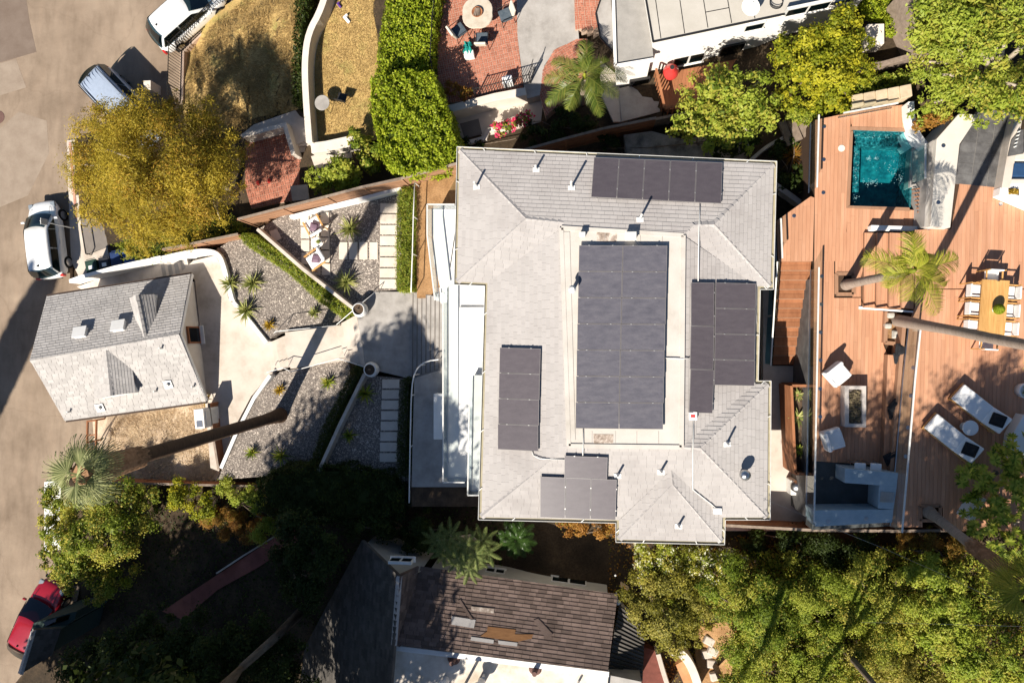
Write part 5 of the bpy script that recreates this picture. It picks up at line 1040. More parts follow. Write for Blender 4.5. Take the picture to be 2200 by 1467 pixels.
for lab, px, py in (('white sun lounger nearest the glass railing', 2035, 938), ('white sun lounger farther from the glass railing', 2093, 876)):
    q = lounger(lab, px, py, R(50)); cushion('black cushion on the '+lab[6:], *W2P(q), q.z, R(50)+.3, .46, tilt=-.35)
b = P(2071, 916, ZR); t = thing('side_table', 'small round white table between the two loungers', 'table', b); MB().lathe([(.01, .42), (.27, .42), (.28, .44), (.27, .46), (.01, .46)], b, 28).build('table_top', white, t); MB().lathe([(.16, 0), (.05, .04), (.03, .2), (.05, .42), (.01, .42)], b, 12).build('pedestal', white, t, smooth=True)
b = P(2194, 838, ZR); t = thing('round_planter', 'round white planter with a pale succulent at the right edge', 'planter', b); MB().lathe([(.02, 0), (.25, 0), (.3, .4), (.27, .42), (.24, .38), (.02, .36)], b, 24).build('pot', white, t, smooth=True); leaves('succulent', np.array(b)+np.array([0, 0, .42])+rng.normal(size=(60, 3))*np.array([.09, .09, .04]), rng.normal(size=(60, 3))*.6+np.array([0, 0, .5]), .16, .05, L_yuc, t)
MB().prism(PP([(2175, 935), (2200, 890), (2230, 900), (2200, 990), (2170, 985)], ZR+.5), ZR, ZR+.5).build('white_bench', white, None, bevel=.02, label='white slanting bench at the right edge beyond the loungers', cat='bench')
MB().prism(PP([(2083, 1115), (2112, 1068), (2120, 1072), (2092, 1122)], ZR+.9), ZR, ZR+.9).build('white_fin', white, None, bevel=.01, label='white angled wall fin beside the rosette leaved shrub', cat='wall')
t = thing('timber_stack', 'small stacked timber frame half hidden by the rosette shrub', 'frame', P(2120, 1020, ZR))
for a, b in (((2096, 1018), (2106, 1000)), ((2122, 1028), (2144, 1014)), ((2100, 1025), (2170, 1048)), ((2128, 1035), (2140, 1010))): MB().bar(P(*a, ZR+.5), P(*b, ZR+.5), .1, .12).build('beam', oldwood, t)
k = MB()
for q in ((1982, 1090), (2026, 1090)): pass
for a, b in (((1976, 1086), (2020, 1086)), ((2020, 1086), (2020, 1118)), ((2020, 1118), (1976, 1118)), ((1976, 1118), (1976, 1086))): MB().bar(P(*a, ZR+.01), P(*b, ZR+.01), .12, .04).build('border_board', deckwood_d, ud)
plank_fence('wooden_fence', 'dark board fence below the bar and deck edge', [(1560, 1128), (1745, 1138), (1930, 1140), (2060, 1138)], [5.6, 5.6, 6.2, 6.6], 1.2, redwood, 7)
# ================================================================ neighbours above
ZL = 3.15
struct('dry_lawn', [(700, -60), (850, -60), (828, 80), (812, 200), (812, 300), (684, 306), (668, 250), (660, 130), (680, 50)], ZL, 1.6, drygrass_g)
q = [tuple(v[:2]) for v in PP([(700, -60), (845, -60), (820, 80), (806, 200), (806, 298), (684, 303), (670, 250), (662, 130), (682, 50)], ZL)]
pts = rng.uniform((min(a for a, b in q), min(b for a, b in q)), (max(a for a, b in q), max(b for a, b in q)), (22000, 2)); pts = pts[[inside(a, b, q) for a, b in pts]]
blades('lawn_grass', pts, np.full(len(pts), ZL), .09, .009, L_dry, label='short dry grass inside the curved garden wall', cat='grass')
wallpl('curved_wall', 'long curved cream garden wall around the dry lawn', arc([(712, -60), (690, 20), (662, 70), (654, 130), (656, 200), (664, 306)], 2), 3.95, 1.4, .32, stucco)
wallpl('garden_wall', 'cream wall with broad top closing the bottom of the lawn', [(668, 318), (700, 314), (765, 300)], 3.7, 1.6, .5, stucco)
struct('walkway', [(515, 292), (545, 268), (648, 232), (662, 300), (628, 316), (612, 276), (530, 296)], 2.15, 1.5, conc)
for i in range(3): struct('step', [(626+i*1, 303+i*13), (664, 300+i*13), (670, 312+i*13), (628+i, 316+i*13)], 2.1-.12*(i+1)+.1, 1.2, conc)
struct('brick_bed', [(528, 292), (612, 276), (630, 336), (680, 330), (690, 420), (540, 448), (526, 400)], 1.88, 1.0, mortar)
basket('brick_paving', PP([(528, 292), (612, 276), (630, 336), (680, 330), (690, 420), (540, 448), (526, 400)], 1.9), 1.9, .24, brick, None, 12)['label'] = 'basket weave brick patio beside the pepper tree'
wallpl('low_stucco_wall', 'low cream wall bending round the small brick patio', [(520, 292), (611, 268), (630, 332)], 2.75, 1.4, .22, stucco)
struct('stair_landing', [(668, 336), (765, 308), (790, 380), (690, 400)], 2.3, 1.2, conc)
for i in range(4): struct('step', [(690+i*15, 330-i*4), (706+i*15, 326-i*4), (712+i*15, 350-i*4), (694+i*15, 354-i*4)], 2.45+.14*i, 1.0, conc)
MB().prism(PP([(623, 400), (660, 396), (664, 428), (628, 432)], 2.2), 1.8, 2.2).build('pale_bin_store', conc, None, label='pale rim of a sunken box beside the wooden fence', cat='box')
t = thing('red_scooters', 'small red toys lying in shade on the brick patio', 'toy', P(572, 388, 1.92))
for px, py in ((577, 388), (553, 392)): MB().box(P(px, py, 2.05), (.16, .26, .16), taper=.6).build('toy_body', redp, t, bevel=.04)
b = P(692, 221, ZL+.72); b.z = ZL; t = thing('garden_table', 'round grey mesh table on the dry lawn', 'table', b); MB().lathe([(.01, .7), (.36, .7), (.37, .72), (.36, .735), (.01, .735)], b, 28).build('table_top', conc_gr, t)
for i in range(4): MB().tube([b+Vector((math.cos(i*1.57+.5)*.3, math.sin(i*1.57+.5)*.3, 0)), b+Vector((math.cos(i*1.57+.5)*.22, math.sin(i*1.57+.5)*.22, .7))], .013, 6).build('leg', iron, t)
b = P(742, 217, ZL); t = thing('garden_chair', 'dark folding chair on the dry lawn', 'chair', b); M = RZ(-.25, b)
k = MB(M); k.box((0, 0, .45), (.44, .42, .03)); k.build('seat', iron, t); k = MB(M); k.box((0, -.24, .72), (.44, .03, .3)); k.build('backrest', iron, t)
for a in (-1, 1):
    for c_ in (-1, 1): k = MB(M); k.bar((a*.2, c_*.22, 0), (a*.2, -c_*.18 if c_ > 0 else c_*.24, .45 if c_ > 0 else .86), .02, .02); k.build('leg', iron, t)
for lab, px, py, c_, s in (('white plastic toy lying on the dry lawn', 746, 44, fabric_w, .3), ('purple toy on the dry lawn near the curved wall', 730, 14, mat('purple_plastic', [(.10, .04, .22)], 4, .5), .2)):
    k = MB(RZ(.7, P(px, py, ZL))); k.box((0, 0, .06), (s*.5, s*1.3, .1)); k.box((s*.2, s*.5, .1), (s*.9, s*.3, .14)); k.build('toy', c_, None, bevel=.03, label=lab, cat='toy')
# terracotta patio
ZP = 4.6
pat = thing('brick_patio', 'terracotta basket weave patio with a stone table', 'patio', P(1030, 100, ZP)); pq = [(948, -60), (1108, -60), (1112, 80), (1120, 150), (1124, 192), (1000, 218), (942, 222), (938, 100)]
MB().prism(PP(pq, ZP-.014), 3.6, ZP-.014).build('mortar_bed', mortar, pat); basket('brick_paving', PP(pq, ZP), ZP, .2, brick, pat, 12)
struct('grey_patio', [(1108, -60), (1232, -60), (1244, 84), (1196, 104), (1170, 140), (1160, 205), (1132, 212), (1126, 190), (1112, 80)], ZP+.004, 1.0, conc_gr)
cb = thing('curved_brick_border', 'curved terracotta brick border beside the feather palm', 'paving', P(1200, 130, ZP)); cq = [(1160, 205), (1166, 150), (1190, 108), (1240, 84), (1262, 84), (1262, 150), (1230, 200), (1172, 250)]
MB().prism(PP(cq, ZP-.01), 3.6, ZP-.01).build('mortar_bed', mortar, cb); basket('brick_paving', PP(cq, ZP+.01), ZP+.01, .2, brick, cb, 30)
rs = thing('brick_steps', 'curving flight of terracotta brick steps at the top edge', 'steps', P(1262, 20, ZP))
for i in range(4): q = [(1232+i*15, -60), (1249+i*15, -60), (1252+i*13, 60-i*2), (1236+i*13, 64)]; z = ZP+.16*(i+1); MB().prism(PP(q, z-.014), 3.8, z-.014).build('step', mortar, rs); basket('brick_paving', PP(q, z), z, .2, brick, rs, 5)
pickets('iron_fence', 'black iron fence between the tall hedge and the terracotta patio', [(950, -60), (938, 60), (934, 140), (946, 212)], ZP, 1.0, .12)
pickets('iron_fence', 'black iron fence along the lower edge of the terracotta patio', [(1024, 208), (1088, 192), (1140, 178)], ZP, 1.0, .12); pickets('iron_gate', 'short black iron gate turning onto the grey patio', [(1140, 178), (1149, 146)], ZP, 1.0, .14)
b = P(1031, 44, ZP); t = thing('stone_table', 'rounded stone table with a bowl of wood on the terracotta patio', 'table', b)
k = MB(); k.loft([[b+Vector((math.cos(2*math.pi*i/24)*r*(1+.10*abs(math.sin(4*math.pi*i/24))), math.sin(2*math.pi*i/24)*r*(1+.10*abs(math.sin(4*math.pi*i/24))), z)) for i in range(24)] for r, z in ((.66, .64), (.68, .68), (.66, .72), (.02, .725))]); k.build('table_top', mat('travertine', [(.42, .36, .28), (.55, .48, .39)], 3, .7, .1, 40), t)
MB().lathe([(.3, 0), (.2, .1), (.18, .5), (.3, .64)], b, 16).build('pedestal', stucco_g, t, smooth=True); MB().lathe([(.02, .73), (.2, .73), (.25, .82), (.22, .82), (.17, .76), (.02, .76)], b, 20).build('bowl', redwood, t, smooth=True)
for i in range(4): MB().tube([b+Vector((-.15+.08*i, -.16, .8)), b+Vector((-.05+.05*i, .15, .84))], .03, 6).build('log', oldwood, t)
def patio_chair(label, px, py, rz):
    b = P(px, py, ZP); t = thing('patio_chair', label, 'chair', b, 'cushioned chairs at the stone table'); M = RZ(rz, b); st_ = mat('slate_cushion', [(.05, .07, .09), (.09, .11, .13)], 9, .9, .1, 50) if 'slate_cushion' not in MATS else MATS['slate_cushion']
    k = MB(M); k.box((0, 0, .4), (.54, .54, .12)); k.build('seat', st_, t, bevel=.03); k = MB(M @ Matrix.Translation((0, .28, .42)) @ Matrix.Rotation(R(-14), 4, 'X')); k.box((0, .02, .28), (.52, .1, .56)); k.build('backrest', fabric_t, t, bevel=.03)
    for a in (-1, 1):
        k = MB(M); k.tube([(a*.31, -.26, 0), (a*.31, -.26, .6), (a*.31, .3, .62), (a*.31, .34, 0)], .018, 6); k.build('leg', iron, t)
patio_chair('cushioned patio chair left of the stone table, turned away', 990, 74, R(125)); patio_chair('cushioned patio chair below the stone table', 1038, 92, R(178)); patio_chair('cushioned patio chair right of the stone table by the grey paving', 1088, 42, R(-70)); patio_chair('cushioned patio chair cut off by the top edge', 1028, -2, R(4))
k = MB(); c_ = P(1004, 104, ZP+.45); n = 9; vs = [c_+Vector((.04*math.sin(j*2+i)+i*.045-.18, (j-4)*.09, .05*math.sin(i*1.7+j*.6)-.03*abs(j-4))) for i in range(n) for j in range(n)]; k.add(vs, [(i*n+j, (i+1)*n+j, (i+1)*n+j+1, i*n+j+1) for i in range(n-1) for j in range(n-1)]); k.build('towel', mat('teal_towel', [(.01, .20, .17), (.02, .28, .24)], 8, .95, .2, 50), None, label='crumpled teal towel beside the patio chairs', cat='towel')
k = MB(RZ(.15, P(1010, 123, ZP))); k.box((0, 0, .2), (.45, .3, .4)); k.build('white_cooler', white, None, bevel=.03, label='white box under the end of the teal towel', cat='box')
k = MB(RZ(.15, P(1092, 180, ZP))); k.box((0, 0, .25), (.45, .35, .5)); k.box((0, 0, .51), (.12, .36, .03)); k.build('striped_basket', fabric_w, None, bevel=.03, label='white basket beside the lower iron fence', cat='basket')
wallpl('stucco_wall', 'cream stucco retaining wall below the terracotta patio', [(958, 236), (1010, 222), (1064, 208), (1130, 196)], [4.9, 4.9, 4.9, 4.85], 3.3, .35, stucco)
struct('lower_walk', [(972, 255), (1132, 212), (1168, 212), (1162, 262), (1045, 292), (985, 305)], 3.85, 1.0, conc); struct('doormat', [(988, 266), (1028, 255), (1036, 288), (998, 298)], 3.87, .03, conc_dk)
wallpl('planter_edge', 'cream planter wall below the shaded walk', [(985, 312), (1042, 296), (1048, 280), (1140, 258)], 4.1, 3.2, .2, stucco)
plank_fence('wooden_fence', 'dark brown fence above the main house roof', [(1100, 330), (1215, 298), (1300, 276), (1410, 254)], [3.9, 4.0, 4.1, 4.2], 1.7, redwood, 9)
plank_fence('weathered_fence', 'weathered grey fence below the wooden porch', [(1385, 262), (1440, 250), (1500, 240)], 4.2, 1.1, oldwood, 7)
struct('stained_slabs', [(1340, 290), (1400, 282), (1470, 300), (1640, 270), (1690, 330), (1620, 345), (1345, 330)], 4.95, .6, wet)
# neighbour house
nh = thing('neighbour_house', 'white stucco neighbour house with flat tan roof', 'house', P(1600, 30, 4.5)); zB = 7.6
rB = PP([(1403, 91), (1688, 31), (1862, -6), (1900, -160), (1360, -160)], zB); MB().prism(inset(rB, .05), 3.9, zB-.05).build('wall', stucco_w, nh); MB().prism(rB, zB-.05, zB+.02).build('roof', roof_tan, nh); rg = MB().bar(rB[0]+Vector((0, 0, .03)), rB[1]+Vector((0, 0, .03)), .06, .06).build('roof_edge', iron, nh)
MB().bar(rB[1]+Vector((0, 0, .03)), rB[2]+Vector((0, 0, .03)), .06, .06).build('roof_edge', iron, nh); MB().bar(rB[0]+Vector((0, 0, .03)), rB[4]+Vector((0, 0, .03)), .06, .06).build('roof_edge', iron, nh)
for a, b in (((1420, 83), (1400, -60)), ((1471, 72), (1452, -60)), ((1521, 60), (1502, -60)), ((1572, 50), (1553, -60)), ((1515, 27), (1567, 17)), ((1622, 40), (1604, -60)), ((1722, 0), (1717, -60))): MB().bar(P(*a, zB+.022), P(*b, zB+.022), .03, .012).build('roof_seam', iron, nh)
rA = PP([(1325, 142), (1404, 128), (1390, 0), (1372, -60), (1318, -60)], 6.9); MB().prism(inset(rA, .08), 3.8, 6.85).build('wall', stucco_w, nh); MB().prism(rA, 6.85, 6.95).build('porch_roof', roof_gr, nh)
for a, b in (((1322, 143), (1316, -60)), ((1322, 143), (1404, 129))): MB().bar(P(*a, 7.0), P(*b, 7.0), .12, .16).build('parapet', stucco_w, nh)
aw = MB().prism(PP([(1300, -30), (1280, 30), (1290, 82), (1318, 113), (1326, 110), (1314, 20), (1310, -30)], 6.4), 6.32, 6.4).build('awning', conc_gr, nh)
for a, b in (((1300, -30), (1280, 30)), ((1280, 30), (1290, 82)), ((1290, 82), (1318, 113))): MB().bar(P(*a, 6.42), P(*b, 6.42), .05, .1).build('awning_edge', iron, nh)
wo, wn_ = rB[0].copy(), Vector((rB[1].y-rB[0].y, -(rB[1].x-rB[0].x), 0)).normalized(); wd_ = (rB[1]-rB[0]).normalized()
def wallopen(nm, px, py, W, Hh, fm, n=2, parent=None, oo=None, nn=None, dd=None):
    c_ = PL(px, py, oo or wo, nn or wn_, -.03); M = frame(dd or wd_, Vector((0, 0, 1)).cross(dd or wd_), Vector((0, 0, 1)), c_); k = MB(M); k.box((0, 0, 0), (W, .12, Hh)); o_ = k.build(nm, fm, parent or nh)
    for i in range(n): k = MB(M); k.box((-W/2+W/n*(i+.5), 0, 0), (W/n-.1, .15, Hh-.12)); k.build('pane', glass_t, o_)
    k = MB(M); k.box((0, 0, -Hh/2-.03), (W+.1, .24, .06)); k.build('sill', stucco_w, o_)
wallopen('window', 1479, 126, 1.35, .9, zinc, 2); wallopen('door', 1567, 115, 1.0, 1.9, iron, 1); wallopen('window', 1620, 56, .8, .55, zinc, 1); wallopen('window', 1735, 17, 1.7, .6, zinc, 2)
pa_o, pa_n = rA[0].copy(), Vector((rA[1].y-rA[0].y, -(rA[1].x-rA[0].x), 0)).normalized(); wallopen('door', 1372, 185, .9, 1.7, iron, 1, oo=pa_o, nn=pa_n, dd=(rA[1]-rA[0]).normalized())
struct('porch_floor', [(1330, 190), (1410, 172), (1418, 240), (1335, 262)], 4.35, .8, conc_gr); struct('blue_paving', [(1290, 130), (1330, 165), (1334, 262), (1318, 262), (1290, 200)], 4.3, .8, conc)
wdk = thing('porch_deck', 'brown wooden porch deck below the white house', 'deck', P(1540, 170, 4.7)); boards('deck_board', PP([(1416, 160), (1662, 112), (1672, 215), (1428, 236)], 4.75), 4.75, .15, redwood, wdk, 82, seed=81); MB().prism(PP([(1416, 160), (1662, 112), (1672, 215), (1428, 236)], 4.71), 3.9, 4.71).build('base', deckwood_d, wdk)
wr = thing('porch_railing', 'wooden railing at the end of the porch deck beside the red stove', 'railing', P(1420, 200, 4.75)); a, b, c_ = P(1410, 148, 5.7), P(1428, 232, 5.7), P(1450, 228, 5.7)
for u, v_ in ((a, b), (b, c_)):
    MB().bar(u, v_, .1, .06).build('top_rail', redwood, wr); k = max(2, int((v_-u).length/.18))
    for i in range(k+1): p = u.lerp(v_, i/k); MB().bar(p, p-Vector((0, 0, .95)), .05, .05).build('baluster', redwood, wr)
b = P(1438, 165, 4.75); t = thing('chiminea', 'round red enamel stove with a dark opening on the porch deck', 'stove', b); MB().lathe([(.02, .15), (.2, .2), (.33, .42), (.34, .6), (.22, .82), (.12, .95), (.12, 1.05)], b, 24).build('body', redp, t, smooth=True); MB().lathe([(.005, 1.03), (.1, 1.03), (.1, 1.052)], b, 16).build('flue', iron, t)
for i in range(3): MB().tube([b+Vector((math.cos(i*2.1)*.26, math.sin(i*2.1)*.26, 0)), b+Vector((math.cos(i*2.1)*.18, math.sin(i*2.1)*.18, .25))], .02, 6).build('leg', iron, t)
b = P(1607, 30, zB+.02); t = thing('satellite_dish', 'white satellite dish on the neighbour roof edge', 'satellite dish', b); n_ = Vector((-.45, -.5, .74)).normalized(); x_ = n_.cross(Vector((0, 0, 1))).normalized(); M = frame(x_, n_.cross(x_), n_, b+Vector((0, 0, .6)))
k = MB(M); k.loft([[Vector((math.cos(2*math.pi*i/24)*r, math.sin(2*math.pi*i/24)*r*.86, z)) for i in range(24)] for r, z in ((.36, .1), (.25, .05), (.12, .015), (.01, 0))], cap=False); k.build('dish', white, t, smooth=True); MB().tube([b, b+Vector((0, 0, .6))], .03, 8).build('mast', zinc, t); MB().tube([M @ Vector((0, -.3, .02)), M @ Vector((0, -.1, .42))], .015, 6).build('feed_arm', zinc, t)
MB().tube([P(1668+14*math.cos(i*.42), 8+12*math.sin(i*.42)-i*.15, zB+.05+.004*i) for i in range(40)], .014, 5).build('cable_coil', iron, None, label='coil of black cable on the neighbour roof', cat='cable')
# slope on the upper right
wallpl('timber_retaining_wall', 'weathered board wall on the slope in the upper right', [(1958, -40), (1972, 20), (1998, 92)], [8.6, 8.5, 8.4], 6.2, .12, oldwood); 
wallpl('kerb_wall', 'dark kerb with pale edge running under the yellow tree', [(1845, 146), (1900, 136), (2000, 108)], 7.2, 5.5, .2, oldwood)
t = thing('stepped_terrace', 'stepped pale stone terrace above the pool deck', 'terrace', P(1895, 210, 7.2))
for i in range(5): x = 1830+i*26; MB().prism(PP([(x, 205-i*5), (x+24, 200-i*5), (x+27, 226-i*5), (x+2, 232-i*5)], 7.65+.1*i), 6.0, 7.65+.1*i).build('block', mat('sandstone', [(.42, .33, .22), (.54, .43, .30)], 3, .9, .3, 30, var=.12) if 'sandstone' not in MATS else MATS['sandstone'], t, bevel=.02)
t = thing('timber_steps', 'old timber and gravel steps beside the deck corner', 'steps', P(1725, 270, 6.2))
for i in range(5): x = 1680+i*19; MB().bar(P(x, 262-i*4, 5.9+.2*i), P(x+18, 312-i*10, 5.9+.2*i), .28, .16).build('tread', oldwood, t)
wallpl('timber_kerb', 'pale curved timber edging below the timber steps', arc([(1612, 345), (1650, 312), (1700, 288), (1750, 275)], 2), [5.6]*13+[5.6]*0 if False else 5.7, 4.6, .14, conc); wallpl('pale_beam', 'pale beam lying between house corner and deck', [(1660, 392), (1700, 420), (1740, 450)], 5.9, 5.3, .22, conc)
t = thing('cream_pillar', 'cream pillar standing between neighbour house and slope', 'pillar', P(1862, 100, 6)); MB().box(P(1864, 92, 6.4), (.65, .8, 1.6)).build('shaft', stucco, t, bevel=.03)
# ================================================================ neighbour house below
bh = thing('lower_house', 'house with worn brown shingle roof and flat white roof', 'house', P(1080, 1320, 3.4)); ze, zr2 = 5.8, 7.0
a, b, c_, d = P(904, 1216, ze), P(1327, 1276, ze), P(1306, 1442, zr2), P(848, 1384, zr2); rp_ = [a, b, c_, d]
roofplane('roof', rp_, shingle_b, bh, .12, sh=dict(ex=.165, wd=.34, th=.03, gap=.012, nparts=300, seed=91)); ob, nb_ = newell(rp_)
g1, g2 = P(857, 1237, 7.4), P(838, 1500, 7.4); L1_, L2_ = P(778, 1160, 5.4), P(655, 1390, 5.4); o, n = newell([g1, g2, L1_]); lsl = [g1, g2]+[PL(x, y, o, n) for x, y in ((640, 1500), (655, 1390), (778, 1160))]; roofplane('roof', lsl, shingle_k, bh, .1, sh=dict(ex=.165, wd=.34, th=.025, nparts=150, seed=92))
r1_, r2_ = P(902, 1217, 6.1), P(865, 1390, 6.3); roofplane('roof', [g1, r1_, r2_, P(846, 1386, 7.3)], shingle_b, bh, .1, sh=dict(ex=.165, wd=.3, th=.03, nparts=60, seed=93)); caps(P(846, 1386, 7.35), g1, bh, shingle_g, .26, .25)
gi = Vector((0, .0, 0)); MB().add([L1_+Vector((.1, -.25, -.1)), g1+Vector((0, -.25, -.15)), r1_+Vector((0, -.25, -.1)), Vector((r1_.x, r1_.y-.25, 3.0)), Vector((L1_.x+.1, L1_.y-.25, 3.0))], [(0, 1, 2, 3, 4)]).build('gable_wall', stucco_g, bh)
MB().prism([Vector((p.x, p.y, 0)) for p in inset([a, b, c_, d], .35)], 2.6, 5.7).build('wall', stucco_g, bh); MB().prism(inset(PP([(860, 1300), (838, 1500), (720, 1500), (750, 1380), (800, 1240)], 5.2), .2), 1.5, 5.0).build('wall', stucco_g, bh)
fr = PP([(838, 1386), (1308, 1444), (1300, 1520), (820, 1520)], 6.5); MB().prism(fr, 4.0, 6.5).build('flat_roof', mat('dirty_white_roof', [(.42, .35, .27), (.58, .52, .45), (.72, .68, .62)], .8, .85, .1, 40, fine=.06), bh); MB().bar(fr[0]+Vector((.1, 0, .08)), fr[3]+Vector((.1, 0, .08)), .4, .2).build('parapet', white, bh); MB().bar(fr[0]+Vector((0, 0, .1)), fr[1]+Vector((0, 0, .1)), .22, .16).build('roof_kerb', white, bh)
wo2 = Vector((*inset([a, b, c_, d], .35)[0], 0)); w2e = Vector((*inset([a, b, c_, d], .35)[1], 0)); dd_ = (w2e-wo2).normalized(); nn_ = Vector((-dd_.y, dd_.x, 0))
for px, py, W, H2 in ((1222, 1250, 1.6, .6), (1064, 1228, .9, .5)): wallopen('window', px, py, W, H2, zinc, 2, parent=bh, oo=wo2, nn=nn_, dd=dd_)
go, gn = Vector((L1_.x, L1_.y-.25, 0)), Vector((0, 1, 0)); wallopen('window', 862, 1205, 1.0, .5, zinc, 2, parent=bh, oo=go, nn=gn, dd=Vector((1, 0, 0)))
for q, m_, z in (([(1012, 1302), (1062, 1307), (1061, 1317), (1012, 1311)], felt_old, .05), ([(970, 1323), (1022, 1331), (1018, 1349), (970, 1341)], shingle_s, .05), ([(1012, 1367), (1061, 1374), (1060, 1382), (1011, 1375)], shingle_s, .05), ([(1070, 1375), (1112, 1380), (1111, 1388), (1071, 1383)], shingle_s, .05), ([(1048, 1345), (1108, 1352), (1106, 1362), (1146, 1362), (1142, 1371), (1112, 1378), (1070, 1372), (1032, 1366), (1046, 1356)], plywood, .045)):
    pts = [PL(x, y, ob, nb_, z) for x, y in q]; k = MB(); kk = len(pts); k.add(pts+[p-nb_*.06 for p in pts], [tuple(range(kk))]+[(i, kk+i, kk+(i+1) % kk, (i+1) % kk) for i in range(kk)]); k.build('bare_patch' if m_ is plywood else 'patch_strip', m_, bh)
for q in ([(984, 1290), (989, 1287), (1017, 1331), (1011, 1331)], [(1146, 1332), (1156, 1328), (1188, 1362), (1180, 1374), (1172, 1370)]):
    pts = [PL(x, y, ob, nb_, .05) for x, y in q]; kk = len(pts); k = MB(); k.add(pts+[p-nb_*.03 for p in pts], [tuple(range(kk))]+[(i, kk+i, kk+(i+1) % kk, (i+1) % kk) for i in range(kk)]); k.build('loose_shingle_sheet', shingle_b, None, label='loose shingle sheet lying askew on the brown roof, '+('left of the pale strips' if q[0][0] < 1000 else 'right of the bare plywood'), cat='shingle')
k = MB()
def ffit(px, py, kind):
    c_ = P(px, py, 6.5); k = MB()
    if kind == 'cap': k.tube([c_, c_+Vector((0, 0, .7))], .16, 14); k.lathe([(.05, .65), (.3, .65), (.3, .85), (.1, .95), (.01, .95)], c_, 18); k.build('flue', white, bh)
    elif kind == 'pipe': k.tube([c_, c_+Vector((0, 0, 1.3))], .06, 10); k.lathe([(.02, 1.25), (.13, 1.25), (.13, 1.4), (.02, 1.45)], c_, 12); k.build('flue', zinc, bh)
    elif kind == 'ring': k.lathe([(.28, 0), (.22, .1), (.12, .12), (.1, .5), (.02, .5)], c_, 18); k.build('vent', MATS['rusty_iron'], bh)
    else: k.tube([c_, c_+Vector((0, 0, .3))], .05, 8); k.build('vent_pipe', zinc, bh)
for px, py, kd in ((958, 1460, 'cap'), (975, 1414, 'ring'), (1150, 1436, 'ring'), (1000, 1468, 'pipe'), (1035, 1462, 'cap'), (1243, 1464, 's'), (1040, 1448, 's')): ffit(px, py, kd)
t = thing('tile_lean_to', 'ribbed dark tile lean-to roof at the end of the brown roof', 'roof', P(1350, 1400, 3.6)); q = [P(1330, 1300, 5.6), P(1386, 1340, 5.0), P(1380, 1462, 5.0), P(1305, 1446, 5.6)]
for i in range(16):
    u0, u1 = i/16, (i+1)/16; A_, B_ = q[0].lerp(q[3], u0), q[1].lerp(q[2], u0); C_, D_ = q[1].lerp(q[2], u1), q[0].lerp(q[3], u1); up = Vector((0, 0, .09)); k = MB(); k.add([A_+up, B_+up, C_, D_, A_-up, B_-up, C_-up, D_-up], [(0, 1, 2, 3), (0, 4, 5, 1), (1, 5, 6, 2), (2, 6, 7, 3), (3, 7, 4, 0)]); k.build('tile_row', shingle_k, t)
MB().prism([Vector((p.x, p.y, 0)) for p in inset(q, .25)], 3.0, 4.8).build('wall', stucco_g, t)
MB().prism(PP([(1300, 1448), (1378, 1464), (1372, 1520), (1290, 1520)], 6.2), 4.0, 6.2).build('end_roof', conc_gr, t)
t = thing('wall_lamp', 'small white lamp bracket at the corner of the brown roof', 'lamp', P(1328, 1292, 5.4)); k = MB(); k.lathe([(.02, 0), (.09, .03), (.1, .14), (.03, .18)], P(1328, 1292, 5.5), 12); k.build('shade', white, t); MB().bar(P(1324, 1272, 5.5), P(1328, 1292, 5.55), .05, .05).build('bracket', zinc, t)
MB().tube([P(1322, 1236, 3.6), P(1322, 1236, 5.6)], .045, 8).build('downpipe', zinc, bh)
# corner cottage at the lower left
ct_ = thing('corner_cottage', 'small dark cottage roof tip in the lower left corner', 'house', P(100, 1400, 0)); A_, B_, C_, D_ = P(72, 1352, 4.4), P(131, 1349, 3.7), P(112, 1406, 3.7), P(44, 1448, 4.4)
roofplane('roof', [A_, B_, C_, D_], shingle_k, ct_, .1, sh=dict(ex=.16, wd=.3, th=.025, nparts=60, seed=95)); caps(D_, A_, ct_, shingle_s, .22, .25); E2 = P(64, 1356, 3.9); F2_ = P(36, 1446, 3.9); roofplane('roof', [A_, D_, F2_, E2], shingle_s, ct_, .08)
wq = [A_, B_, C_, D_]; MB().prism([(p.x, p.y) for p in inset([E2, B_, C_, F2_], .12)], -.1, 3.6).build('wall', mat('dark_green_wall', [(.03, .05, .045)], 3, .9, .1, 40), ct_)
MB().prism(PP([(64, 1358), (72, 1338), (165, 1312), (160, 1330), (131, 1352)], 3.0), -.1, 3.0).build('bay', MATS['dark_green_wall'], ct_); MB().prism(PP([(92, 1336), (150, 1319), (146, 1330), (100, 1346)], 3.02), 2.9, 3.03).build('skylight', glass_t, ct_)
struct('tile_walk', [(722, 1405), (762, 1412), (758, 1500), (715, 1500)], 3.2, 1.4, mat('sandy_tile', [(.42, .22, .12), (.52, .29, .17)], 3, .9, .1, 40))
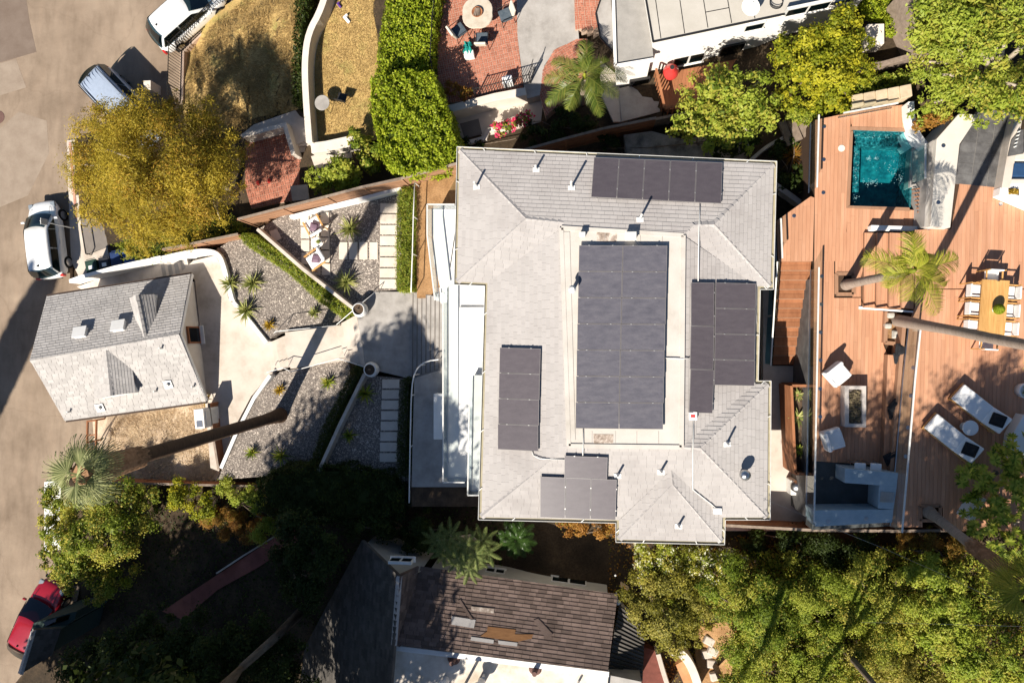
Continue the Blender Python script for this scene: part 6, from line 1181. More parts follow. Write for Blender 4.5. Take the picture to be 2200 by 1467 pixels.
# planter and stones at lower right of the brown house
wallpl('planter_wall', 'pale curved planter wall by the yellow shrub', arc([(1442, 1398), (1468, 1404), (1490, 1440), (1505, 1490)], 2), 5.1, 3.8, .36, stucco); wallpl('planter_wall', 'narrow pale wall beside the dark red patio', [(1414, 1405), (1424, 1440), (1440, 1490)], 4.9, 3.8, .2, conc)
MB().prism(PP([(1452, 1428), (1476, 1415), (1488, 1450), (1494, 1490), (1470, 1470)], 4.75), 4.2, 4.75).build('terracotta_ledge', mat('terracotta_plain', [(.44, .20, .09), (.54, .27, .13)], 3, .85, .1, 40), None, label='smooth terracotta ledge inside the curved planter wall', cat='ledge')
struct('red_patio', [(1384, 1390), (1418, 1400), (1440, 1500), (1380, 1500)], 4.3, .6, mat('dark_red_paving', [(.12, .04, .03), (.18, .06, .045)], 4, .9, .2, 30))
for i, (px, py) in enumerate(((1524, 1376), (1532, 1398), (1519, 1404), (1530, 1425), (1537, 1452))):
    k = MB(RZ(rng.random()*3, P(px, py, tz(px, py)+.12))); k.box((0, 0, 0), (.42, .5, .2), taper=.85); k.build('stepping_stone', conc, None, bevel=.04, label=f'{ords[i]} pale stepping stone from the top beside the dry slope', cat='stone', group='pale stones on the dry slope')
drape('dry_slope', [(1490, 1350), (1560, 1330), (1590, 1380), (1560, 1490), (1500, 1490)], earth, lift=.06, kind='structure')
# ================================================================ vehicles
tint = glassmat('car_glass', (.03, .06, .07), .16, .03); lampw = mat('headlamp', [(.22, .25, .28)], 9, .1, spec=.6); lampr = mat('tail_lamp', [(.5, .02, .02)], 9, .2, spec=.6); trim = blackplastic
def paintm(name, c):
    m, nt, b = nmat(name); b.inputs['Base Color'].default_value = (*c, 1); b.inputs['Roughness'].default_value = .28; b.inputs['Coat Weight'].default_value = .8; b.inputs['Coat Roughness'].default_value = .05
    g_ = N(nt, 'NewGeometry'); no = N(nt, 'TexNoise'); no.inputs['Scale'].default_value = 6; r = ramp(nt, [tuple(x*.93 for x in c), c], [.35, .6]); nt.links.new(g_.outputs['Position'], no.inputs[0]); nt.links.new(no.outputs['Fac'], r.inputs[0]); nt.links.new(r.outputs[0], b.inputs['Base Color']); return m
def car(name, label, cat, c, fwd, L, W, paint, prof, cab, rails=False, bed=None):
    """prof: (t, top z, width factor) along the length, t 0 rear..1 front; cab: (rear base, rear top, front top, front base, roof z, belt z)"""
    c = Vector((c.x, c.y, 0)); f = Vector((fwd.x, fwd.y, 0)).normalized(); x = Vector((f.y, -f.x, 0)); M = frame(x, f, Vector((0, 0, 1)), c); t = thing(name, label, cat, c); hw = W/2
    secs = []
    for s, z, k in prof:
        y = (s-.5)*L; w_ = hw*k; zl = .22 if .05 < s < .95 else .38
        h = [(w_*.88, zl), (w_*.99, zl+.16), (w_, z*.62), (w_*.985, z*.84), (w_*.93, z*.955), (w_*.72, z), (w_*.3, z+.02)]
        secs.append([Vector((a, y, b)) for a, b in h]+[Vector((-a, y, b)) for a, b in h[::-1]])
    k = MB(M); k.loft(secs); bd = k.build('body', paint, t, smooth=True); sm = bd.modifiers.new('subdivision', 'SUBSURF'); sm.levels = sm.render_levels = 2
    rb, rt, ft, fb, zr_, zb = cab; Y = [(q-.5)*L for q in (rb, rt, ft, fb)]; wb, wt = hw*.93, hw*.76
    base = [(wb, Y[0]), (wb, Y[3])]; k = MB(M); rs_ = []
    n = 9
    for i in range(n):
        s = i/(n-1); y = Y[0]+(Y[3]-Y[0])*s
        if y < Y[1]: q = (y-Y[0])/max(.01, Y[1]-Y[0])
        elif y > Y[2]: q = (Y[3]-y)/max(.01, Y[3]-Y[2])
        else: q = 1
        q = max(0, q)
        rs_.append(q)
    ys = [Y[0], Y[0]+(Y[1]-Y[0])*.5, Y[1], Y[1]+(Y[2]-Y[1])*.33, Y[1]+(Y[2]-Y[1])*.67, Y[2], Y[2]+(Y[3]-Y[2])*.5, Y[3]]; qs = [0, .55, 1, 1.03, 1.03, 1, .55, 0]
    secs = []
    for y, q in zip(ys, qs):
        zt = zb-.06+(zr_-zb+.06)*q; w2 = wb+(wt-wb)*min(1, q)
        secs.append([Vector((wb, y, zb-.08)), Vector((w2+.01, y, zt-.08 if q else zb-.07)), Vector((w2*.9, y, zt-.015)), Vector((w2*.45, y, zt+.015)), Vector((-w2*.45, y, zt+.015)), Vector((-w2*.9, y, zt-.015)), Vector((-w2-.01, y, zt-.08 if q else zb-.07)), Vector((-wb, y, zb-.08))])
    k.loft(secs); rf_ = k.build('roof', paint, t, smooth=True); sm = rf_.modifiers.new('subdivision', 'SUBSURF'); sm.levels = sm.render_levels = 2; sm.subdivision_type = 'CATMULL_CLARK'
    def pane(nm, a, b, c_, d, off):
        k = MB(M); nrm = (Vector(b)-Vector(a)).cross(Vector(d)-Vector(a)).normalized(); nrm = nrm if nrm.dot(Vector(off)) > 0 else -nrm; pts = [Vector(p)+nrm*.022 for p in (a, b, c_, d)]; k.add(pts+[p-nrm*.02 for p in pts], [(0, 1, 2, 3), (0, 4, 5, 1), (1, 5, 6, 2), (2, 6, 7, 3), (3, 7, 4, 0)]); k.build(nm, tint, t)
    dz = .05
    def lerp(a, b, s): return a+(b-a)*s
    hz = prof[-3][1]
    for s in (-1, 1):
        k = MB(M); k.tube([(s*wb*.72, Y[3]+.02, zb+.0), (s*wb*.66, (Y[3]+L*.46)/2, (zb+hz)/2+.03), (s*wb*.6, L*.46, prof[-2][1]+.0)], .008, 4); k.build('hood_seam', trim, t)
        k = MB(M); k.tube([(s*.12-.25, Y[3]+.0, zb+.04), (s*.12+.2, lerp(Y[3], Y[2], .3), lerp(zb, zr_, .3)+.06)], .012, 4); k.build('wiper', trim, t)
        for y in (-.06*L, .1*L): k = MB(M); k.box((s*(hw+.004), y, zb-.16), (.03, .2, .04)); k.build('door_handle', paint, t)
    for nm, y0, y1 in (('windshield', Y[3], Y[2]), ('rear_window', Y[0], Y[1])):
        sg = 1 if y0 > y1 else -1; k = MB(M); nc = 9; vs = []
        for q_, wq in ((.04, wb*.90), (.5, (wb+wt)*.455), (.95, wt*.90)):
            for i in range(nc):
                u = i/(nc-1)*2-1; vs.append(Vector((u*wq, lerp(y0, y1, q_)+sg*(.13*(1-u*u)-.02), lerp(zb, zr_, q_)+.035*(1-u*u)+.03)))
        k.add(vs, [(r*nc+i, r*nc+i+1, (r+1)*nc+i+1, (r+1)*nc+i) for r in range(2) for i in range(nc-1)]); k.build(nm, tint, t, smooth=True)
    for s in (-1, 1):
        m_ = (Y[1]+Y[2])/2
        for y0, y1, y2, y3 in ((lerp(Y[0], Y[1], .35), m_-.04, m_-.04, lerp(Y[0], Y[1], 1.0)), (m_+.04, lerp(Y[3], Y[2], .3), Y[2], m_+.04)):
            pane('side_window', (s*(wb-.005), y0, zb+.03), (s*(wb-.005), y1, zb+.03), (s*(wt+.03), y2, zr_-.13), (s*(wt+.03), y3, zr_-.13), (s, 0, .3))
        k = MB(M); k.box((s*(hw+.09), Y[3]-.28, zb+.03), (.2, .1, .14)); k.build('mirror', paint, t, bevel=.03)
        for y in (-.31*L, .30*L):
            k = MB(M); k.tube([(s*(hw-.2), y, .33), (s*(hw-.005), y, .33)], .335, 20); wh = k.build('wheel', rubber, t); k = MB(M); k.tube([(s*(hw-.02), y, .33), (s*(hw+.008), y, .33)], .22, 14); k.build('rim', steel, wh)
        k = MB(M); k.box((s*hw*.72, L*.438, .70), (hw*.30, .30, .14)); k.build('headlight', lampw, t, bevel=.04); k = MB(M); k.box((s*hw*.80, -L*.478, prof[1][1]*.80), (hw*.24, .12, .24)); k.build('taillight', lampr, t, bevel=.02)
        if rails: k = MB(M); k.bar((s*wt*.86, Y[1]+.1, zr_+.04), (s*wt*.86, Y[2]-.1, zr_+.04), .035, .035); k.build('roof_rail', trim, t)
    for y, s in ((-.497*L, -1), (.497*L, 1)): k = MB(M); k.box((0, y*.985, .40), (W*.5, .1, .16)); k.build('bumper', trim, t, bevel=.03)
    k = MB(M); k.lathe([(.06, 0), (.05, .05), (.01, .09)], (0, Y[1]+.18, zr_), 8); k.build('antenna', trim, t)
    if bed: k = MB(M); k.box((0, (bed[0]+bed[1]-1)/2*L, bed[2]-.02), (W*.78, (bed[1]-bed[0])*L, .1)); k.build('bed_liner', trim, t)
    if rails:
        for i in range(5): k = MB(M); k.bar(((i-2)*wt*.3, Y[1]+.15, zr_+.014), ((i-2)*wt*.3, Y[2]-.15, zr_+.016), .03, .02); k.build('roof_rib', paint, t)
    return t
hatch = [(0, .66, .62), (.02, .84, .82), (.07, .95, .94), (.2, .98, .99), (.45, .97, 1), (.68, .95, .99), (.8, .90, .97), (.9, .82, .90), (.96, .74, .78), (.99, .64, .62), (1, .54, .5)]
fw = P(137, 463, .3)-P(149, 562, .3); rt_ = Vector((fw.y, -fw.x, 0)).normalized()
car('parked_car', 'white hatchback parked on the road beside the pepper tree', 'car', P(142, 512, .33)-rt_*.9, fw, 4.35, 1.82, paintm('white_paint_car', (.78, .78, .77)), hatch, (.02, .10, .60, .80, 1.5, .98))
vanp = [(0, .8, .9), (.03, 1.0, .96), (.1, 1.05, 1), (.4, 1.05, 1), (.75, 1.03, .99), (.88, .92, .95), (.96, .75, .86), (1, .6, .75)]
fw = Vector((.70, -.71, 0)); car('parked_van', 'silver blue minivan half under the pepper tree', 'van', P(190, 164, 1.8)+fw*2.0, fw, 4.95, 1.95, paintm('silver_blue_paint', (.34, .40, .50)), vanp, (.01, .06, .68, .88, 1.82, 1.06), rails=True)
fw = P(403, 38, 1.6)-P(358, 78, 1.6); car('parked_car', 'white car behind the iron fence at the top edge', 'car', P(344, 62, 1.6)+fw.normalized()*1.5+Vector((-fw.y, fw.x, 0)).normalized()*.3, fw, 4.75, 1.86, MATS['white_paint_car'], hatch, (.03, .14, .55, .78, 1.6, 1.0))
fw = Vector((.42, .91, 0)); pick = [(0, .9, .93), (.03, 1.0, .98), (.3, 1.02, 1), (.5, 1.02, 1), (.7, 1.04, 1), (.9, .98, .95), (.97, .85, .85), (1, .65, .72)]
car('parked_car', 'red car half hidden by the cottage roof in the lower left', 'car', P(118, 1252, .6)-fw*2.25, fw, 4.65, 1.84, paintm('red_car_paint', (.30, .008, .02)), hatch, (.05, .2, .56, .76, 1.5, .98))
# ================================================================ garden furniture
def gchair(label, px, py, rz):
    b = P(px, py, 4.25); t = thing('lounge_chair', label, 'chair', b, 'white lounge chairs on the slab terrace'); M = RZ(rz, b)
    k = MB(M); k.box((0, -.02, .34), (.66, .68, .16)); k.build('seat', fabric_w, t, bevel=.05); k = MB(M @ Matrix.Translation((0, .3, .4)) @ Matrix.Rotation(R(-22), 4, 'X')); k.box((0, .03, .25), (.64, .14, .56)); k.build('backrest', fabric_w, t, bevel=.05)
    for a in (-1, 1):
        k = MB(M); k.bar((a*.38, -.36, .5), (a*.38, .42, .56), .07, .035); k.build('armrest', teak, t)
        for y in (-.33, .38): k = MB(M); k.bar((a*.38, y, 0), (a*.38, y*.9, .52), .045, .045); k.build('leg', teak, t)
    q = M @ Vector((0, .12, .52)); cushion('oval mauve cushion on the '+label[6:], *W2P(q), q.z, rz+.9, .4, mat('mauve_fabric', [(.16, .10, .14), (.24, .16, .2)], 6, .9, .1, 50) if 'mauve_fabric' not in MATS else MATS['mauve_fabric'], -.3)['group'] = 'mauve cushions'
gchair('white lounge chair nearest the wooden fence', 682, 487, R(-150)); gchair('white lounge chair nearest the diagonal hedge', 684, 561, R(-58))
b = P(687, 524, 4.25); t = thing('garden_table', 'small white table with a green pot between the lounge chairs', 'table', b); MB().lathe([(.01, .4), (.25, .4), (.26, .42), (.01, .44)], b, 22).build('table_top', white, t); MB().lathe([(.16, 0), (.04, .03), (.03, .4)], b, 12).build('pedestal', white, t)
b2 = P(686, 520, 4.7); t = thing('potted_plant', 'tiny potted plant standing on the white garden table', 'plant', b2); MB().lathe([(.02, 0), (.06, 0), (.08, .1), (.02, .1)], b2, 12).build('pot', conc_gr, t); leaves('foliage', np.array(b2)+np.array([0, 0, .14])+rng.normal(size=(120, 3))*.05, rng.normal(size=(120, 3))+np.array([0, 0, .5]), .07, .03, L_green, t)
# ================================================================ rosette plants
G1 = 'yuccas in the gravel beds'
for lab, px, py, z, n, L_, m_ in (('yucca nearest the curved white wall', 497, 610, 3.15, 40, .62, L_yuc), ('yucca in the middle of the upper gravel bed', 545, 610, 3.15, 44, .68, L_yuc), ('yucca spilling over the low white wall', 531, 668, 3.15, 46, .72, L_yuc), ('golden agave near the walkway rail, upper bed', 580, 699, 3.15, 26, .42, L_agy), ('small pale agave beside the diagonal hedge end', 676, 672, 3.15, 26, .4, L_yuc),
                                   ('spiky yucca in gravel above the slab row', 754, 494, 4.25, 46, .72, L_yuc), ('spiky yucca in gravel below the slab row', 745, 607, 4.25, 46, .75, L_yuc), ('golden agave in the lower gravel bed', 602, 838, 3.15, 24, .38, L_agy), ('dark agave at the shaded edge by the lower diagonal hedge', 706, 822, 3.15, 28, .5, L_green), ('dark bushy yucca beside the shaded slab path', 786, 845, 4.25, 36, .6, L_green),
                                   ('low dark agave in the shaded gravel below the yucca', 752, 935, 4.25, 28, .45, L_green), ('small agave in shade near the lower fence', 543, 972, 3.15, 26, .45, L_green), ('broad agave in shade near the lower fence', 605, 978, 3.15, 24, .62, L_green)): rosette('yucca', lab, (px, py, z), n, L_, .05, m_, G1)
for lab, px, py, n, L_, m_ in (('star shaped agave in the timber planter bed', 1713, 896, 12, .45, L_yuc), ('small agave at the house end of the timber planter', 1712, 848, 12, .32, L_yuc), ('tufted green plant at the shaded end of the timber planter', 1716, 966, 24, .3, L_green)): rosette('agave', lab, (px, py, 6.92), n, L_, .05, m_, 'agaves in the timber planter', spread=.5)
rosette('agave', 'spiky pale plant on the dark slope by the deck corner', (1732, 408, 5.8), 30, .5, .05, L_yuc); rosette('grass_clump', 'rusty dry grass clump on the dark slope beside the deck', (1700, 335, 5.4), 60, .75, .025, L_oran); rosette('palm_seedling', 'yellow green strap plant beside the utility cabinet', (447, 853, 2.6), 26, .5, .05, L_agy, stem=.3)
# ================================================================ hedges and shrubs
hedge('hedge', 'tall bright clipped hedge beside the iron fence', [(840, -60), (950, -60), (932, 60), (925, 158), (808, 158), (816, 80)], 3.2, 5.5, 15000, .12, .08, L_hedge); hedge('hedge', 'taller bright hedge block touching the main house corner', [(796, 172), (850, 156), (925, 152), (948, 210), (985, 320), (955, 352), (868, 372), (828, 352), (800, 250)], 3.2, 6.6, 26000, .13, .085, L_hedge, rough=.22)
hedge('hedge', 'diagonal sunlit hedge between gravel bed and slab terrace', [(512, 508), (532, 500), (600, 540), (680, 602), (750, 652), (756, 668), (736, 682), (690, 652), (610, 580), (530, 528)], 3.1, 4.55, 17000, .10, .035, L_green); hedge('hedge', 'straight sunlit hedge beside the slab path and white railing', [(856, 406), (888, 406), (883, 624), (852, 622)], 4.2, 5.25, 14000, .09, .035, L_green)
hedge('hedge', 'diagonal shaded hedge beside the lower gravel bed', [(758, 786), (784, 800), (728, 905), (692, 1008), (660, 1008), (690, 920)], 3.1, 4.5, 9000, .10, .04, L_dark); hedge('hedge', 'straight shaded hedge beside the lower slab path', [(864, 815), (886, 815), (880, 1022), (852, 1022)], 4.2, 5.2, 8000, .09, .035, L_dark)  # shaded hedges get darker leaves than the sunlit pair, shade put in colour
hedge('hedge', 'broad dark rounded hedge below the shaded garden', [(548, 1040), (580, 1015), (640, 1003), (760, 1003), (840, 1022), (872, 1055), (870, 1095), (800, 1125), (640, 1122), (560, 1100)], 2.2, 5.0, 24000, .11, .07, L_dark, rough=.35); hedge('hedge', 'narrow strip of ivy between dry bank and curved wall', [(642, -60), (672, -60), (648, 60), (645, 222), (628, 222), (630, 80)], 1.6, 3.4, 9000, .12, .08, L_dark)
hedge('ground_shrub', 'low feathery green shrub strip above the pool deck', [(1705, 232), (1790, 200), (1900, 158), (1960, 158), (1962, 185), (1830, 212), (1740, 248)], 6.2, 7.3, 12000, .12, .05, L_green, cat='shrub', rough=.3); hedge('ground_shrub', 'bright grassy patch at the top edge beside the board wall', [(1850, -50), (1950, -50), (1958, 40), (1930, 70), (1868, 20)], 6.0, 6.9, 7000, .1, .05, L_hedge, cat='shrub', rough=.25)
hedge('ground_shrub', 'feathery green shrub along the low fence under the pepper tree', [(240, 520), (330, 500), (420, 490), (500, 470), (515, 495), (430, 522), (345, 548), (320, 556), (260, 548)], .6, 2.9, 12000, .13, .04, L_mid, cat='shrub', rough=.4)
# ================================================================ trees
tree('pepper_tree', 'broad yellow olive pepper tree over the parked van', 'tree', (505, 405, 1.4), [(200, 282, 5.2, 1.22), (255, 278, 6.0, 1.60), (312, 285, 6.5, 1.69), (395, 262, 5.6, 1.32), (445, 288, 5.8, 1.50), (495, 310, 5.0, 0.94), (190, 360, 5.2, 1.13), (230, 395, 6.0, 1.79), (320, 370, 7.2, 2.16), (420, 375, 6.6, 1.88), (490, 400, 5.2, 0.94), (195, 440, 4.8, 0.94), (270, 465, 5.2, 1.41), (360, 465, 6.0, 1.79), (440, 460, 5.4, 1.22), (300, 510, 4.2, 0.94), (372, 232, 4.6, 0.66)], 95000, .14, .032, L_pepper, .2, bark_p, sub=13, limbs=9, droop=.8)
tree('shrub', 'leafy green shrub beside the long wooden fence', 'shrub', (715, 395, 2.6), [(690, 385, 4.4, .7), (725, 365, 4.6, .85), (750, 390, 4.3, .6), (705, 400, 4.2, .6)], 3400, .17, .085, L_mid, .05, bark_p, sub=14, limbs=7); tree('shrub', 'dark green shrub in the corner below the lawn wall', 'shrub', (782, 320, 2.8), [(770, 300, 4.0, .5), (785, 325, 4.3, .65), (795, 350, 4.0, .5)], 2600, .15, .09, L_green, .05, sub=12)
tree('tree', 'round green tree with pale branches above the house roof', 'tree', (1560, 255, 4.9), [(1500, 215, 7.4, .95), (1545, 200, 7.8, 1.0), (1600, 205, 7.6, .95), (1635, 235, 7.2, .8), (1490, 262, 7.2, .9), (1545, 280, 7.4, .9), (1610, 275, 7.2, .9), (1570, 240, 7.0, .7)], 9500, .15, .08, L_green, .11, bark_p, sub=14, limbs=14); tree('tree', 'dense yellow green tree beside the neighbour house', 'tree', (1765, 180, 5.8), [(1700, 110, 7.6, .85), (1745, 90, 8.3, 1.0), (1800, 80, 8.5, .95), (1830, 100, 8.0, .7), (1715, 165, 7.6, .9), (1775, 150, 8.6, 1.1), (1825, 160, 7.8, .8), (1740, 215, 7.2, .8), (1795, 220, 7.4, .8), (1690, 215, 6.8, .6)], 22000, .12, .075, L_yel, .12, sub=13)
tree('tree', 'large loose green tree with pale limbs in the upper right', 'tree', (2105, 190, 7.6), [(2010, 30, 10.2, 1.1), (2075, 25, 10.8, 1.2), (2150, 20, 10.8, 1.2), (2190, 60, 10.5, 1.1), (2005, 100, 9.8, 1.0), (2060, 95, 10.6, 1.1), (2125, 70, 11.0, 1.1), (2010, 165, 9.4, .9), (2045, 200, 9.2, .8), (2090, 170, 10.0, .9), (2160, 220, 9.6, 1.0), (2110, 245, 9.2, .7), (2190, 180, 9.8, .8), (1985, 240, 8.6, .5)], 21000, .15, .06, L_green, .2, bark_p, sub=13, limbs=22)
tree('shrub', 'small rusty shrub in the curved planter by the pool', 'shrub', (2000, 265, 7.9), [(1990, 265, 8.6, .45), (2010, 250, 8.7, .5)], 1500, .12, .05, L_oran, .04)
tree('tree', 'dense olive green tree below the fan palm', 'tree', (230, 1180, .4), [(130, 1085, 2.4, .9), (185, 1080, 2.9, 1.1), (250, 1075, 3.2, 1.3), (310, 1070, 2.7, .9), (120, 1150, 2.4, .8), (170, 1165, 3.2, 1.4), (240, 1150, 3.6, 1.5), (300, 1130, 3.0, 1.1), (130, 1215, 2.4, .9), (190, 1235, 2.9, 1.2), (250, 1235, 2.6, 1.0), (215, 1285, 2.2, .7), (112, 1115, 2.2, .6), (108, 1185, 2.2, .6), (112, 1060, 2.2, .6)], 36000, .12, .075, L_mid, .13, sub=12)
tree('shrub', 'yellow green shrub below the dark board fence', 'shrub', (430, 1075, 1.4), [(400, 1060, 2.6, .8), (440, 1075, 2.8, .8)], 5000, .11, .07, L_yel, .06); tree('shrub', 'fresh green shrub beside the broad dark hedge', 'shrub', (520, 1075, 2.0), [(500, 1065, 3.0, .8), (540, 1070, 3.2, .8), (590, 1130, 3.2, .9)], 6500, .10, .06, L_green, .06)
tree('shrub', 'rusty orange dry shrub nearest the dark board fence', 'shrub', (460, 1115, 1.8), [(450, 1105, 2.4, .8), (480, 1115, 2.5, .8)], 6000, .16, .02, L_oran, .05); tree('shrub', 'rusty orange shrub next to the red garden path', 'shrub', (535, 1135, 2.0), [(525, 1120, 2.5, .9), (550, 1140, 2.4, .8)], 6000, .16, .02, L_oran, .05)
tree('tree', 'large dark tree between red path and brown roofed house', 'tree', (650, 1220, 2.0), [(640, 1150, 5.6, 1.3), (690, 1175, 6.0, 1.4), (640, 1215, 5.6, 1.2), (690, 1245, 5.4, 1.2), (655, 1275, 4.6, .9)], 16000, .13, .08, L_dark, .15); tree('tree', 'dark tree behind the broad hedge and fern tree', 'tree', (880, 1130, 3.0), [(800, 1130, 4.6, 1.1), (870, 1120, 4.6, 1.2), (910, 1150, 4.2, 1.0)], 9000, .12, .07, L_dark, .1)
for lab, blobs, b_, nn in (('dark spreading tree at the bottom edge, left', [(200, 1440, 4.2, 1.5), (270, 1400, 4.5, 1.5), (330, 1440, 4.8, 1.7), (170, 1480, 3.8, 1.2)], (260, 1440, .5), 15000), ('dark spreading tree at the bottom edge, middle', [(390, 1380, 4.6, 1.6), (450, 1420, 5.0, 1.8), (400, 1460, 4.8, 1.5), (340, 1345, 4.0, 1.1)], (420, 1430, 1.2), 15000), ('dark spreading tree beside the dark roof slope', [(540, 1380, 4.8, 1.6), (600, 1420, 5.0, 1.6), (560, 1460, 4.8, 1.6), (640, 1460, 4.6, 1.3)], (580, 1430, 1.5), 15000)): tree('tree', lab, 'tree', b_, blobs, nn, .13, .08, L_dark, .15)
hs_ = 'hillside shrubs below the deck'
for lab, blobs, b_, nn, m_, Ls, Ws in (('yellow variegated shrub overhanging the brown roof', [(1400, 1260, 6.2, 1.0), (1440, 1240, 6.6, 1.1), (1380, 1310, 6.0, .9), (1440, 1310, 6.6, 1.2), (1490, 1290, 6.4, 1.0), (1430, 1370, 5.8, .9), (1480, 1350, 5.8, .9), (1400, 1350, 5.4, .6)], (1440, 1310, 4.4), 17000, L_ylw, .15, .05), ('olive shrub with cream flowers under the house eave', [(1410, 1195, 6.4, .9), (1460, 1190, 6.6, .9), (1520, 1200, 6.4, .9), (1560, 1215, 6.2, .8), (1390, 1220, 6.0, .6)], (1470, 1205, 4.6), 12000, L_mid, .14, .05),
                                      ('feathery green tree in the middle of the lower slope', [(1560, 1260, 6.8, 1.1), (1620, 1240, 7.0, 1.1), (1680, 1260, 6.8, 1.1), (1590, 1310, 7.0, 1.2), (1660, 1320, 7.2, 1.3), (1620, 1370, 6.8, 1.2), (1690, 1380, 7.0, 1.2)], (1630, 1320, 5.0), 21000, L_green, .14, .045), ('feathery green tree at the bottom edge of the slope', [(1600, 1430, 6.4, 1.1), (1660, 1440, 6.8, 1.2), (1730, 1430, 7.0, 1.2), (1790, 1450, 6.8, 1.1), (1700, 1480, 6.6, 1.1)], (1690, 1450, 4.8), 16000, L_green, .14, .045),
                                      ('mixed green shrub right of the feathery tree', [(1740, 1270, 7.0, 1.1), (1790, 1300, 7.2, 1.1), (1750, 1340, 7.2, 1.1), (1800, 1370, 7.2, 1.1), (1840, 1280, 7.2, 1.0)], (1780, 1320, 5.4), 15000, L_mid, .13, .05), ('pale olive shrub in the middle right of the slope', [(1870, 1240, 7.6, 1.0), (1920, 1260, 7.6, 1.0), (1880, 1320, 7.6, 1.1), (1930, 1340, 7.6, 1.1), (1890, 1390, 7.4, 1.1)], (1900, 1310, 5.8), 14000, L_mid, .12, .04),
                                      ('yellow flecked shrub at the bottom right edge', [(1860, 1450, 7.0, 1.1), (1930, 1440, 7.4, 1.1), (1990, 1460, 7.4, 1.1), (2050, 1450, 7.6, 1.1)], (1940, 1450, 5.6), 12000, L_ylw, .12, .045), ('dark glossy shrub beside the leaning palm trunk', [(1990, 1230, 8.0, .9), (2040, 1270, 8.2, .9), (2000, 1310, 8.0, 1.0), (2060, 1330, 8.2, 1.0), (2010, 1380, 8.0, 1.0), (2070, 1400, 8.2, 1.0), (2130, 1420, 8.4, 1.1)], (2030, 1320, 6.2), 16000, L_green, .15, .06),
                                      ('rusty dry shrub below the end of the deck', [(1990, 1160, 7.4, .6), (2030, 1175, 7.6, .6), (1950, 1165, 7.2, .5)], (1990, 1170, 6.2), 4000, L_oran, .14, .03), ('dark shrub in shade below the bar', [(1700, 1165, 6.2, .8), (1780, 1175, 6.4, .9), (1850, 1180, 6.6, .9), (1620, 1170, 5.8, .8)], (1750, 1175, 5.4), 12000, L_dark, .13, .06)):
    tree('hillside_shrub', lab, 'shrub', b_, blobs, int(nn*1.6), Ls*.78, Ws*.82, m_, .09, group=hs_, limbs=8, two=L_fl_w if 'cream' in lab else None)
tree('shrub', 'orange flowered shrub under the bottom eave of the main house', 'shrub', (1260, 1140, 3.8), [(1210, 1125, 5.4, .55), (1250, 1130, 5.4, .6), (1295, 1135, 5.4, .6), (1320, 1130, 5.3, .5)], 5500, .10, .06, L_oran, .06); tree('flower_bush', 'pink bougainvillea in the shaded planter above the roof', 'bush', (1090, 285, 3.7), [(1080, 272, 4.6, .4), (1110, 262, 4.7, .3), (1130, 250, 4.9, .3)], 900, .11, .07, L_green, .04, two=L_fl_r); tree('flower_bush', 'red flower cluster beside the pink bougainvillea', 'bush', (1075, 275, 3.7), [(1075, 274, 4.75, .22), (1105, 258, 4.8, .14)], 260, .09, .07, L_fl_r, .02); tree('shrub', 'dark shrub row in the gap above the roof', 'shrub', (1200, 275, 3.7), [(1150, 285, 4.2, .6), (1200, 270, 4.4, .7), (1250, 265, 4.4, .7), (1020, 320, 3.9, .6)], 5000, .13, .07, L_dark, .05); tree('shrub', 'dark climbing shrub at the corner of the terracotta patio', 'shrub', (975, 200, 4.6), [(970, 195, 5.0, .4), (1000, 205, 4.9, .35)], 1600, .12, .06, L_oran, .03); tree('shrub', 'dark shrubs on the bank between house corner and deck', 'shrub', (1690, 380, 5.2), [(1680, 320, 5.7, .6), (1690, 400, 5.8, .6), (1720, 380, 5.9, .5)], 4000, .12, .06, L_dark, .05); tree('shrub', 'dark shrubs below the porch deck and round tree', 'shrub', (1500, 310, 4.9), [(1470, 280, 5.4, .5), (1540, 320, 5.4, .6), (1600, 310, 5.4, .6), (1310, 300, 4.8, .5)], 4500, .13, .07, L_dark, .05)
# trees standing off the picture that shade it
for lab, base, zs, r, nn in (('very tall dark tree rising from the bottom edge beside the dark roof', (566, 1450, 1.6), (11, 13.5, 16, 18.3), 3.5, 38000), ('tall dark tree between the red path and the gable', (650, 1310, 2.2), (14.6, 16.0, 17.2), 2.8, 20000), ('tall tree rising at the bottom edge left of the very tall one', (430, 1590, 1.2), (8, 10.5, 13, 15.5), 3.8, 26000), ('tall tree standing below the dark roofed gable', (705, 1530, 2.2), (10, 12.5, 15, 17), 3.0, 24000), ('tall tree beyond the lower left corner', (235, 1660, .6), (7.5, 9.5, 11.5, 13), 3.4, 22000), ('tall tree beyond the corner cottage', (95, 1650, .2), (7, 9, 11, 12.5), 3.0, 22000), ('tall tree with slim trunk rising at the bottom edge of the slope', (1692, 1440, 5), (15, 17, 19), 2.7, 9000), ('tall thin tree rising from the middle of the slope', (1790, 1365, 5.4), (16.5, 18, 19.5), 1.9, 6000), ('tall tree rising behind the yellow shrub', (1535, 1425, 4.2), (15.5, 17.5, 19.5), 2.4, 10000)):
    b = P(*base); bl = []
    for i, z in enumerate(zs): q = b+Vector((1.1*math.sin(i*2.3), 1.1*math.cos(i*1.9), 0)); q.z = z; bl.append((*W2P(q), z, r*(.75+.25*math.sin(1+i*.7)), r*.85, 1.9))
    tree('tall_tree', lab, 'tree', base, bl, nn, .30 if nn > 12000 else .2, .2 if nn > 12000 else .1, L_dark if nn > 12000 else L_green, .2 if nn > 12000 else .12, bark, group='tall trees whose crowns lie outside the picture', sub=12)
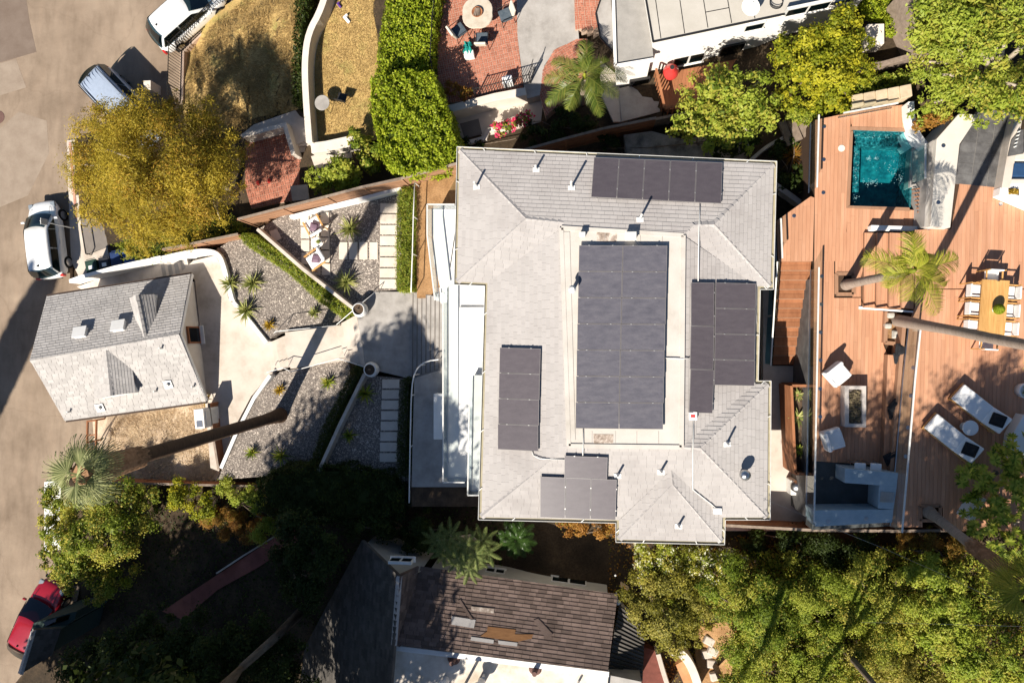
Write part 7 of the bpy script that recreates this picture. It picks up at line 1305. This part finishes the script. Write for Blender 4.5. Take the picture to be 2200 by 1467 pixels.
b = P(-292, 1418, 0); t = thing('cypress_tree', 'tall narrow cypress across the road, outside the left edge', 'tree', b); n = 30000; HT = 25; h = rng.random(n)**.8*HT; rr = 1.0*np.clip(np.minimum(1, (HT-h)/5), 0, 1)**.7*(rng.random(n)**.35); az = rng.random(n)*6.283; leaves('crown', np.column_stack([b.x+np.cos(az)*rr, b.y+np.sin(az)*rr, .6+h]), np.column_stack([np.cos(az), np.sin(az), np.full(n, .4)])+rng.normal(size=(n, 3))*.4, .36, .22, L_dark, t); MB().tube([b, b+Vector((0, 0, HT-2))], [.5, .2], 8).build('trunk', bark, t)
# ================================================================ palms
def fan(parent, o, az, el, pet, Rr, m, n=28):
    d = Vector((math.cos(az)*math.cos(el), math.sin(az)*math.cos(el), math.sin(el))); sd_ = Vector((-math.sin(az), math.cos(az), 0)); up = sd_.cross(d)*-1; up = up if up.z > 0 else -up; hub = o+d*pet-Vector((0, 0, pet*.25*math.cos(el))); V = []; Fc = []; rn = []; d2 = (d-Vector((0, 0, .55))).normalized(); up2 = d2.cross(sd_); up2 = up2 if up2.z > 0 else -up2
    rk = lambda a, r, dr: hub+(d2*math.cos(a)+sd_*math.sin(a))*r+up2*(.10*r*math.cos(a*1.2))-Vector((0, 0, dr))
    for i in range(n):
        a = R(-88+176*i/(n-1)); w_ = R(176/(n-1))*.5; l = Rr*(1-.28*(abs(a)/2)**2)*rng.uniform(.92, 1.06); k = len(V); z_ = .015*(-1)**i
        V += [rk(a-w_, l*.05, 0), rk(a+w_, l*.05, 0), rk(a+w_*.96, l*.45, .02+z_), rk(a-w_*.96, l*.45, .02-z_), rk(a+w_*.22, l*.8, l*.08), rk(a-w_*.22, l*.8, l*.08), rk(a+.015, l, l*.25*rng.uniform(.7, 1.5)), rk(a-.015, l, l*.25)]; Fc += [(k, k+1, k+2, k+3), (k+3, k+2, k+4, k+5), (k+5, k+4, k+6, k+7)]; rn += [rng.random()]*8
    k = len(V); V += [o-sd_*.03, o+sd_*.03, hub+sd_*.025, hub-sd_*.025]; Fc.append((k, k+1, k+2, k+3)); rn += [.9]*4; V = np.array([tuple(v) for v in V]); link('fan_leaf', npmesh('fan_leaf', V-np.array(o), np.array(Fc), m, rn), parent, o)
def fanpalm(label, base, top, tr, bk, nf, Rr, pet, m, skirt=True, azs=None):
    b = P(*base); tp = Vector(top); t = thing('fan_palm', label, 'palm tree', b); k = MB(); pts = [b.lerp(tp, i/16) for i in range(17)]; k.tube([b-Vector((0, 0, .4))]+pts, [tr*1.7]+[tr*(1+.55*math.exp(-i*1.1))*(1+.04*(i % 2)) for i in range(17)], 14); k.build('trunk', bk, t, smooth=True)
    if skirt:
        d = (tp-b).normalized(); s0 = tp-d*2.6; k = MB(); k.tube([s0, s0+d*.15, s0+d*1.2, tp-d*.2, tp+d*.1], [tr*1.05, tr*1.5, tr*1.7, tr*1.9, tr*1.2], 14); k.build('skirt', thatch, t); n = 1500; h = rng.random(n)*2.5; az = rng.random(n)*6.283; c = np.array([*s0])+np.array([*d])*h[:, None]+np.column_stack([np.cos(az), np.sin(az), np.zeros(n)])*(tr*(1.45+.3*h/2.5))[:, None]; leaves('skirt_fronds', c, np.column_stack([np.cos(az), np.sin(az), np.full(n, .3)]), .42, .05, thatch, t, droop=3)
    for i in range(nf):
        az = (azs[i] if azs and i < len(azs) else i*137.5+rng.uniform(-15, 15)); el = 66-92*(i/nf)**.9; fan(t, tp+Vector((0, 0, .1)), R(az), R(el), pet*rng.uniform(.8, 1.15), Rr*rng.uniform(.85, 1.1), m)
fanpalm('very tall fan palm leaning its crown over the road', (602, 892, 3.1), P(176, 1018, 16.2), .25, palmbark_d, 12, .8, .42, L_fan)
fanpalm('grey trunked palm leaning out over the lower right slope', (1997, 1100, ZR), P(2205, 1262, 13.6), .16, palmbark, 12, .8, .5, L_palm)
palm('feather_palm', 'short feather palm rising through the deck beside the pool', (1817, 612, ZD-.1), P(1950, 584, 12.4), .17, [(97, 42, 1.05), (160, 20, 1.0), (14, 22, 1.12), (-52, 14, 1.15), (-28, 30, .85), (-140, 25, .62), (55, 45, .6), (130, 48, .6), (-95, 35, .75), (190, 35, .7), (35, 60, .55)], L_palm, palmbark, 1.65, .55, .8, shaft=L_palm)
palm('feather_palm', 'tall palm with curved grey trunk crossing the dining table', (1926, 688, ZD), P(2490, 792, 21.0), .165, [(i*36+rng.uniform(-10, 10), 35-(i % 3)*18, 1) for i in range(11)], L_palm, palmbark, 2.0, .5, 1.0, path=[(2060, 712, 12.7), (2130, 727, 14.8), (2200, 740, 16.5)])
palm('feather_palm', 'feather palm between terracotta patio and neighbour house', (1250, 218, 4.2), P(1256, 168, 7.2), .13, [(88, 40, 1.0), (150, 25, .95), (178, 18, 1.0), (30, 28, .75), (5, 12, 1.0), (-25, 12, .9), (-150, 18, 1.1), (-118, 28, .95), (-65, 18, 1.0), (-40, 35, .7), (115, 50, .6), (60, 50, .6)], leafmat('palm_leaflet_green', [(.06, .10, .015), (.13, .17, .03), (.22, .23, .045)], .35), palmbark, 1.95, .5, .85, shaft=L_palm)
t = thing('cycad', 'dark green cycad in the gap below the main house', 'plant', P(1110, 1165, 3.6)); o_ = P(1110, 1158, 4.6); MB().tube([P(1110, 1158, 3.4), o_], .16, 10).build('trunk', bark, t)
for i in range(20): frond(t, o_, R(i*137.5), R(55-45*(i/20)), 1.15, .26, L_cyc, .8, 30)
t = thing('fern_tree', 'conifer like tree with fern shaped sprays over the brown roof eave', 'tree', P(1000, 1170, 3.4)); MB().tube([P(1008, 1160, 3.2), P(1010, 1150, 5.2)], [.12, .08], 8).build('trunk', bark, t)
for j, (px, py, z, k) in enumerate(((955, 1182, 6.2, 12), (985, 1200, 6.5, 12), (1022, 1192, 6.4, 11), (1035, 1160, 6.1, 9), (1008, 1222, 6.3, 9), (938, 1160, 6.0, 9), (968, 1150, 6.1, 9), (1000, 1170, 6.5, 10), (1048, 1185, 6.0, 7))):
    o_ = P(px, py, z); MB().tube([P(1010, 1150, 5.2), P(1010, 1150, 5.2).lerp(o_, .6)+Vector((0, 0, .2)), o_], [.06, .045, .03], 6).build('limb', bark_p, t)
    for i in range(k): frond(t, o_, R(i*360/k+j*23), R(30-(i % 3)*14), .82, .15, L_fern, .5, 30, 'spray', .1)
# rosette leaved shrub at the right
t = thing('rosette_shrub', 'large shrub of glossy leaf rosettes at the right edge', 'shrub', P(2160, 1130, 7.0)); q = []; nr = []
V = []; Fc = []; rn = []
for c_, r in [((2110, 1100, 9.0), .8), ((2150, 1060, 9.4), .9), ((2190, 1040, 9.6), .9), ((2140, 1140, 9.2), .9), ((2190, 1120, 9.6), 1.0), ((2170, 1180, 9.2), .8), ((2090, 1030, 9.0), .5), ((2150, 1000, 9.4), .7), ((2200, 980, 9.6), .8)]:
    cc = np.array(P(*c_)); dd = sphere_dirs(26, -.1)
    for d in dd:
        o_ = Vector(cc+d*r*np.array([1, 1, .7])*rng.uniform(.75, 1.05)); ax = (Vector(d)+Vector((0, 0, .9))).normalized(); x_ = ax.orthogonal().normalized(); y_ = ax.cross(x_)
        for i in range(11):
            a = 2*math.pi*i/11+rng.uniform(-.15, .15); u = (x_*math.cos(a)+y_*math.sin(a))*.92+ax*.35; s_ = u.cross(ax).normalized()*.035; l = rng.uniform(.17, .26); k = len(V); V += [o_-s_*.4, o_+s_*.4, o_+u*l*.65+s_, o_+u*l*.65-s_, o_+u*l+s_*.25, o_+u*l-s_*.25]; Fc += [(k, k+1, k+2, k+3), (k+3, k+2, k+4, k+5)]; rn += [rng.random()]*6
V = np.array([tuple(v) for v in V]); b_ = V.mean(0); link('crown', npmesh('crown', V-b_, np.array(Fc), L_green, rn), t, Vector(b_)); k = MB()
for c_ in ((2110, 1100, 8.7), (2150, 1060, 9), (2190, 1120, 9.2), (2150, 1000, 9)): k.tube([P(2160, 1130, 6.8), P(2160, 1130, 6.8).lerp(P(*c_), .6), P(*c_)], [.09, .06, .03], 6)
k.build('trunk', bark_p, t, smooth=True)
# overhead wires
for lab, pts in (('overhead wire crossing from the house corner to the lower right', [(1640, 1070, 9.6), (1780, 1130, 9.4), (1900, 1178, 9.4), (2040, 1240, 9.7), (2200, 1318, 10.4)]), ('level overhead wire near the bottom right', [(1850, 1336, 9.6), (2020, 1340, 9.6), (2220, 1346, 10.2)])): MB().tube([P(*p) for p in pts], .006, 5).build('overhead_wire', steel, None, label=lab, cat='wire')
# dead leaves and twigs on ground of the hillside
q = [tuple(P(a, b, 5.5)[:2]) for a, b in ((1360, 1190), (1560, 1180), (1760, 1160), (2060, 1150), (2260, 1200), (2300, 1560), (1560, 1560), (1585, 1420), (1560, 1340), (1500, 1360), (1400, 1380), (1345, 1300))]
pts = rng.uniform((3, -20), (26, -7), (120000, 2)); pts = pts[[inside(a, b, q) for a, b in pts]][:60000]; nz = np.sin(pts[:, 0]*2.2+np.sin(pts[:, 1]*1.3)*2)*np.cos(pts[:, 1]*2.0+1.3*np.sin(pts[:, 0]))*.45+np.sin(pts[:, 0]*5.1)*np.sin(pts[:, 1]*4.7)*.2
z = terrain_z(pts[:, 0], pts[:, 1])+.75+nz+rng.uniform(-.35, .25, len(pts)); leaves('hillside_scrub', np.column_stack([pts, z]), rng.normal(size=(len(pts), 3))*.55+np.array([0, 0, .7]), .15, .055, L_mid, None, kind='stuff', label='tangled low scrub covering the slope between the shrubs', cat='scrub')
n = 9000; pts = np.column_stack([rng.uniform(1, 23, n), rng.uniform(-16, -8.3, n)]); z = terrain_z(pts[:, 0], pts[:, 1])+.05; leaves('leaf_litter', np.column_stack([pts, z]), rng.normal(size=(n, 3))*.35+np.array([0, 0, 1]), .12, .07, L_oran, None, kind='stuff', label='rusty leaf litter on the lower hillside', cat='leaf litter')
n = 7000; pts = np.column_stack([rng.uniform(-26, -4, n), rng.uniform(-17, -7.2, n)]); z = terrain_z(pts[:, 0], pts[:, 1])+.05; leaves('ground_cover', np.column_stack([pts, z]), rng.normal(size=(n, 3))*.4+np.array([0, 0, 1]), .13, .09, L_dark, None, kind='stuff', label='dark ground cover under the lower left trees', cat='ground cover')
